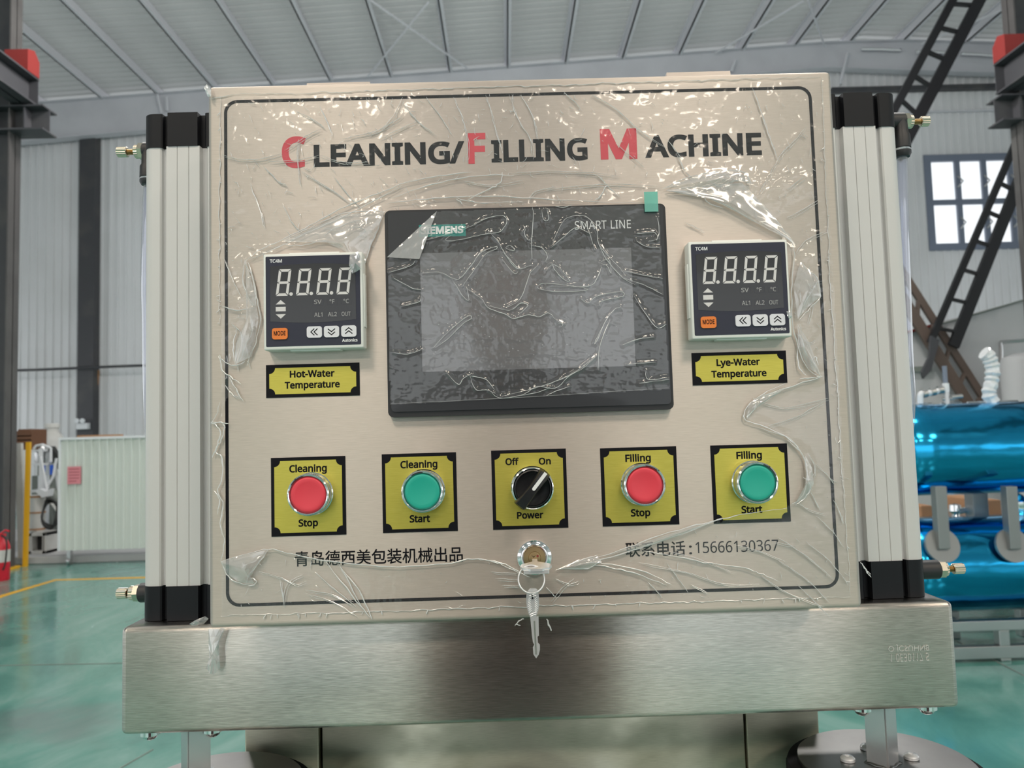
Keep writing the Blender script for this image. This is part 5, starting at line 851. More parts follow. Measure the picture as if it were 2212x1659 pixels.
# mirrored, upside-down mill stamp pressed through the sheet
def stamp_inv(s, x0, x1, ytop, cap):
    g = glyphs(s, 0); co = np.array([v.co for v in g.vertices]); mn, mx_ = co.min(0), co.max(0)
    p = at(x0, ytop, YBm); xr = at(x1, ytop-.029*(x1-x0), YBm).x; hz = (at(x0, ytop, YBm)-at(x0, ytop+cap, YBm)).z
    bm = bmesh.new(); bm.from_mesh(g); bpy.data.meshes.remove(g)
    for v in bm.verts: v.co = Vector((p.x+(v.co.x-mn[0])/(mx_[0]-mn[0])*(xr-p.x), YBm, p.z-(v.co.y-mn[1])/(mx_[1]-mn[1])*hz))
    gg = bmesh.ops.extrude_face_region(bm, geom=bm.faces[:])
    for v in [q for q in gg['geom'] if isinstance(q, bmesh.types.BMVert)]: v.co.y -= .00022
    obj('stamped_lettering', bm, 'beam', beam)
stamp_inv('O JCSUHN8', 1918, 2006, 1392, 16); stamp_inv('1 0E30117 S', 1922, 2006, 1413, 17)
for px, py, YY in ((325, 1590, YBm+.011), (460, 1584, YBm+.013), (1862, 1535, YBm+.013), (2002, 1530, YBm+.011)):
    p = at(px, py, YY); bm = B(); lathe(bm, (p.x, YY, bz0+.001), (0, 0, -1), [(0, 0), (0, .0075), (.004, .0075), (.0042, .0058), (.0065, .005), (.008, .003), (.0085, 0)], 20); obj('dome_nut', bm, 'chrome', beam, smooth=40)
# weld specks along the lower edge
# machine body under the beam
YM = .72
body = thing('machine_body', 'stained stainless steel machine column under the crossbeam', 'machine', (at(1150, 1600, YM).x, YM+.2, 0))
x0, x1 = at(528, 1620, YM).x, at(1771, 1590, YM).x; g0, g1 = at(689, 1620, YM).x, at(1613, 1590, YM).x; zt = bz0
for (u_, v_) in ((x0, g0), (g1, x1)):
    bm = B(); box(bm, u_, v_, YM, YM+.32, .001, zt, .002, 2); obj('side_post', bm, 'bodysteel', body, smooth=40)
bm = B(); box(bm, g0+.0025, g1-.0015, YM+.002, YM+.3, .001, zt-.0005, .001, 2); obj('front_door', bm, 'bodysteel', body, smooth=40)
bm = B(); box(bm, g0, g0+.0025, YM+.01, YM+.3, .001, zt-.001); box(bm, g1-.0015, g1, YM+.01, YM+.3, .001, zt-.001); obj('door_gap_shade', bm, 'rubber', body)  # black strips put in as the shade of the gaps beside the door
# clamp heads
def clamp(px, py, zs, label, cpx, flip):
    p = at(px, py, .62); Y0 = .622
    zd = p.z; r = thing('keg_clamp', label, 'clamp', (p.x, Y0, zd-.06), 'keg clamps under the crossbeam')
    cx_ = cpx
    bm = B(); s = .0125; ang = radians(38)
    pts = [(cos(ang+k*pi/2+pi/4)*s, sin(ang+k*pi/2+pi/4)*s) for k in range(4)]
    prism(bm, [Vector((p.x+x, Y0+y, zd)) for x, y in pts], (0, 0, bz0-zd))
    bmesh.ops.bevel(bm, geom=[e for e in bm.edges if abs((e.verts[0].co-e.verts[1].co).z) > .01], offset=.0012, segments=2, affect='EDGES')
    obj('square_tube', bm, 'tubesteel', r)
    bm = B(); tube(bm, [Vector((p.x+x*1.08, Y0+y*1.08, zd+.0002+.0005*sin(i*3))) for i, (x, y) in enumerate([(pts[k][0]*(1-t)+pts[(k+1) % 4][0]*t, pts[k][1]*(1-t)+pts[(k+1) % 4][1]*t) for k in range(4) for t in (0, .25, .5, .75)])], [.0009+.0005*(i % 3 == 0) for i in range(16)], 8, closed=True)
    obj('weld_bead', bm, 'discsteel', r, smooth=60)
    bm = B(); c0 = (cx_, Y0+.004, zd-.003); lathe(bm, c0, (0, 0, 1), [(-.001, 0), (-.001, .066), (.0025, .066), (.003, .0655), (.003, 0)], 72); obj('steel_disc', bm, 'discsteel', r, smooth=40)
    bm = B(); lathe(bm, c0, (0, 0, 1), [(-.05, 0), (-.05, .071), (-.046, .075), (-.006, .075), (-.002, .0735), (-.001, .066), (-.002, 0)], 72); obj('rubber_ring', bm, 'rubber', r, smooth=40)
    for k in range(4):
        an = radians((12, 168, 268, 90)[k]); q = (p.x+.026*cos(an), Y0+.0*0+.026*sin(an), zd+.0003); bm = B()
        lathe(bm, q, (0, 0, 1), [(0, 0), (0, .0056), (.002, .0056), (.0035, .0042), (.004, .002), (.003, .0018), (.003, 0)], 20); obj('screw', bm, 'keysteel', r, smooth=40)
    return r
pr = at(1910, 1650, .62).x; pl_ = at(421, 1700, .62).x
clamp(1910, 1650, 0, 'round black-rimmed keg clamp plate hanging at lower right', pr+.004, 1)
k2 = clamp(421, 1706, 0, 'round black-rimmed keg clamp plate hanging at lower left', at(460, 1700, .62).x, -1)

# pneumatic guide cylinders
YCy = .616
def cylinder(pxc, pyt, pyc, pyc2, pyb, side, label):
    zt, z1, z0 = (at(pxc, y, YCy).z for y in (pyt, pyc, pyc2)); zb = bz1
    xc = at(pxc, 250 if side < 0 else 250, YCy).x
    r = thing('air_cylinder', label, 'cylinder', (xc, YCy+.028, zb), 'aluminium air cylinders beside the control cabinet')
    def prof(cf, g, rb, gd, rr, fd=0, notch=True):
        """half-widths: cf centre flat, g groove end, rb rib end; gd groove depth; rr corner radius"""
        q = []
        nt_ = .00035
        front = [(-rb, rr+.002)]
        front += [(-rb+rr-rr*cos(a), .002+rr-rr*sin(a)) for a in np.linspace(0, pi/2, 8)]
        front += [(-g-.0012, .002), (-g, .003), (-g+.0005, gd), (-cf-.0003, gd), (-cf, 0)]
        if notch: front += [(-.0047-nt_, 0), (-.0047, .0007), (-.0047+nt_, 0)]
        fr = front+[(-x, y) for x, y in front[::-1]]
        back = [(x, 2*rb-y) for x, y in fr[::-1]]
        return [(x, y) for x, y in fr+back]
    bm = B(); P = prof(.0135, .0185, .0335, .006, .008)
    P2 = []
    for q in P:
        if not P2 or (abs(q[0]-P2[-1][0])+abs(q[1]-P2[-1][1])) > 1e-7: P2.append(q)
    prism(bm, [Vector((xc+x, YCy+y+.0006, z0)) for x, y in P2], (0, 0, z1-z0)); obj('aluminium_profile', bm, 'alu', r, smooth=25, label='silver grooved aluminium extrusion')
    P = prof(.0122, .0174, .0340, .007, .0095, notch=False); P2 = []
    for q in P:
        if not P2 or (abs(q[0]-P2[-1][0])+abs(q[1]-P2[-1][1])) > 1e-7: P2.append(q)
    for (u_, v_) in ((zb+.0003, z0), (z1, zt)):
        bm = B(); prism(bm, [Vector((xc+x, YCy+y-.0004, u_)) for x, y in P2], (0, 0, v_-u_)); obj('end_cap', bm, 'black_metal', r, smooth=25, label='matt black end cap')
    return r, xc
cL, xcL = cylinder(394.5, 243, 315, 1266, 1346, -1, 'silver air cylinder with black caps left of the control cabinet')
cR, xcR = cylinder(1855, 200, 272, 1214, 1299, 1, 'silver air cylinder with black caps right of the control cabinet')
def knurl(bm, a, b, r, n=36): return lathe(bm, a, Vector(b)-Vector(a), [(0, 0), (0, r*.86), (.0004, r), ((Vector(b)-Vector(a)).length-.0004, r), ((Vector(b)-Vector(a)).length, r*.86), ((Vector(b)-Vector(a)).length, 0)], n, ripple=-.10)
def hexnut(bm, a, b, r): return cyl(bm, a, b, r, n=6)
YF = .642
def fitting(side, py, pxs, label, elbow=None, xc=0, pyref=None):
    """pxs: body start, body end, hex end, ring end, rod end, knob end (pixels along x)"""
    z = at(pxs[3], py, YF).z; X = [at(q, py, YF).x for q in pxs]
    xs = xc+side*.033
    r = thing('flow_control_valve', label, 'valve', (xs, YF, z), 'flow control valves on the air cylinders')
    P = lambda x: Vector((x, YF, z))
    bm = B(); cyl(bm, P(xs), P(X[1]), .0078, n=28, bev=.0008); obj('body', bm, 'black_plastic', r, smooth=35)
    bm = B(); hexnut(bm, P(X[1]), P(X[2]), .0072); cyl(bm, P(X[1]), P(X[2]+side*.0004), .0056); obj('hex_nut', bm, 'nickel', r, smooth=30)
    bm = B(); knurl(bm, P(X[2]), P(X[3]), .0058); obj('lock_ring', bm, 'nickel', r, smooth=20)
    bm = B(); tube(bm, [P(X[3]+(X[4]-X[3])*k/24) for k in range(25)], [.00245 if k % 2 else .0021 for k in range(25)], 14); obj('threaded_stem', bm, 'brass', r, smooth=30)
    bm = B(); knurl(bm, P(X[4]), P(X[5]), .0044); obj('knob', bm, 'nickel', r, smooth=20)
    if elbow:
        (ex, ey0, ey1) = elbow; xe = at(ex, (ey0+ey1)/2, YF-.002).x; z1_, z0_ = at(ex, ey0, YF).z, at(ex, ey1, YF).z
        hh = z1_-z0_
        bm = B(); lathe(bm, (xe, YF-.002, z), (0, 0, -1), [(0, 0), (0, .0058), (z-z1_+hh*.15, .006), (z-z1_+hh*.25, .0072), (z-z1_+hh*.70, .0074), (z-z1_+hh*.72, .006), (z-z1_+hh*.72, 0)], 28); obj('elbow', bm, 'black_plastic', r, smooth=35)
        bm = B(); lathe(bm, (xe, YF-.002, z1_-hh*.72), (0, 0, -1), [(0, 0), (0, .0070), (hh*.07, .0070), (hh*.07, 0)], 28); obj('release_ring', bm, 'chrome', r, smooth=35)
        bm = B(); lathe(bm, (xe, YF-.002, z1_-hh*.79), (0, 0, -1), [(0, 0), (0, .0074), (hh*.1, .0074), (hh*.21, .006), (hh*.21, 0)], 28); obj('collar', bm, 'black_plastic', r, smooth=35)
        return r, (xe, z0_)
    return r, None
_, eL = fitting(-1, 328, (316, 312, 302, 292, 276, 254), 'brass flow valve with knurled knob, upper left', (322, 350, 402), xcL)
_, eR = fitting(1, 263, (1934, 1951, 1961, 1970, 1988, 2006), 'brass flow valve with knurled knob, upper right', (1947, 280, 342), xcR)
fitting(-1, 1281, (306, 303, 292, 281, 276, 254), 'brass flow valve with knurled knob, lower left', None, xcL)
fitting(1, 1229, (2000, 2026, 2038, 2045, 2058, 2081), 'brass flow valve with knurled knob, lower right', None, xcR)
def hose(pts, e, label):
    bm = B(); ps = smoothpath([Vector((e[0], YF-.002, e[1]+.001))]+[at(x, y, YF-.002+k*.004) for k, (x, y) in enumerate(pts)], 8); tube(bm, ps, .0042, 16); o = obj('air_hose', bm, 'hose', smooth=60)
    bm = B(); return tag(o, label, 'hose', 'clear air hoses')
hose([(1951, 430), (1956, 600), (1961, 760), (1966, 860), (1960, 960), (1950, 1060), (1940, 1160)], eR, 'clear plastic air hose running down beside the right air cylinder')
hose([(318, 480), (316, 600), (318, 700), (321, 860), (330, 1000), (345, 1160)], eL, 'clear plastic air hose running down behind the left air cylinder')

# ---------------------------------------------------------------- control cabinet
cab = thing('control_cabinet', 'brushed steel control cabinet with screen, buttons and peeling clear film', 'cabinet', ((Lx+Rx_)/2, D+.03, Zb))
bm = B(); box(bm, Lx+.004, Rx_-.004, D+.0175, D+.060, Zb+.003, Zt-.003, .001); box(bm, Lx+.03, Rx_-.03, D+.06, D+.16, bz1+.0005, Zt-.02, .001); obj('cabinet_body', bm, 'edge', cab)
bm = B(); box(bm, Lx, Rx_, D, D+.017, Zb, Zt, .0035, 4); door = obj('cabinet_door', bm, 'panel', cab, smooth=40)
for (p0, p1, py) in ((665, 805, 178), (1433, 1574, 155)):
    ze = at((p0+p1)/2, py, D+.018).z
    a, c = at(p0, py+5, D+.025), at(p1, py+2, D+.025); bm = B()
    prism(bm, [(a.x, D+.018, Zt-.004), (a.x+.001, D+.018, ze), (c.x-.001, D+.018, ze), (c.x, D+.018, Zt-.004)], (0, .03, 0)); obj('mounting_ear', bm, 'panel', cab)
YP = D-.00005
# printed border line
def ring2(o1, o2, y, thick, name, m, parent, label=None):
    bm = B(); n = len(o1)
    A = [[bm.verts.new((x, yy, z)) for x, z in oo] for oo in (o1, o2) for yy in (y, y-thick)]
    for i in range(n):
        j = (i+1) % n
        bm.faces.new((A[1][i], A[1][j], A[3][j], A[3][i])); bm.faces.new((A[0][i], A[0][j], A[1][j], A[1][i])); bm.faces.new((A[2][i], A[3][i], A[3][j], A[2][j]))
    return obj(name, bm, m, parent, label=label)
tl, br = at(484, 226, D), at(1814, 1276, D); bx0, bx1 = tl.x, br.x; bzt = at(1500, 192, D).z; bzb = at(500, 1311, D).z
w_, h_ = bx1-bx0, bzt-bzb; cx_, cz_ = (bx0+bx1)/2, (bzt+bzb)/2
ring2(rrect(cx_, cz_, w_, h_, .0095), rrect(cx_, cz_, w_-.0044, h_-.0044, .0075), YP, .00012, 'border_line', 'print', door, 'thin black rounded border line')
# title
T = lambda s, x0, x1, y, cap, m='print', off=.034, **k: text(s, x0, x1, y, cap, YP, m, door, off=off, name='title_lettering', **k)
T('C', 609, 662, 363, 67, 'print_red', label='red letter'); T('LEANING/', 678, 1004, 361, 48)
T('F', 1012, 1050, 354, 66, 'print_red', label='red letter'); T('ILLING', 1062, 1270, 351, 48)
T('M', 1298, 1377, 345, 66, 'print_red', label='red letter'); T('ACHINE', 1394, 1646, 341, 48)
text('青岛德西美包装机械出品', 637, 1000, 1224, 31, YP, 'print', door, off=.0035, name='maker_lettering', ref='品')
text('联系电话', 1352, 1481, 1203, 31, YP, 'print', door, off=.0035, name='phone_lettering', ref='电'); text(':', 1489, 1495, 1197, 24, YP, 'print', door, off=.0, name='phone_lettering', ref='H')
text('15666130367', 1503, 1682, 1195, 24, YP, 'print', door, off=.0, name='phone_lettering', ref='H')

# yellow label plates
def label_plate(x0, y0, x1, y1, lines, name='label_plate', notch=.0042, label=None):
    """pixel corners: top-left and bottom-right as measured along their own edges"""
    mx, my = (x0+x1)/2, (y0+y1)/2
    xa, xb = at(x0, my, D).x, at(x1, my, D).x; za, zb_ = at(mx, y0, D).z, at(mx, y1, D).z
    c0, c1 = (xa+xb)/2, (za+zb_)/2; w, h = xb-xa, za-zb_
    bm = B(); box(bm, xa, xb, D-.0004, D, zb_, za); p = obj(name, bm, 'plate_black', cab, label=label)
    g = .0024; bm = B(); oo = []
    W2, H2 = w-2*g, h-2*g; r = notch
    for sx, sz in ((1, 1), (-1, 1), (-1, -1), (1, -1)):
        ox, oz = c0+sx*W2/2, c1+sz*H2/2; s = []
        # notch: a small circle bite centred near the corner
        for i in range(9):
            t = i/8*pi/2
            s.append((ox-sx*r*cos(t), oz-sz*r*sin(t)) if False else (ox-sx*r*sin(t), oz-sz*r*cos(t)))
        if sx*sz < 0: s = s[::-1]
        oo += s
    plate(bm, oo, D-.00045, D-.00062); obj('yellow_field', bm, 'plate_yellow', p)
    for (s, tx0_, tx1_, ty, cap) in lines:
        text(s, tx0_, tx1_, ty, cap, D-.00062, 'print', p, off=.030)
    return p
label_plate(575, 786, 777, 857, [('Hot-Water', 626, 723, 816, 15), ('Temperature', 615, 734, 840, 15)], label='yellow plate reading Hot-Water Temperature')
label_plate(1495, 760, 1699, 830, [('Lye-Water', 1548, 1642, 791, 15), ('Temperature', 1537, 1656, 816, 15)], label='yellow plate reading Lye-Water Temperature')
label_plate(586, 987, 747, 1157, [('Cleaning', 625, 706, 1021, 16), ('Stop', 645, 687, 1138, 16)], label='yellow plate reading Cleaning Stop')
label_plate(826, 979, 987, 1149, [('Cleaning', 865, 945, 1012, 16), ('Start', 885, 929, 1129, 16)], label='yellow plate reading Cleaning Start')
label_plate(1063, 971, 1225, 1142, [('Off', 1092, 1121, 1005, 15), ('On', 1164, 1190, 1004, 15), ('Power', 1117, 1174, 1121, 15)], label='yellow plate reading Off On Power')
label_plate(1299, 966, 1464, 1135, [('Filling', 1351, 1406, 998, 16), ('Stop', 1363, 1405, 1116, 16)], label='yellow plate reading Filling Stop')
label_plate(1538, 960, 1704, 1129, [('Filling', 1591, 1646, 992, 16), ('Start', 1602, 1647, 1109, 16)], label='yellow plate reading Filling Start')
# push buttons
def button(px, py, cap, label):
    p = at(px, py, D-.0125); X, Z = p.x, p.z; c = (X, D-.0004, Z)
    bm = B(); lathe(bm, c, (0, -1, 0), [(0, .0150), (.0015, .0152), (.0022, .0145), (.0085, .0142), (.0105, .0147), (.0118, .0146), (.0125, .0138), (.0122, .0131), (.0105, .0128), (.0100, .012), (.0095, 0)], 56)
    o = obj('push_button', bm, 'chrome', cab, smooth=30, label=label)
    bm = B(); lathe(bm, c, (0, -1, 0), [(.0097, .0122), (.0112, .0122), (.0119, .0119), (.0122, .0110), (.0119, .0088), (.0114, .005), (.0112, 0)], 56); obj('button_cap', bm, cap, o, smooth=50)
button(665, 1069, 'red_cap', 'red push button with chrome ring on the Cleaning Stop plate')
button(912, 1062, 'green_cap', 'green push button with chrome ring on the Cleaning Start plate')
button(1393, 1048, 'red_cap', 'red push button with chrome ring on the Filling Stop plate')
button(1637, 1043, 'green_cap', 'green push button with chrome ring on the Filling Start plate')
# selector switch
p = at(1151, 1055, D-.012); c = (p.x, D-.0004, p.z)
bm = B(); lathe(bm, c, (0, -1, 0), [(0, .0150), (.0015, .0152), (.0022, .0145), (.0085, .0142), (.0105, .0147), (.0115, .0146), (.012, .0138), (.0105, .0131), (.009, .012), (.0085, 0)], 56)
sw = obj('selector_switch', bm, 'chrome', cab, smooth=30, label='black rotary selector switch with white pointer turned to On')
bm = B(); lathe(bm, c, (0, -1, 0), [(.0085, .0132), (.0125, .0130), (.0129, .0122), (.0115, .0118), (.0098, .009), (.0092, 0)], 56); obj('switch_base', bm, 'knob', sw, smooth=40)
bm = B(); an = radians(51); dx, dz = cos(an), sin(an); nx, nz = -dz, dx
def kp(s, t, y): return Vector((p.x+dx*s+nx*t, D-.0004-y, p.z+dz*s+nz*t))
sec = []
for s_, hw, yt in ((-.0158, .0033, .0165), (-.0148, .0040, .0205), (-.008, .0036, .0225), (0, .0033, .023), (.008, .0035, .0225), (.0135, .0038, .021), (.0148, .0030, .0175)):
    sec.append([kp(s_, -hw-.0008, .009), kp(s_, -hw, yt-.0012), kp(s_, -hw+.0008, yt), kp(s_, hw-.0008, yt), kp(s_, hw, yt-.0012), kp(s_, hw+.0008, .009)])
vs = [[bm.verts.new(q) for q in s_] for s_ in sec]
for a, c2 in zip(vs, vs[1:]):
    for i in range(6): bm.faces.new((a[i], a[(i+1) % 6], c2[(i+1) % 6], c2[i]))
bm.faces.new(vs[0][::-1]); bm.faces.new(vs[-1]); obj('switch_handle', bm, 'knob', sw, smooth=35)
bm = B(); o_ = [(0.0005+.0012*cos(t), .0012*sin(t)) for t in np.linspace(pi/2, 3*pi/2, 9)]+[(.0142, -.0012), (.0142, .0012)]
prism(bm, [kp(s_, t_, .0231) for s_, t_ in o_], (0, -.0004, 0)); obj('pointer_mark', bm, 'white_print', sw, label='white pointer mark')

# temperature controllers
def controller(x0, x1, yt, yb, label, dy):
    """front face pixels at depth D-0.012 ; the rest is laid out in face units 0..1"""
    YFc = D-.012; mx, my = (x0+x1)/2, (yt+yb)/2
    xa, xb = at(x0, my, YFc).x, at(x1, my, YFc).x; za, zb_ = at(mx, yt, YFc).z, at(mx, yb, YFc).z; w, h = xb-xa, za-zb_
    U = lambda u, v: (xa+w*u, za-h*v)
    bm = B(); box(bm, xa, xb, YFc, D+.002, zb_, za, .0012, 3)
    box(bm, xa+w*.25, xa+w*.76, YFc+.003, D-.002, zb_-.0009, za+.0012, .0004); box(bm, xa-.0009, xb+.0009, YFc+.003, D-.002, zb_+h*.22, za-h*.22, .0004)
    o = obj('temperature_controller', bm, 'case', cab, smooth=35, label=label)
    def fb(u0, v0, u1, v1, y0, y1, m, name, r=.001, label=None):
        a, c = U(u0, v0), U(u1, v1); bm = B()
        plate(bm, rrect((a[0]+c[0])/2, (a[1]+c[1])/2, c[0]-a[0], a[1]-c[1], r, 4), YFc-y0, YFc-y1); return obj(name, bm, m, o, label=label)
    fb(.025, .03, .975, .965, 0, .0002, 'face', 'faceplate', .0008)
    # display window with gently bowed top and bottom
    bm = B(); oo = []
    for i in range(13): t = i/12; q = U(.07+.86*t, .135-.022*sin(pi*t)); oo.append(q)
    for i in range(13): t = 1-i/12; q = U(.07+.86*t, .705+.022*sin(pi*t)); oo.append(q)
    plate(bm, oo, YFc-.0002, YFc-.00035); obj('display_window', bm, 'window', o)
    Yf = YFc-.00035
    bm = B()
    def poly(pts): prism(bm, [Vector((U(*q)[0], Yf, U(*q)[1])) for q in pts], (0, -.0001, 0))
    for k in range(4):
        ux = .125+k*.203; s = lambda v: (.445-v)*.13
        t = .026; uw = .125; g = .004
        def q(u, v): return (ux+u+s(v), v)
        v0, v1, v2 = .165, .305, .442
        def hseg(v, dirn):
            return [q(g, v-t/2*0), q(t*.7, v-t*.5), q(uw-t*.7, v-t*.5), q(uw-g, v), q(uw-t*.7, v+t*.5), q(t*.7, v+t*.5)]
        poly([q(g, v0), q(uw-g, v0), q(uw-t-g, v0+t), q(t+g, v0+t)])
        poly([q(t+g, v2-t), q(uw-t-g, v2-t), q(uw-g, v2), q(g, v2)])
        poly([q(g+.006, v1), q(t, v1-t*.5), q(uw-t, v1-t*.5), q(uw-g-.006, v1), q(uw-t, v1+t*.5), q(t, v1+t*.5)])
        for (va, vb) in ((v0, v1), (v1, v2)):
            up_ = va == v0
            e0, e1 = (va+g*2, vb-g) if up_ else (va+g, vb-g*2)
            i0, i1 = (va+t+g, vb-t*.5) if up_ else (va+t*.5, vb-t-g)
            poly([q(0, e0), q(t, i0), q(t, i1), q(0, e1)]); poly([q(uw-t, i0), q(uw, e0), q(uw, e1), q(uw-t, i1)])
        if k < 3:
            cu, cv = ux+uw+.03+.0, .425; poly([(cu+.018*cos(a), cv+.018*sin(a)) for a in np.linspace(0, 2*pi, 16, endpoint=False)])
    # arrows and bar
    poly([(.125, .53), (.175, .485), (.225, .53)]); poly([(.125, .556), (.225, .556), (.225, .602), (.125, .602)]); poly([(.125, .632), (.225, .632), (.175, .678)])
    obj('digit_segments', bm, 'segment', o, kind='stuff')
    def tx(s, u0, u1, v, capv, m, y=Yf, off=0.0):
        g_ = glyphs(s, off); co = np.array([v_.co for v_ in g_.vertices]); mn, mx_ = co[:, 0].min(), co[:, 0].max()
        bm = bmesh.new(); bm.from_mesh(g_); bpy.data.meshes.remove(g_); a, c = U(u0, v), U(u1, v)
        if ('H', off) not in _ref:
            r_ = glyphs('H', off); zz_ = [v_.co.y for v_ in r_.vertices]; _ref[('H', off)] = (min(zz_), max(zz_))
        b0, b1 = _ref[('H', off)]; sz = h*capv/(b1-b0)
        for v_ in bm.verts: v_.co = Vector((a[0]+(v_.co.x-mn)/(mx_-mn)*(c[0]-a[0]), y+v_.co.z*1.5e-6, a[1]+(v_.co.y-b0)*sz))
        g2 = bmesh.ops.extrude_face_region(bm, geom=bm.faces[:])
        for v_ in [z_ for z_ in g2['geom'] if isinstance(z_, bmesh.types.BMVert)]: v_.co.y -= .0001
        obj('lettering', bm, m, o)
    tx('TC4M', .068, .19, .095, .036, 'white_print', YFc-.0002, .02)
    for s, u0, u1 in (('SV', .51, .585), ('°F', .665, .715), ('°C', .805, .86)): tx(s, u0, u1, .535, .043, 'dim_print', off=.004)
    for s, u0, u1 in (('AL1', .51, .592), ('AL2', .648, .737), ('OUT', .785, .875)): tx(s, u0, u1, .668, .043, 'dim_print', off=.004)
    for u in (.5, .64, .78):
        for v in (.483, .615):
            a, c = U(u, v), U(u+.105, v+.065)
            ring2(rrect((a[0]+c[0])/2, (a[1]+c[1])/2, c[0]-a[0], a[1]-c[1], .0003, 2), rrect((a[0]+c[0])/2, (a[1]+c[1])/2, c[0]-a[0]-.0002, a[1]-c[1]-.0002, .0003, 2), Yf, .00003, 'indicator_outline', 'face', o)
    fb(.088, .775, .243, .892, .0002, .0011, 'orange', 'mode_key', .0018, 'orange key reading MODE')
    tx('MODE', .106, .224, .853, .046, 'print', YFc-.0011, .018)
    for k, (u0, kind) in enumerate(((.435, 'l'), (.607, 'd'), (.78, 'u'))):
        fb(u0, .768, u0+.152, .885, .0002, .0011, 'white_key', 'arrow_key', .0018)
        bm = B(); cu, cv = u0+.076, .826
        for dd in (-.016, .016):
            for sgn in (-1, 1):
                if kind == 'l': a_, b_ = (cu+dd-.018, cv), (cu+dd+.016, cv+sgn*.034)
                elif kind == 'd': a_, b_ = (cu, cv+dd+.018), (cu+sgn*.036, cv+dd-.012)
                else: a_, b_ = (cu, cv+dd-.018), (cu+sgn*.036, cv+dd+.012)
                A_, B__ = Vector(a_), Vector(b_); d_ = (B__-A_).normalized(); n_ = Vector((-d_.y, d_.x))*.0048; A_ -= d_*.004
                prism(bm, [Vector((U(*(A_-n_))[0], YFc-.0011, U(*(A_-n_))[1])), Vector((U(*(A_+n_))[0], YFc-.0011, U(*(A_+n_))[1])), Vector((U(*(B__+n_))[0], YFc-.0011, U(*(B__+n_))[1])), Vector((U(*(B__-n_))[0], YFc-.0011, U(*(B__-n_))[1]))], (0, -.00006-.00003*(sgn > 0), 0))
        obj('arrow_print', bm, 'print', o)
    tx('Autonics', .785, .94, .935, .032, 'white_print', YFc-.0002, .03)
controller(569, 784, 546, 754, 'white-framed temperature controller above the Hot-Water plate', 0)
controller(1491, 1706, 519, 730, 'white-framed temperature controller above the Lye-Water plate', 0)

# touch screen
YH_ = D-.0065
xa, xb = at(834, 680, YH_).x, at(1447, 660, YH_).x; za, zb_ = at(1136, 446, YH_).z, at(1146, 893, YH_).z
bm = B(); plate(bm, rrect((xa+xb)/2, (za+zb_)/2, xb-xa, za-zb_, .004, 6), D, YH_+.0012)
ts = obj('touch_screen', bm, 'black_plastic', cab, label='large black touch screen panel in the middle of the cabinet door')
bm = B(); plate(bm, rrect((xa+xb)/2+.0003, (za+zb_)/2+.001, xb-xa-.0045, za-zb_-.0055, .003, 6), YH_+.0012, YH_); obj('bezel', bm, 'bezel', ts)
p, q = at(909, 549, YH_), at(1369, 795, YH_); xd0 = at(910, 680, YH_).x; xd1 = at(1368, 660, YH_).x; zd1 = at(1136, 541, YH_).z; zd0 = at(1140, 797, YH_).z
bm = B(); box(bm, xd0, xd1, YH_-.0001, YH_+.0005, zd0, zd1); obj('display', bm, 'display', ts, label='dark grey unlit display')
bm = B(); x0_, x1_ = at(905, 497, YH_).x, at(1006, 494, YH_).x; z1_, z0_ = at(955, 485, YH_).z, at(955, 511, YH_).z; box(bm, x0_, x1_, YH_-.0001, YH_, z0_, z1_); obj('teal_logo_field', bm, 'teal_tag', ts)
text('SIEMENS', 909, 1001, 506, 16, YH_-.0001, 'white_print', ts, off=.04)
text('SMART LINE', 1242, 1363, 496, 18, YH_, 'white_print', ts, off=0)

# lock, key
pc = at(1155, 1206, D-.004); c = Vector((pc.x, D, pc.z))
bm = B(); lathe(bm, c, (0, -1, 0), [(0, .0122), (.0016, .0122), (.0030, .0108), (.0034, .0090), (.0026, .0082), (.0012, .0080), (.001, 0)], 48); lk = obj('door_lock', bm, 'chrome', cab, smooth=35, label='round chrome door lock below the selector switch')
bm = B(); lathe(bm, c, (0, -1, 0), [(.001, .0079), (.002, .0078), (.0022, .0045), (.0018, .0044), (.0020, .0042), (.0024, 0)], 40); obj('lock_core', bm, 'brass', lk, smooth=35)
bm = B(); q = (c.x-.0012, D-.0021, c.z+.0012); prism(bm, [Vector((c.x-.0022, D-.0022, c.z+.0020)), Vector((c.x-.0006, D-.0022, c.z+.0008)), Vector((c.x+.0008, D-.0022, c.z+.0018)), Vector((c.x-.0005, D-.0022, c.z+.0002))], (0, -.0004, 0)); obj('key_slot', bm, 'print', lk)
bm = B(); lathe(bm, (c.x+.0022, D-.0021, c.z+.0012), (0, -1, 0), [(0, .0008), (.0004, .0008), (.0004, 0)], 12); obj('red_dot', bm, 'redpaint', lk)
zk = at(1157, 1222, D-.03).z; kx = at(1157, 1222, D-.03).x
keys = thing('key_set', 'pair of nickel keys on a split ring hanging from the door lock', 'keys', (kx, D-.02, at(1156, 1420, D-.022).z))
bm = B(); yk = lambda y: D-y
o_ = [(-.0018, .002), (-.0018, .010), (-.0045, .0125), (-.0095, .017), (-.0108, .023), (-.009, .029), (-.004, .0325), (.004, .0325), (.009, .029), (.0108, .023), (.0095, .017), (.0045, .0125), (.0018, .010), (.0018, .002)]
zc_ = c.z-.0022
prism(bm, [Vector((c.x+x, D-y, zc_-y*.06)) for x, y in o_], (0, 0, .0016)); k1 = obj('inserted_key', bm, 'keysteel', keys)
bm = B(); box(bm, c.x-.0085, c.x+.0085, D-.0316, D-.0305, zc_-.0040, zc_-.0010, .0004); obj('key_rim', bm, 'keysteel', keys)
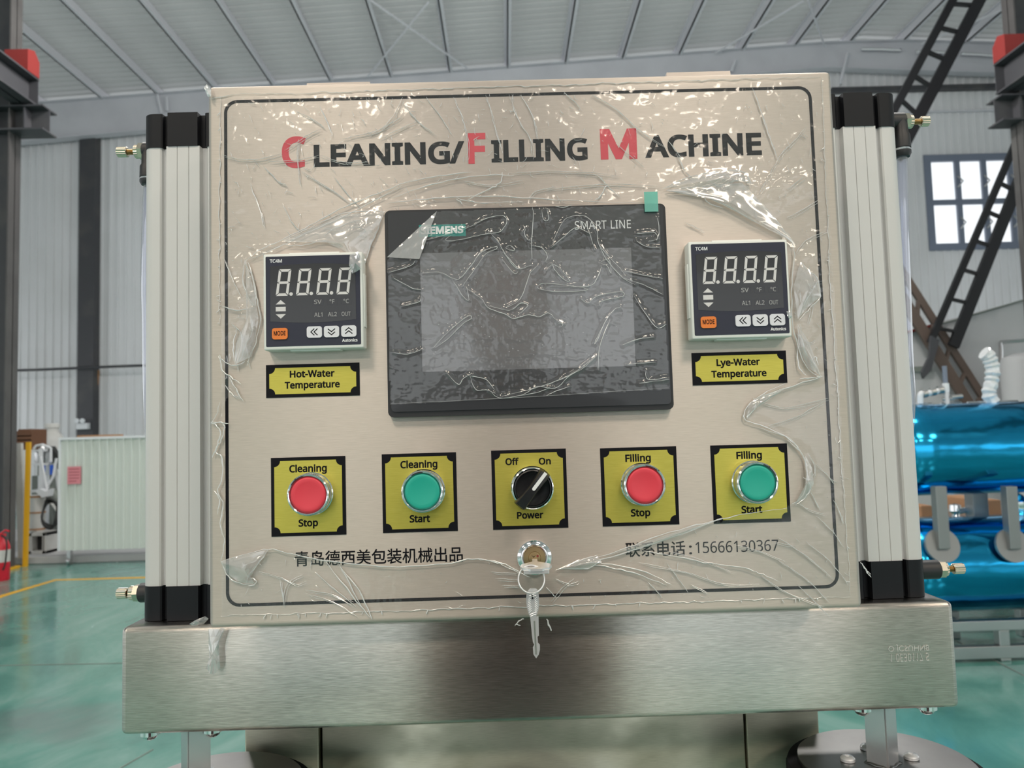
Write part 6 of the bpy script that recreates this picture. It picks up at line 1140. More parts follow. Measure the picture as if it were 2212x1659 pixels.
# split ring
pr_ = at(1148, 1251, D-.028); Rr = .0088
for k, dy in enumerate((0, .0009)):
    bm = B(); tube(bm, [Vector((pr_.x+Rr*cos(t), D-.027-dy+.003*sin(t), pr_.z+Rr*1.0*sin(t))) for t in np.linspace(0, 2*pi, 48, endpoint=False)], .00055, 8, closed=True); obj('split_ring', bm, 'keysteel', keys, smooth=60)
# hanging key
Yk = D-.025
kp2 = lambda x, y, dy=0: Vector((at(x, y, Yk).x, Yk-dy, at(x, y, Yk).z))
head = [(1146, 1270), (1160, 1272), (1164, 1290), (1163, 1315), (1157, 1332), (1149, 1337), (1142, 1325), (1137, 1302), (1138, 1280)]
bm = B(); prism(bm, [kp2(*q) for q in smoothpath([Vector((x, y, 0)) for x, y in head+head[:1]], 3)[:-1] for q in [(q.x, q.y)]] if False else [kp2(q.x, q.y) for q in smoothpath([Vector((x, y, 0)) for x, y in head+head[:1]], 3)[:-1]], (0, -.0018, 0))
hk = obj('hanging_key', bm, 'keysteel', keys, smooth=20)
bm = B()
for k in range(13):
    t = k/12; y = 1280+t*48; hw = 10*math.sqrt(max(.05, 1-((y-1303)/34)**2)); xc2 = 1150+(t*2)
    for (u0_, u1_) in (((-hw), (-hw*.42)), ((hw*.42), hw)) if .2 < t < .85 else ((-hw*.9, hw*.9),):
        tube(bm, [kp2(xc2+u0_, y+2, .0019), kp2(xc2+u1_, y-3, .0019)], .00028, 6)
obj('grip_ribs', bm, 'keysteel', hk, kind='stuff')
blade = [(1145, 1332), (1163, 1330), (1164, 1372), (1161, 1374), (1162, 1388), (1166, 1392), (1166, 1402), (1164, 1412), (1158, 1421), (1152, 1412), (1151, 1398), (1154, 1392), (1151, 1386), (1149, 1372), (1147, 1350)]
bm = B(); prism(bm, [kp2(*q) for q in blade], (0, -.0015, 0)); obj('key_blade', bm, 'keysteel', hk)
bm = B(); tube(bm, [kp2(1154, 1340, .0016), kp2(1158, 1412, .0016)], .0005, 6); obj('blade_groove', bm, 'greymachine', hk)
bm = B(); prism(bm, [kp2(*q, .0019) for q in ((1147, 1283), (1150, 1281), (1152, 1292), (1149, 1293))], (0, -.0002, 0)); obj('key_hole', bm, 'print', hk)

# ================================================================ THE PHOTOGRAPHER (mirrored darkly in the beam)
def skin(name, verts, edges, radii, m, parent, sub=2, root=0):
    me = bpy.data.meshes.new(name); me.from_pydata(verts, edges, []); o = bpy.data.objects.new(name, me); COL.objects.link(o)
    md = o.modifiers.new('s', 'SKIN'); md.use_smooth_shade = True; md2 = o.modifiers.new('u', 'SUBSURF'); md2.levels = md2.render_levels = sub
    for i, sv in enumerate(me.skin_vertices[0].data): sv.radius = radii[i] if isinstance(radii[i], tuple) else (radii[i], radii[i]); sv.use_root = (i == root)
    bpy.context.view_layer.update(); ev = bpy.data.meshes.new_from_object(o.evaluated_get(bpy.context.evaluated_depsgraph_get()))
    bpy.data.objects.remove(o); ev.name = name; ev.materials.clear(); ev.materials.append(M[m]); ev.polygons.foreach_set('use_smooth', [True]*len(ev.polygons))
    return link(name, ev, parent)
PX, PY = .010, -.34
man = thing('person', 'person in a dark jacket and trousers standing behind the camera, mirrored in the steel beam', 'person', (PX, PY, 0))
def q3(x, y, z): return (PX+x, PY+y, z)
V_ = [q3(0, 0, .62), q3(0, 0, 1.12), q3(0, .0, 1.30), q3(0, .0, 1.42), q3(0, .01, 1.49), q3(-.17, 0, 1.41), q3(-.21, .06, 1.16), q3(-.17, .24, 1.20), q3(.17, 0, 1.41), q3(.21, .06, 1.16), q3(.17, .24, 1.20), q3(-.09, 0, .52), q3(-.10, .01, .40), q3(-.10, -.02, .10), q3(-.10, .10, .05), q3(.09, 0, .52), q3(.10, .01, .40), q3(.10, -.02, .10), q3(.10, .10, .05)]
E_ = [(0, 1), (1, 2), (2, 3), (3, 4), (3, 5), (5, 6), (6, 7), (3, 8), (8, 9), (9, 10), (0, 11), (11, 12), (12, 13), (13, 14), (0, 15), (15, 16), (16, 17), (17, 18)]
R_ = [(.215, .13), (.20, .12), (.19, .125), (.12, .09), (.055, .055), .075, .055, .04, .075, .055, .04, .095, .065, .045, .045, .095, .065, .045, .045]
skin('body', V_, E_, R_, 'jacket', man)
cb = B(); rings_ = []
for (z_, a_, b_) in ((.42, .235, .15), (.6, .232, .148), (.8, .225, .142), (1.0, .215, .136), (1.12, .212, .132), (1.28, .218, .13), (1.38, .205, .118), (1.44, .15, .095), (1.48, .075, .07), (1.51, .066, .066)):
    rings_.append([cb.verts.new(q3(1.13*a_*cos(2*pi*i/32)*(1+.012*sin(5*2*pi*i/32+z_*9)), b_*sin(2*pi*i/32), z_)) for i in range(32)])
for a_, b_ in zip(rings_, rings_[1:]):
    for i in range(32): cb.faces.new((a_[i], a_[(i+1) % 32], b_[(i+1) % 32], b_[i]))
obj('long_coat', cb, 'jacket', man, smooth=60)
hd = B(); bmesh.ops.create_uvsphere(hd, u_segments=24, v_segments=16, radius=1)
for v in hd.verts:
    x, y, z = v.co; jaw = 1-.22*max(0, -z); v.co = Vector(q3(x*.077*jaw, .02+y*.095*(1-.1*max(0, -z)), 1.62+z*.118))
obj('head', hd, 'skin', man, smooth=60)
hd = B(); bmesh.ops.create_uvsphere(hd, u_segments=24, v_segments=16, radius=1)
for v in hd.verts:
    x, y, z = v.co; v.co = Vector(q3(x*.083, -.002+y*.098, 1.655+z*.098))
obj('hair', hd, 'hair', man, smooth=60)
for s_ in (-1, 1):
    v0 = [q3(s_*.17, .24, 1.20), q3(s_*.15, .30, 1.23)]; e0 = [(0, 1)]; r0_ = [.028, .032]
    for k_ in range(4): n_ = len(v0); v0 += [q3(s_*(.135+.014*k_), .335, 1.235+.004*k_), q3(s_*(.128+.013*k_), .365-.004*abs(k_-1.5), 1.225)]; e0 += [(1, n_), (n_, n_+1)]; r0_ += [.010, .008]
    n_ = len(v0); v0 += [q3(s_*.12, .30, 1.25), q3(s_*.105, .325, 1.255)]; e0 += [(1, n_), (n_, n_+1)]; r0_ += [.012, .009]
    skin('hand', v0, e0, r0_, 'skin', man, 1)

# ================================================================ CLEAR FILM
rng = np.random.RandomState(5)
def vnoise(x, y, seed):
    r_ = np.random.RandomState(seed); G = r_.rand(64, 64)
    xi, yi = np.floor(x).astype(int), np.floor(y).astype(int); fx, fy = x-xi, y-yi; fx = fx*fx*(3-2*fx); fy = fy*fy*(3-2*fy)
    g = lambda a, b: G[a % 64, b % 64]
    return (g(xi, yi)*(1-fx)+g(xi+1, yi)*fx)*(1-fy)+(g(xi, yi+1)*(1-fx)+g(xi+1, yi+1)*fx)*fy
def ridged(x, y, seed):
    s = 0
    for k in range(3):
        s = s+(1-np.abs(vnoise(x*2**k+17*k, y*2**k+5*k, seed+k)*2-1))**3*(.55**k)
    return s
def inside(poly, X, Y):
    c = np.zeros(X.shape, bool); n = len(poly); j = n-1
    for i in range(n):
        xi, yi = poly[i]; xj, yj = poly[j]
        hit = ((yi > Y) != (yj > Y)) & (X < (xj-xi)*(Y-yi)/((yj-yi) or 1e-9)+xi); c ^= hit; j = i
    return c
def segdist(pts, X, Y):
    d = np.full(X.shape, 1e9)
    for (x0, y0), (x1, y1) in zip(pts, pts[1:]):
        dx, dy = x1-x0, y1-y0; l2 = dx*dx+dy*dy or 1e-9
        t = np.clip(((X-x0)*dx+(Y-y0)*dy)/l2, 0, 1); d = np.minimum(d, np.hypot(X-x0-t*dx, Y-y0-t*dy))
    return d
def wobble(pts, amp, step=6, seed=1):
    r_ = random.Random(seed); out = []
    for (x0, y0), (x1, y1) in zip(pts, pts[1:]):
        n = max(1, int(math.hypot(x1-x0, y1-y0)/step))
        for i in range(n): t = i/n; out.append((x0+(x1-x0)*t+r_.uniform(-amp, amp), y0+(y1-y0)*t+r_.uniform(-amp, amp)))
    return out+[pts[-1]]
def sheet(name, x0, x1, y0, y1, step, keep, height, Y, m, parent):
    """film sheet: grid in the panel plane, kept where keep() is true, lifted towards the viewer by height()"""
    xs = np.arange(x0, x1, step); ys = np.arange(y0, y1, step); X, Yp = np.meshgrid(xs, ys)
    dx = (X-CX)/F; dy = (Yp-CY)/F
    d = np.stack([rt[i]*dx-up[i]*dy+fw[i] for i in range(3)], -1); P = d*(Y/d[..., 1])[..., None]; P[..., 2] += H
    hgt = height(X, Yp); P[..., 1] -= hgt
    K = keep(X, Yp); nx, ny = len(xs), len(ys)
    q = K[:-1, :-1] & K[1:, :-1] & K[:-1, 1:] & K[1:, 1:]
    idx = np.arange(nx*ny).reshape(ny, nx)
    f_ = np.stack([idx[:-1, :-1][q], idx[:-1, 1:][q], idx[1:, 1:][q], idx[1:, :-1][q]], -1)
    used = np.unique(f_); remap = -np.ones(nx*ny, int); remap[used] = np.arange(len(used))
    me = bpy.data.meshes.new(name); me.from_pydata(P.reshape(-1, 3)[used].tolist(), [], remap[f_].tolist()); me.materials.append(M[m])
    me.polygons.foreach_set('use_smooth', [True]*len(me.polygons))
    return link(name, me, parent)
outer = [(478, 212), (1778, 172), (1838, 1290), (476, 1334)]
hole = [(536, 562), (560, 552), (600, 545), (640, 532), (700, 522), (735, 532), (752, 548), (762, 575), (772, 592), (784, 580), (792, 545), (812, 505), (834, 458), (900, 452), (1100, 446), (1395, 438), (1418, 420), (1440, 409), (1500, 422), (1560, 445), (1640, 488), (1680, 508), (1712, 560), (1708, 600), (1710, 650), (1714, 700), (1722, 750), (1745, 795), (1772, 812), (1700, 832), (1638, 856), (1612, 880), (1608, 905), (1660, 925), (1712, 955), (1738, 990), (1742, 1040), (1722, 1080), (1690, 1097), (1600, 1113), (1500, 1138), (1400, 1168), (1310, 1198), (1240, 1218), (1200, 1240), (1150, 1246), (1100, 1228), (1040, 1205), (1000, 1209), (900, 1224), (800, 1216), (700, 1204), (640, 1190), (580, 1186), (520, 1200), (480, 1212), (482, 1100), (478, 960), (482, 880), (500, 855), (527, 868), (512, 835), (495, 805), (530, 790), (552, 740), (562, 690), (556, 640), (545, 595)]
hole_w = wobble(hole, 1.6, 7, 3)+[hole[0]]
film = thing('door_film', 'torn wrinkled clear protective film covering the cabinet door edges and top', 'film', ((Lx+Rx_)/2, D-.001, Zb+.01))
hX = [q[0] for q in hole_w]; 
def fheight(X, Y):
    r1 = ridged(X/52+Y/160, Y/75-X/300, 11); r2 = ridged(X/18, Y/22, 40)
    up_ = np.clip((1220-Y)/900, .25, 1)
    base = .00025+.00032*r1*up_+.00012*r2
    de = segdist(hole_w[::4]+[hole_w[0]], X, Y)
    edge = np.exp(-(de/16)**2)*(.0008+.0010*vnoise(X/22, Y/22, 3))
    # big lifted flaps
    fl = np.exp(-((X-1560)/110)**2-((Y-415+(X-1560)*.1)/38)**2)*.008+np.exp(-((X-800)/50)**2-((Y-505)/45)**2)*.006+np.exp(-((X-530)/40)**2-((Y-680)/110)**2)*.003+np.exp(-((X-1745)/30)**2-((Y-620)/130)**2)*.003
    return base+edge+fl*(.7+.6*ridged(X/30+Y/40, Y/26, 71)*.5)
keepf = lambda X, Y: inside(outer, X, Y) & ~inside(hole_w, X, Y)
sheet('film_sheet', 470, 1842, 168, 1338, 3.0, keepf, fheight, D-.0003, 'film', film)
# doubled-over and lifted flaps
def flap(pts, lift, seed):
    P = [at(x, y, D-.0015) for x, y in pts]; bm = B(); c = sum(P, Vector())/len(P); r_ = random.Random(seed)
    vs = [bm.verts.new(p+Vector((0, -r_.uniform(0, lift*.5), 0))) for p in P]; cc = bm.verts.new(c-Vector((0, lift, 0)))
    for i in range(len(vs)): bm.faces.new((vs[i], vs[(i+1) % len(vs)], cc))
    bmesh.ops.subdivide_edges(bm, edges=bm.edges[:], cuts=4, use_grid_fill=True)
    for v in bm.verts: v.co.y -= r_.uniform(0, lift*.22)
    obj('loose_flap', bm, 'flap', film, smooth=70)
for i_, (f_, l_) in enumerate((([(1432, 410), (1520, 376), (1590, 367), (1622, 396), (1600, 392), (1560, 401), (1500, 408)], .006), ([(1438, 412), (1520, 405), (1600, 396), (1660, 455), (1718, 530), (1640, 486), (1560, 444), (1500, 420)], .004),
        ([(612, 524), (740, 466), (832, 457), (795, 545), (784, 588), (765, 580), (752, 548), (700, 521)], .005), ([(1728, 565), (1765, 600), (1772, 640), (1740, 668), (1722, 690), (1713, 620)], .003), ([(1722, 700), (1748, 740), (1772, 812), (1745, 795), (1724, 750)], .003),
        ([(1616, 872), (1640, 856), (1700, 836), (1634, 880), (1612, 905)], .003), ([(1738, 985), (1752, 1010), (1757, 1045), (1738, 1075), (1716, 1090), (1742, 1040)], .003), ([(532, 562), (552, 640), (560, 690), (545, 770), (508, 788), (510, 745), (538, 680)], .003),
        ([(478, 1212), (520, 1200), (582, 1186), (562, 1215), (540, 1248), (552, 1260), (520, 1257), (492, 1240)], .004), ([(1206, 1229), (1250, 1208), (1292, 1202), (1300, 1214), (1268, 1230)], .003), ([(1560, 1120), (1480, 1142), (1400, 1168), (1310, 1200), (1400, 1180), (1480, 1152)], .002))): flap(f_, l_, i_)
# creases: traced ridges of bunched film, coloured white to carry their highlights
def crease(bm, pts, r=.00022, lift=.0009, Y=D, wob=1.2, seed=0, k=5):
    pp = smoothpath([Vector((x, y, 0)) for x, y in pts], k); r_ = random.Random(seed)
    P = []; R_ = []
    n = len(pp)
    for i, q in enumerate(pp):
        t = i/(n-1); P.append(at(q.x+r_.uniform(-wob, wob), q.y+r_.uniform(-wob, wob), Y-lift)); R_.append(r*(.25+.75*sin(pi*min(1, max(0, t)))**.6)*r_.uniform(.6, 1.3))
    tube(bm, P, R_, 5)
strong = [
 # upper-left tear edge and long folds
 [(528, 566), (560, 540), (600, 522), (650, 498), (700, 470), (760, 440), (830, 412), (900, 385)],
 [(540, 560), (600, 535), (660, 505), (720, 478), (800, 438), (870, 400)],
 [(612, 520), (670, 492), (740, 462), (800, 455), (832, 458)], [(830, 458), (812, 505), (795, 545), (786, 582)],
 [(610, 528), (650, 530), (700, 521), (735, 530), (752, 548)],
 [(700, 492), (740, 500), (770, 490), (790, 500), (760, 520)], [(700, 510), (720, 495), (760, 480), (800, 470)],
 [(850, 428), (920, 402), (1000, 385), (1060, 378), (1110, 380)], [(835, 440), (900, 432), (1000, 425), (1090, 425), (1200, 432), (1390, 440)],
 [(880, 395), (950, 380), (1020, 372)], [(1010, 432), (1050, 412), (1080, 395), (1085, 372)], [(985, 430), (1000, 440)],
 [(985, 428), (1020, 436), (1060, 438), (1130, 436)], [(1310, 400), (1300, 420), (1285, 432)],
 # right flap
 [(1432, 408), (1470, 390), (1520, 375), (1570, 368), (1605, 372), (1622, 400)], [(1440, 412), (1500, 418), (1560, 440), (1640, 484), (1715, 520)],
 [(1440, 410), (1500, 405), (1560, 398), (1600, 388), (1620, 398)], [(1530, 385), (1545, 400), (1570, 402), (1585, 388), (1560, 378), (1535, 384)],
 [(1600, 400), (1640, 440), (1680, 480), (1700, 510), (1718, 535)], [(1520, 420), (1530, 438), (1560, 448)], [(1622, 400), (1612, 375), (1580, 368)],
 # right side tatters
 [(1700, 500), (1715, 540), (1712, 600), (1710, 660), (1716, 720), (1740, 790), (1772, 815)], [(1730, 565), (1745, 585), (1765, 600), (1772, 640), (1750, 665), (1728, 690)],
 [(1735, 660), (1770, 605)], [(1728, 700), (1740, 760), (1772, 812)], [(1742, 810), (1725, 790), (1722, 750)], [(1725, 820), (1760, 815), (1775, 812)], [(1752, 780), (1762, 770), (1768, 790)],
 [(1700, 828), (1650, 850), (1618, 875), (1608, 905), (1650, 920), (1705, 950), (1735, 985), (1742, 1030), (1735, 1070), (1712, 1090)],
 [(1612, 902), (1632, 880), (1628, 858)], [(1640, 858), (1700, 838), (1780, 812)], [(1640, 925), (1700, 945), (1730, 975)], [(1700, 950), (1735, 985), (1745, 1040), (1755, 1060)], [(1735, 1030), (1750, 1050), (1740, 1075), (1718, 1092)],
 # lower edge
 [(1700, 1097), (1600, 1112), (1540, 1126), (1480, 1140), (1400, 1166), (1330, 1192), (1260, 1212)], [(1560, 1118), (1480, 1150), (1400, 1178), (1320, 1203), (1240, 1224)],
 [(478, 1212), (520, 1200), (580, 1186), (620, 1194), (680, 1208), (760, 1218), (860, 1224), (960, 1218), (1020, 1207), (1060, 1212), (1110, 1232), (1145, 1248)],
 [(1030, 1208), (1080, 1215), (1130, 1240)], [(1200, 1232), (1260, 1208), (1290, 1200)], [(1205, 1228), (1270, 1228), (1300, 1208)], [(1280, 1220), (1330, 1228), (1390, 1245), (1440, 1265)],
 [(1390, 1190), (1450, 1200), (1520, 1215), (1600, 1225), (1640, 1238), (1680, 1254)], [(1290, 1215), (1380, 1232), (1450, 1262)],
 # lower-left fold
 [(478, 1212), (490, 1240), (510, 1258), (545, 1262)], [(582, 1186), (560, 1215), (540, 1240), (530, 1262)], [(540, 1250), (552, 1252), (550, 1262), (535, 1265)],
 [(700, 1210), (760, 1285), (800, 1335)], [(735, 1225), (775, 1275), (805, 1338)], [(733, 1220), (770, 1290), (795, 1330)],
 # left band
 [(530, 562), (524, 600), (535, 640), (548, 660)], [(528, 566), (545, 600), (556, 650), (562, 690), (552, 740), (532, 790)], [(535, 565), (550, 620), (552, 660)],
 [(470, 770), (500, 790), (530, 780)], [(505, 780), (505, 740), (512, 710)], [(540, 680), (545, 710), (530, 750), (515, 785)], [(475, 765), (480, 800), (500, 815), (520, 830)], [(495, 815), (510, 840), (525, 868)], [(480, 660), (510, 670), (550, 665)],
 [(474, 870), (466, 900), (456, 915), (478, 912), (485, 925), (478, 950), (466, 975), (480, 990), (478, 1040), (470, 1060), (482, 1090), (476, 1130), (484, 1170), (478, 1212)],
 [(458, 912), (475, 930), (470, 960), (458, 990)], [(462, 1060), (474, 1080), (470, 1110)], [(455, 912), (495, 915)],
]
soft = [
 [(480, 334), (520, 345), (570, 342), (610, 330)], [(580, 350), (640, 346), (690, 335)], [(615, 325), (660, 295), (690, 280)], [(690, 335), (740, 350), (800, 350)],
 [(645, 300), (642, 340), (648, 400)], [(690, 230), (705, 260), (716, 290)], [(640, 240), (680, 260), (700, 275)], [(980, 210), (1000, 260), (1010, 310), (1008, 350)], [(1050, 205), (1065, 260), (1085, 330)],
 [(870, 210), (850, 250), (820, 280), (790, 290)], [(870, 222), (900, 260), (940, 290)], [(920, 210), (950, 250), (975, 290)], [(740, 300), (820, 280), (870, 250)], [(820, 300), (860, 280), (900, 262)],
 [(1100, 205), (1120, 260), (1145, 300), (1150, 340)], [(1125, 205), (1150, 250), (1160, 300)], [(1280, 205), (1330, 235), (1380, 280), (1440, 320)], [(1215, 195), (1255, 235)], [(1625, 190), (1640, 230), (1660, 290), (1680, 345)],
 [(1740, 275), (1710, 310), (1690, 330), (1678, 350)], [(1678, 350), (1660, 380), (1640, 418)], [(1770, 430), (1730, 455), (1700, 470)], [(1780, 500), (1740, 520), (1720, 545)], [(1700, 410), (1740, 380)],
 [(540, 400), (560, 450), (570, 490)], [(610, 440), (630, 480), (650, 500)], [(720, 380), (760, 430), (780, 450)], [(570, 360), (600, 390), (620, 400)], [(650, 370), (700, 400), (760, 440)],
 [(1000, 390), (1060, 400), (1130, 390)], [(1100, 375), (1180, 370), (1260, 372), (1340, 380)], [(1180, 410), (1250, 402), (1330, 398), (1430, 402)], [(1140, 430), (1160, 412), (1200, 405)], [(1240, 375), (1290, 380), (1320, 410), (1340, 425)],
 [(1330, 310), (1390, 360)], [(1460, 330), (1480, 370), (1500, 388)], [(1440, 300), (1470, 340)],
 [(560, 1235), (600, 1245), (640, 1262), (660, 1255)], [(605, 1250), (612, 1300)], [(655, 1240), (620, 1262), (612, 1310)], [(660, 1275), (720, 1285), (760, 1308)], [(660, 1282), (720, 1300), (770, 1330)], [(680, 1235), (720, 1270), (770, 1310)],
 [(1380, 1215), (1480, 1235), (1560, 1260), (1640, 1262)], [(1440, 1190), (1500, 1205), (1580, 1235)], [(1590, 1178), (1640, 1190), (1700, 1215)], [(1680, 1160), (1740, 1200), (1800, 1250)], [(1740, 1170), (1790, 1210), (1830, 1260)], [(1680, 1210), (1740, 1250), (1790, 1300)],
 [(1770, 1120), (1800, 1150), (1820, 1180)], [(1440, 1215), (1465, 1250), (1485, 1278)], [(1400, 1258), (1430, 1290)], [(1490, 1262), (1530, 1280)], [(1640, 1240), (1700, 1280), (1780, 1310)], [(1720, 1260), (1760, 1300), (1790, 1330)],
 [(1060, 1235), (1120, 1240)], [(1070, 1250), (1120, 1252)], [(1085, 1265), (1125, 1266)], [(1200, 1250), (1230, 1262), (1250, 1255)], [(1190, 1300), (1215, 1270), (1240, 1250)], [(1180, 1268), (1200, 1290)],
 [(1745, 980), (1760, 1010), (1750, 1040)], [(1760, 1000), (1790, 1030), (1800, 1045)], [(1720, 1080), (1745, 1100), (1780, 1110)], [(1750, 1060), (1770, 1100)], [(1670, 1170), (1720, 1180)],
 [(1800, 1080), (1815, 1110), (1820, 1130)], [(1640, 868), (1700, 880), (1790, 860)], [(1660, 920), (1720, 900), (1780, 868)], [(1480, 480), (1520, 500)], [(1740, 600), (1755, 640), (1745, 700)], [(1720, 720), (1745, 740), (1760, 735)],
 [(485, 560), (500, 600), (520, 640)], [(500, 700), (520, 720), (520, 760)], [(485, 830), (500, 850), (520, 860)],
]
bm = B()
for i, s in enumerate(strong): crease(bm, s, .00042, .0019, seed=i, wob=1.3)
obj('bunched_crease', bm, 'crease', film, smooth=60, kind='stuff')
bm = B()
for i, s in enumerate(soft):
    crease(bm, s, .0003, .0012, seed=100+i, wob=.9)
    crease(bm, [(x+3, y+4) for x, y in s], .0002, .0012, seed=400+i, wob=1.2)
r_ = random.Random(9); cnt = 0
while cnt < 620:                                                    # small scattered creases and trapped bubbles
    x, y = r_.uniform(486, 1830), r_.uniform(200, 1320)
    if not (inside(outer, np.array([x]), np.array([y]))[0] and not inside(hole, np.array([x]), np.array([y]))[0]): continue
    if y > 1120 and r_.random() < .55: continue
    if x > 1300 and r_.random() < .45: continue
    a = r_.gauss(1.05 if x < 1100 else .9, .7); l = r_.choice((3, 5, 7, 12, 18)); b_ = r_.uniform(-.3, .3)
    crease(bm, [(x, y), (x+cos(a)*l*.5, y+sin(a)*l*.5), (x+cos(a+b_)*l, y+sin(a+b_)*l)], r_.uniform(.00013, .00024), .0012, seed=cnt, wob=.5, k=2); cnt += 1
obj('fine_crease', bm, 'crease_soft', film, smooth=60, kind='stuff')
# torn cut lines around the door rim
bm = B(); r_ = random.Random(3)
rims = [[(505, 204), (700, 200), (900, 193), (1200, 184), (1500, 174), (1772, 166)], [(476, 205), (474, 500), (474, 700)], [(1775, 168), (1792, 600), (1812, 900), (1838, 1290)], [(476, 1330), (800, 1321), (1200, 1308), (1500, 1300), (1838, 1289)], [(450, 215), (505, 204)]]
for k, s in enumerate(rims): crease(bm, wobble(s, 1.5, 16, k), .00026, .0006, seed=k+50, wob=1.2, k=2)
for _ in range(70):
    s = r_.choice(rims[1:4]); i = r_.randrange(len(s)-1); t = r_.random(); x = s[i][0]+(s[i+1][0]-s[i][0])*t; y = s[i][1]+(s[i+1][1]-s[i][1])*t
    dn = (r_.uniform(-6, 6), r_.uniform(4, 12)) if s is rims[3] else (r_.uniform(-9, 6), r_.uniform(-5, 9)); crease(bm, [(x, y), (x+dn[0]*.4, y+dn[1]*.5), (x+dn[0], y+dn[1])], .0003, .001, seed=_, wob=.6, k=2)
obj('torn_edge', bm, 'crease', film, smooth=60, kind='stuff')
# loose film tags
def scrap(name, pts, Y, bulge, label, m='flap', seed=1):
    P = [at(x, y, Y) for x, y in pts]; bm = B(); c = sum(P, Vector())/len(P); r_ = random.Random(seed)
    vs = [bm.verts.new(p+Vector((0, -r_.uniform(0, bulge), 0))) for p in P]; cc = bm.verts.new(c-Vector((0, bulge, 0)))
    for i in range(len(vs)): bm.faces.new((vs[i], vs[(i+1) % len(vs)], cc))
    bmesh.ops.subdivide_edges(bm, edges=bm.edges[:], cuts=2, use_grid_fill=True)
    for v in bm.verts: v.co.y -= r_.uniform(0, bulge*.25)
    bmesh.ops.solidify(bm, geom=bm.faces[:], thickness=.00008)
    return tag(obj(name, bm, m), label, 'film scrap')
scrap('film_scrap', [(452, 1357), (487, 1358), (476, 1372), (474, 1400), (476, 1440), (466, 1455), (458, 1452), (449, 1440), (456, 1420), (452, 1390)], YBm-.004, .004, 'twisted strip of clear film hanging over the beam at lower left', 'flap', 4)
scrap('film_scrap', [(412, 1346), (425, 1338), (445, 1330), (452, 1336), (440, 1348), (420, 1350)], YBm+.004, .003, 'small scrap of clear film on the beam top beside the left cylinder', 'flap', 6)
scrap('film_scrap', [(442, 190), (450, 186), (457, 196), (458, 212), (450, 210), (446, 200)], D-.002, .003, 'tuft of clear film on the top left corner of the cabinet', 'crease', 8)
scrap('film_scrap', [(757, 550), (775, 545), (783, 560), (782, 582), (768, 588), (762, 592), (756, 575)], D-.016, .003, 'crumpled tip of clear film touching the left temperature controller', 'flap', 9)
scrap('film_scrap', [(1697, 673), (1705, 672), (1710, 685), (1704, 690), (1699, 684)], D-.014, .002, 'bit of clear film on the right temperature controller edge', 'flap', 10)
bm = B(); crease(bm, [(1112, 1352), (1122, 1340), (1132, 1336)], .0004, .004); crease(bm, [(1112, 1349), (1125, 1350)], .0003, .004); tag(obj('film_shred', bm, 'crease'), 'shred of film under the door edge left of the hanging key', 'film scrap')
bm = B(); crease(bm, [(1181, 1336), (1186, 1350), (1191, 1362)], .0006, .004); tag(obj('film_shred', bm, 'crease'), 'shred of film under the door edge right of the hanging key', 'film scrap')
bm = B(); crease(bm, [(1858, 1214), (1868, 1226), (1874, 1238), (1881, 1248)], .0005, .004); crease(bm, [(1870, 1232), (1882, 1240)], .0003, .004); tag(obj('film_shred', bm, 'crease'), 'shred of film at the right door edge by the lower black cap', 'film scrap')

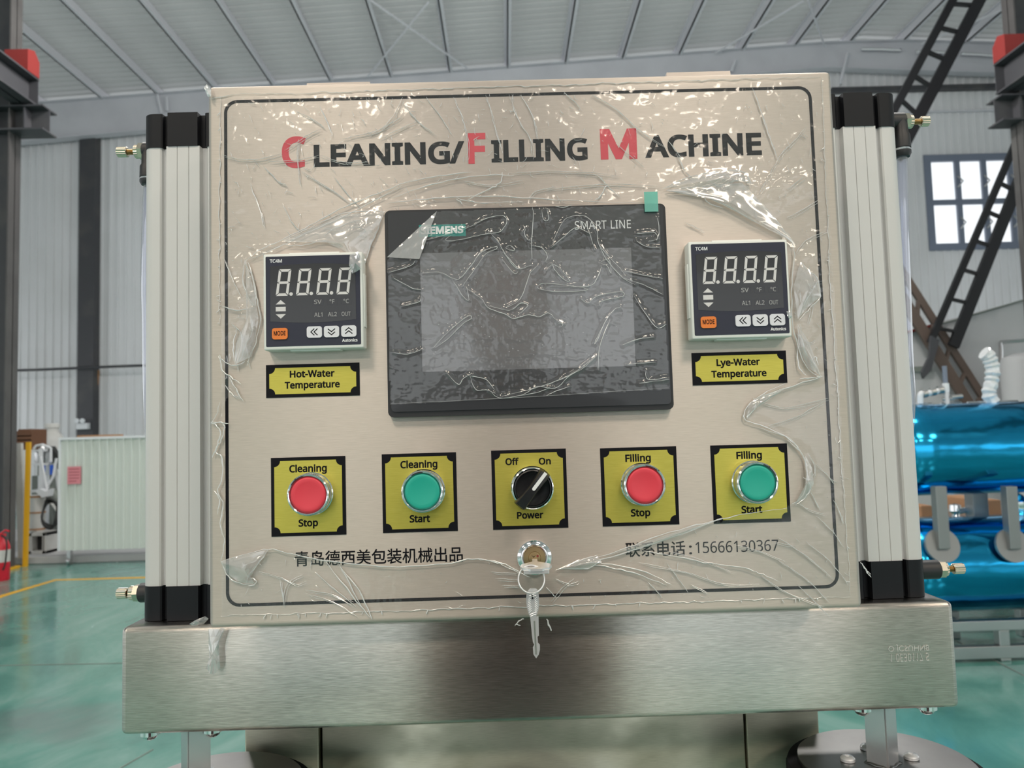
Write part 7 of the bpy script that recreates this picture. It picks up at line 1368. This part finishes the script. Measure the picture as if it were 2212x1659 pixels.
# ---- film on the touch screen
sf = thing('screen_film', 'wrinkled clear protective film with a folded corner on the touch screen', 'film', ((xa+xb)/2, YH_-.001, zb_))
spoly = [(836, 560), (945, 456), (1424, 441), (1432, 600), (1448, 840), (1448, 842), (842, 876)]
lines = [
 [(905, 522), (960, 508), (1010, 492), (1050, 472), (1085, 466), (1095, 478), (1080, 500), (1050, 505), (1020, 512), (980, 520), (962, 518), (975, 508)],
 [(1058, 502), (1078, 525), (1095, 555), (1118, 580), (1150, 572)], [(1088, 545), (1120, 582)], [(913, 590), (950, 588), (980, 602), (995, 600), (1020, 570), (1040, 545), (1070, 533), (1072, 538), (1050, 548), (1030, 575), (1005, 610), (1000, 618)],
 [(980, 608), (1000, 640), (1013, 648), (1008, 620)], [(1010, 625), (1040, 645), (1055, 665), (1090, 678), (1110, 688), (1140, 680), (1165, 684), (1185, 676), (1200, 690), (1218, 700)],
 [(1055, 660), (1100, 670), (1125, 655), (1140, 660), (1120, 680)], [(1205, 698), (1216, 700), (1212, 706)], [(1090, 665), (1120, 650), (1135, 620), (1145, 590), (1160, 575)],
 [(1162, 618), (1180, 612), (1260, 622), (1262, 628), (1200, 630), (1165, 624), (1162, 618)], [(1180, 620), (1270, 618), (1290, 600), (1300, 575)], [(1190, 568), (1210, 580), (1230, 605), (1220, 605), (1200, 585), (1192, 572), (1180, 585)],
 [(1192, 530), (1215, 480), (1240, 466), (1270, 470), (1290, 500), (1295, 530), (1340, 580), (1350, 595)], [(1190, 535), (1220, 510), (1245, 492), (1275, 505)], [(1290, 520), (1310, 560), (1345, 600), (1372, 615)], [(1250, 475), (1268, 490), (1285, 540)],
 [(1148, 530), (1170, 535), (1182, 552), (1178, 565)], [(1345, 585), (1400, 596), (1432, 602)], [(1345, 600), (1390, 615), (1432, 636)], [(1300, 570), (1312, 575), (1320, 590), (1315, 560), (1298, 566)],
 [(1255, 645), (1270, 655), (1290, 640), (1340, 630), (1345, 640), (1300, 650), (1295, 660)], [(1330, 666), (1310, 690), (1290, 735), (1285, 740), (1305, 700), (1325, 670), (1340, 664)], [(1318, 690), (1295, 750), (1292, 800)],
 [(935, 752), (960, 725), (1000, 690), (1015, 682), (1018, 688), (1000, 700), (970, 730), (940, 752)], [(850, 762), (880, 765), (910, 755)], [(840, 588), (870, 580), (890, 572), (897, 562)], [(850, 600), (890, 622), (910, 626)], [(870, 662), (905, 652), (908, 645)],
 [(965, 805), (990, 830), (1000, 818), (1020, 806)], [(1015, 812), (1028, 842), (1050, 842), (1070, 850)], [(1015, 812), (1050, 820), (1068, 842)], [(1060, 845), (1080, 860), (1130, 852), (1160, 835), (1200, 838), (1230, 812), (1260, 795), (1288, 770)], [(1085, 856), (1150, 840), (1210, 820), (1250, 798), (1290, 768)],
 [(1100, 858), (1160, 848), (1190, 835)], [(1230, 835), (1200, 845), (1180, 855)], [(1355, 788), (1375, 785), (1415, 782)], [(1345, 745), (1380, 732), (1412, 728)], [(1395, 800), (1400, 820), (1440, 815)], [(1380, 828), (1410, 824), (1445, 820)], [(1375, 505), (1412, 502), (1420, 515), (1400, 522)], [(1375, 520), (1395, 532), (1425, 535)], [(1420, 470), (1424, 500), (1418, 520)],
 [(1150, 448), (1152, 470), (1148, 530), (1150, 560)], [(1170, 455), (1175, 475), (1185, 474), (1182, 452)], [(1200, 445), (1218, 448), (1235, 442)], [(1135, 495), (1133, 505), (1140, 518), (1148, 518)], [(1135, 492), (1128, 500)], [(1092, 535), (1102, 530), (1112, 540), (1100, 540), (1092, 535)],
 [(1440, 700), (1415, 705), (1370, 640)], [(1085, 560), (1110, 590), (1120, 585)], [(845, 872), (1060, 862), (1445, 838)],
]
def sheight(X, Y):
    h = .0003+.00022*ridged(X/40, Y/34, 91)+.00010*ridged(X/15, Y/13, 55)
    for s in lines[:-1]: h = h+.00055*np.exp(-(segdist(s, X, Y)/4.5)**2)
    return h
sheet('film_sheet', 830, 1452, 436, 882, 2.2, lambda X, Y: inside(spoly, X, Y), sheight, YH_-.0001, 'screen_film', sf)
bm = B()
for i, s in enumerate(lines): crease(bm, s, .00022 if i < len(lines)-1 else .0001, .0011, Y=YH_, seed=i+900, wob=.5)  # white tubes stand in for the specular lines along the wrinkles
for i in range(90): 
    x, y = random.uniform(930, 1350), random.uniform(560, 770); crease(bm, [(x, y), (x+1.5, y+.5), (x+2.5, y+1)], random.uniform(.00008, .0002), .0006, Y=YH_, seed=i, wob=.2, k=1)
obj('film_wrinkle', bm, 'crease', sf, smooth=60, kind='stuff')
bm = B()
A_, B_, C_ = at(836, 556, YH_-.0006), at(944, 456, YH_-.0006), at(906, 560, YH_-.004)
vs = [bm.verts.new(p) for p in (A_, B_, C_)]; bm.faces.new(vs); bmesh.ops.subdivide_edges(bm, edges=bm.edges[:], cuts=10, use_grid_fill=True)
for v in bm.verts:
    v.co.y -= .0012*abs(sin((v.co.x*900+v.co.z*500)))*.5
bmesh.ops.solidify(bm, geom=bm.faces[:], thickness=.0001)
obj('folded_corner', bm, 'flap', sf, smooth=60)
bm = B(); a = at(1391, 415, YH_-.002); c = at(1422, 457, YH_-.002)
box(bm, a.x, c.x, YH_-.0024, YH_-.0021, c.z, a.z); obj('green_pull_tab', bm, 'green_tab', sf, label='translucent green pull tab')
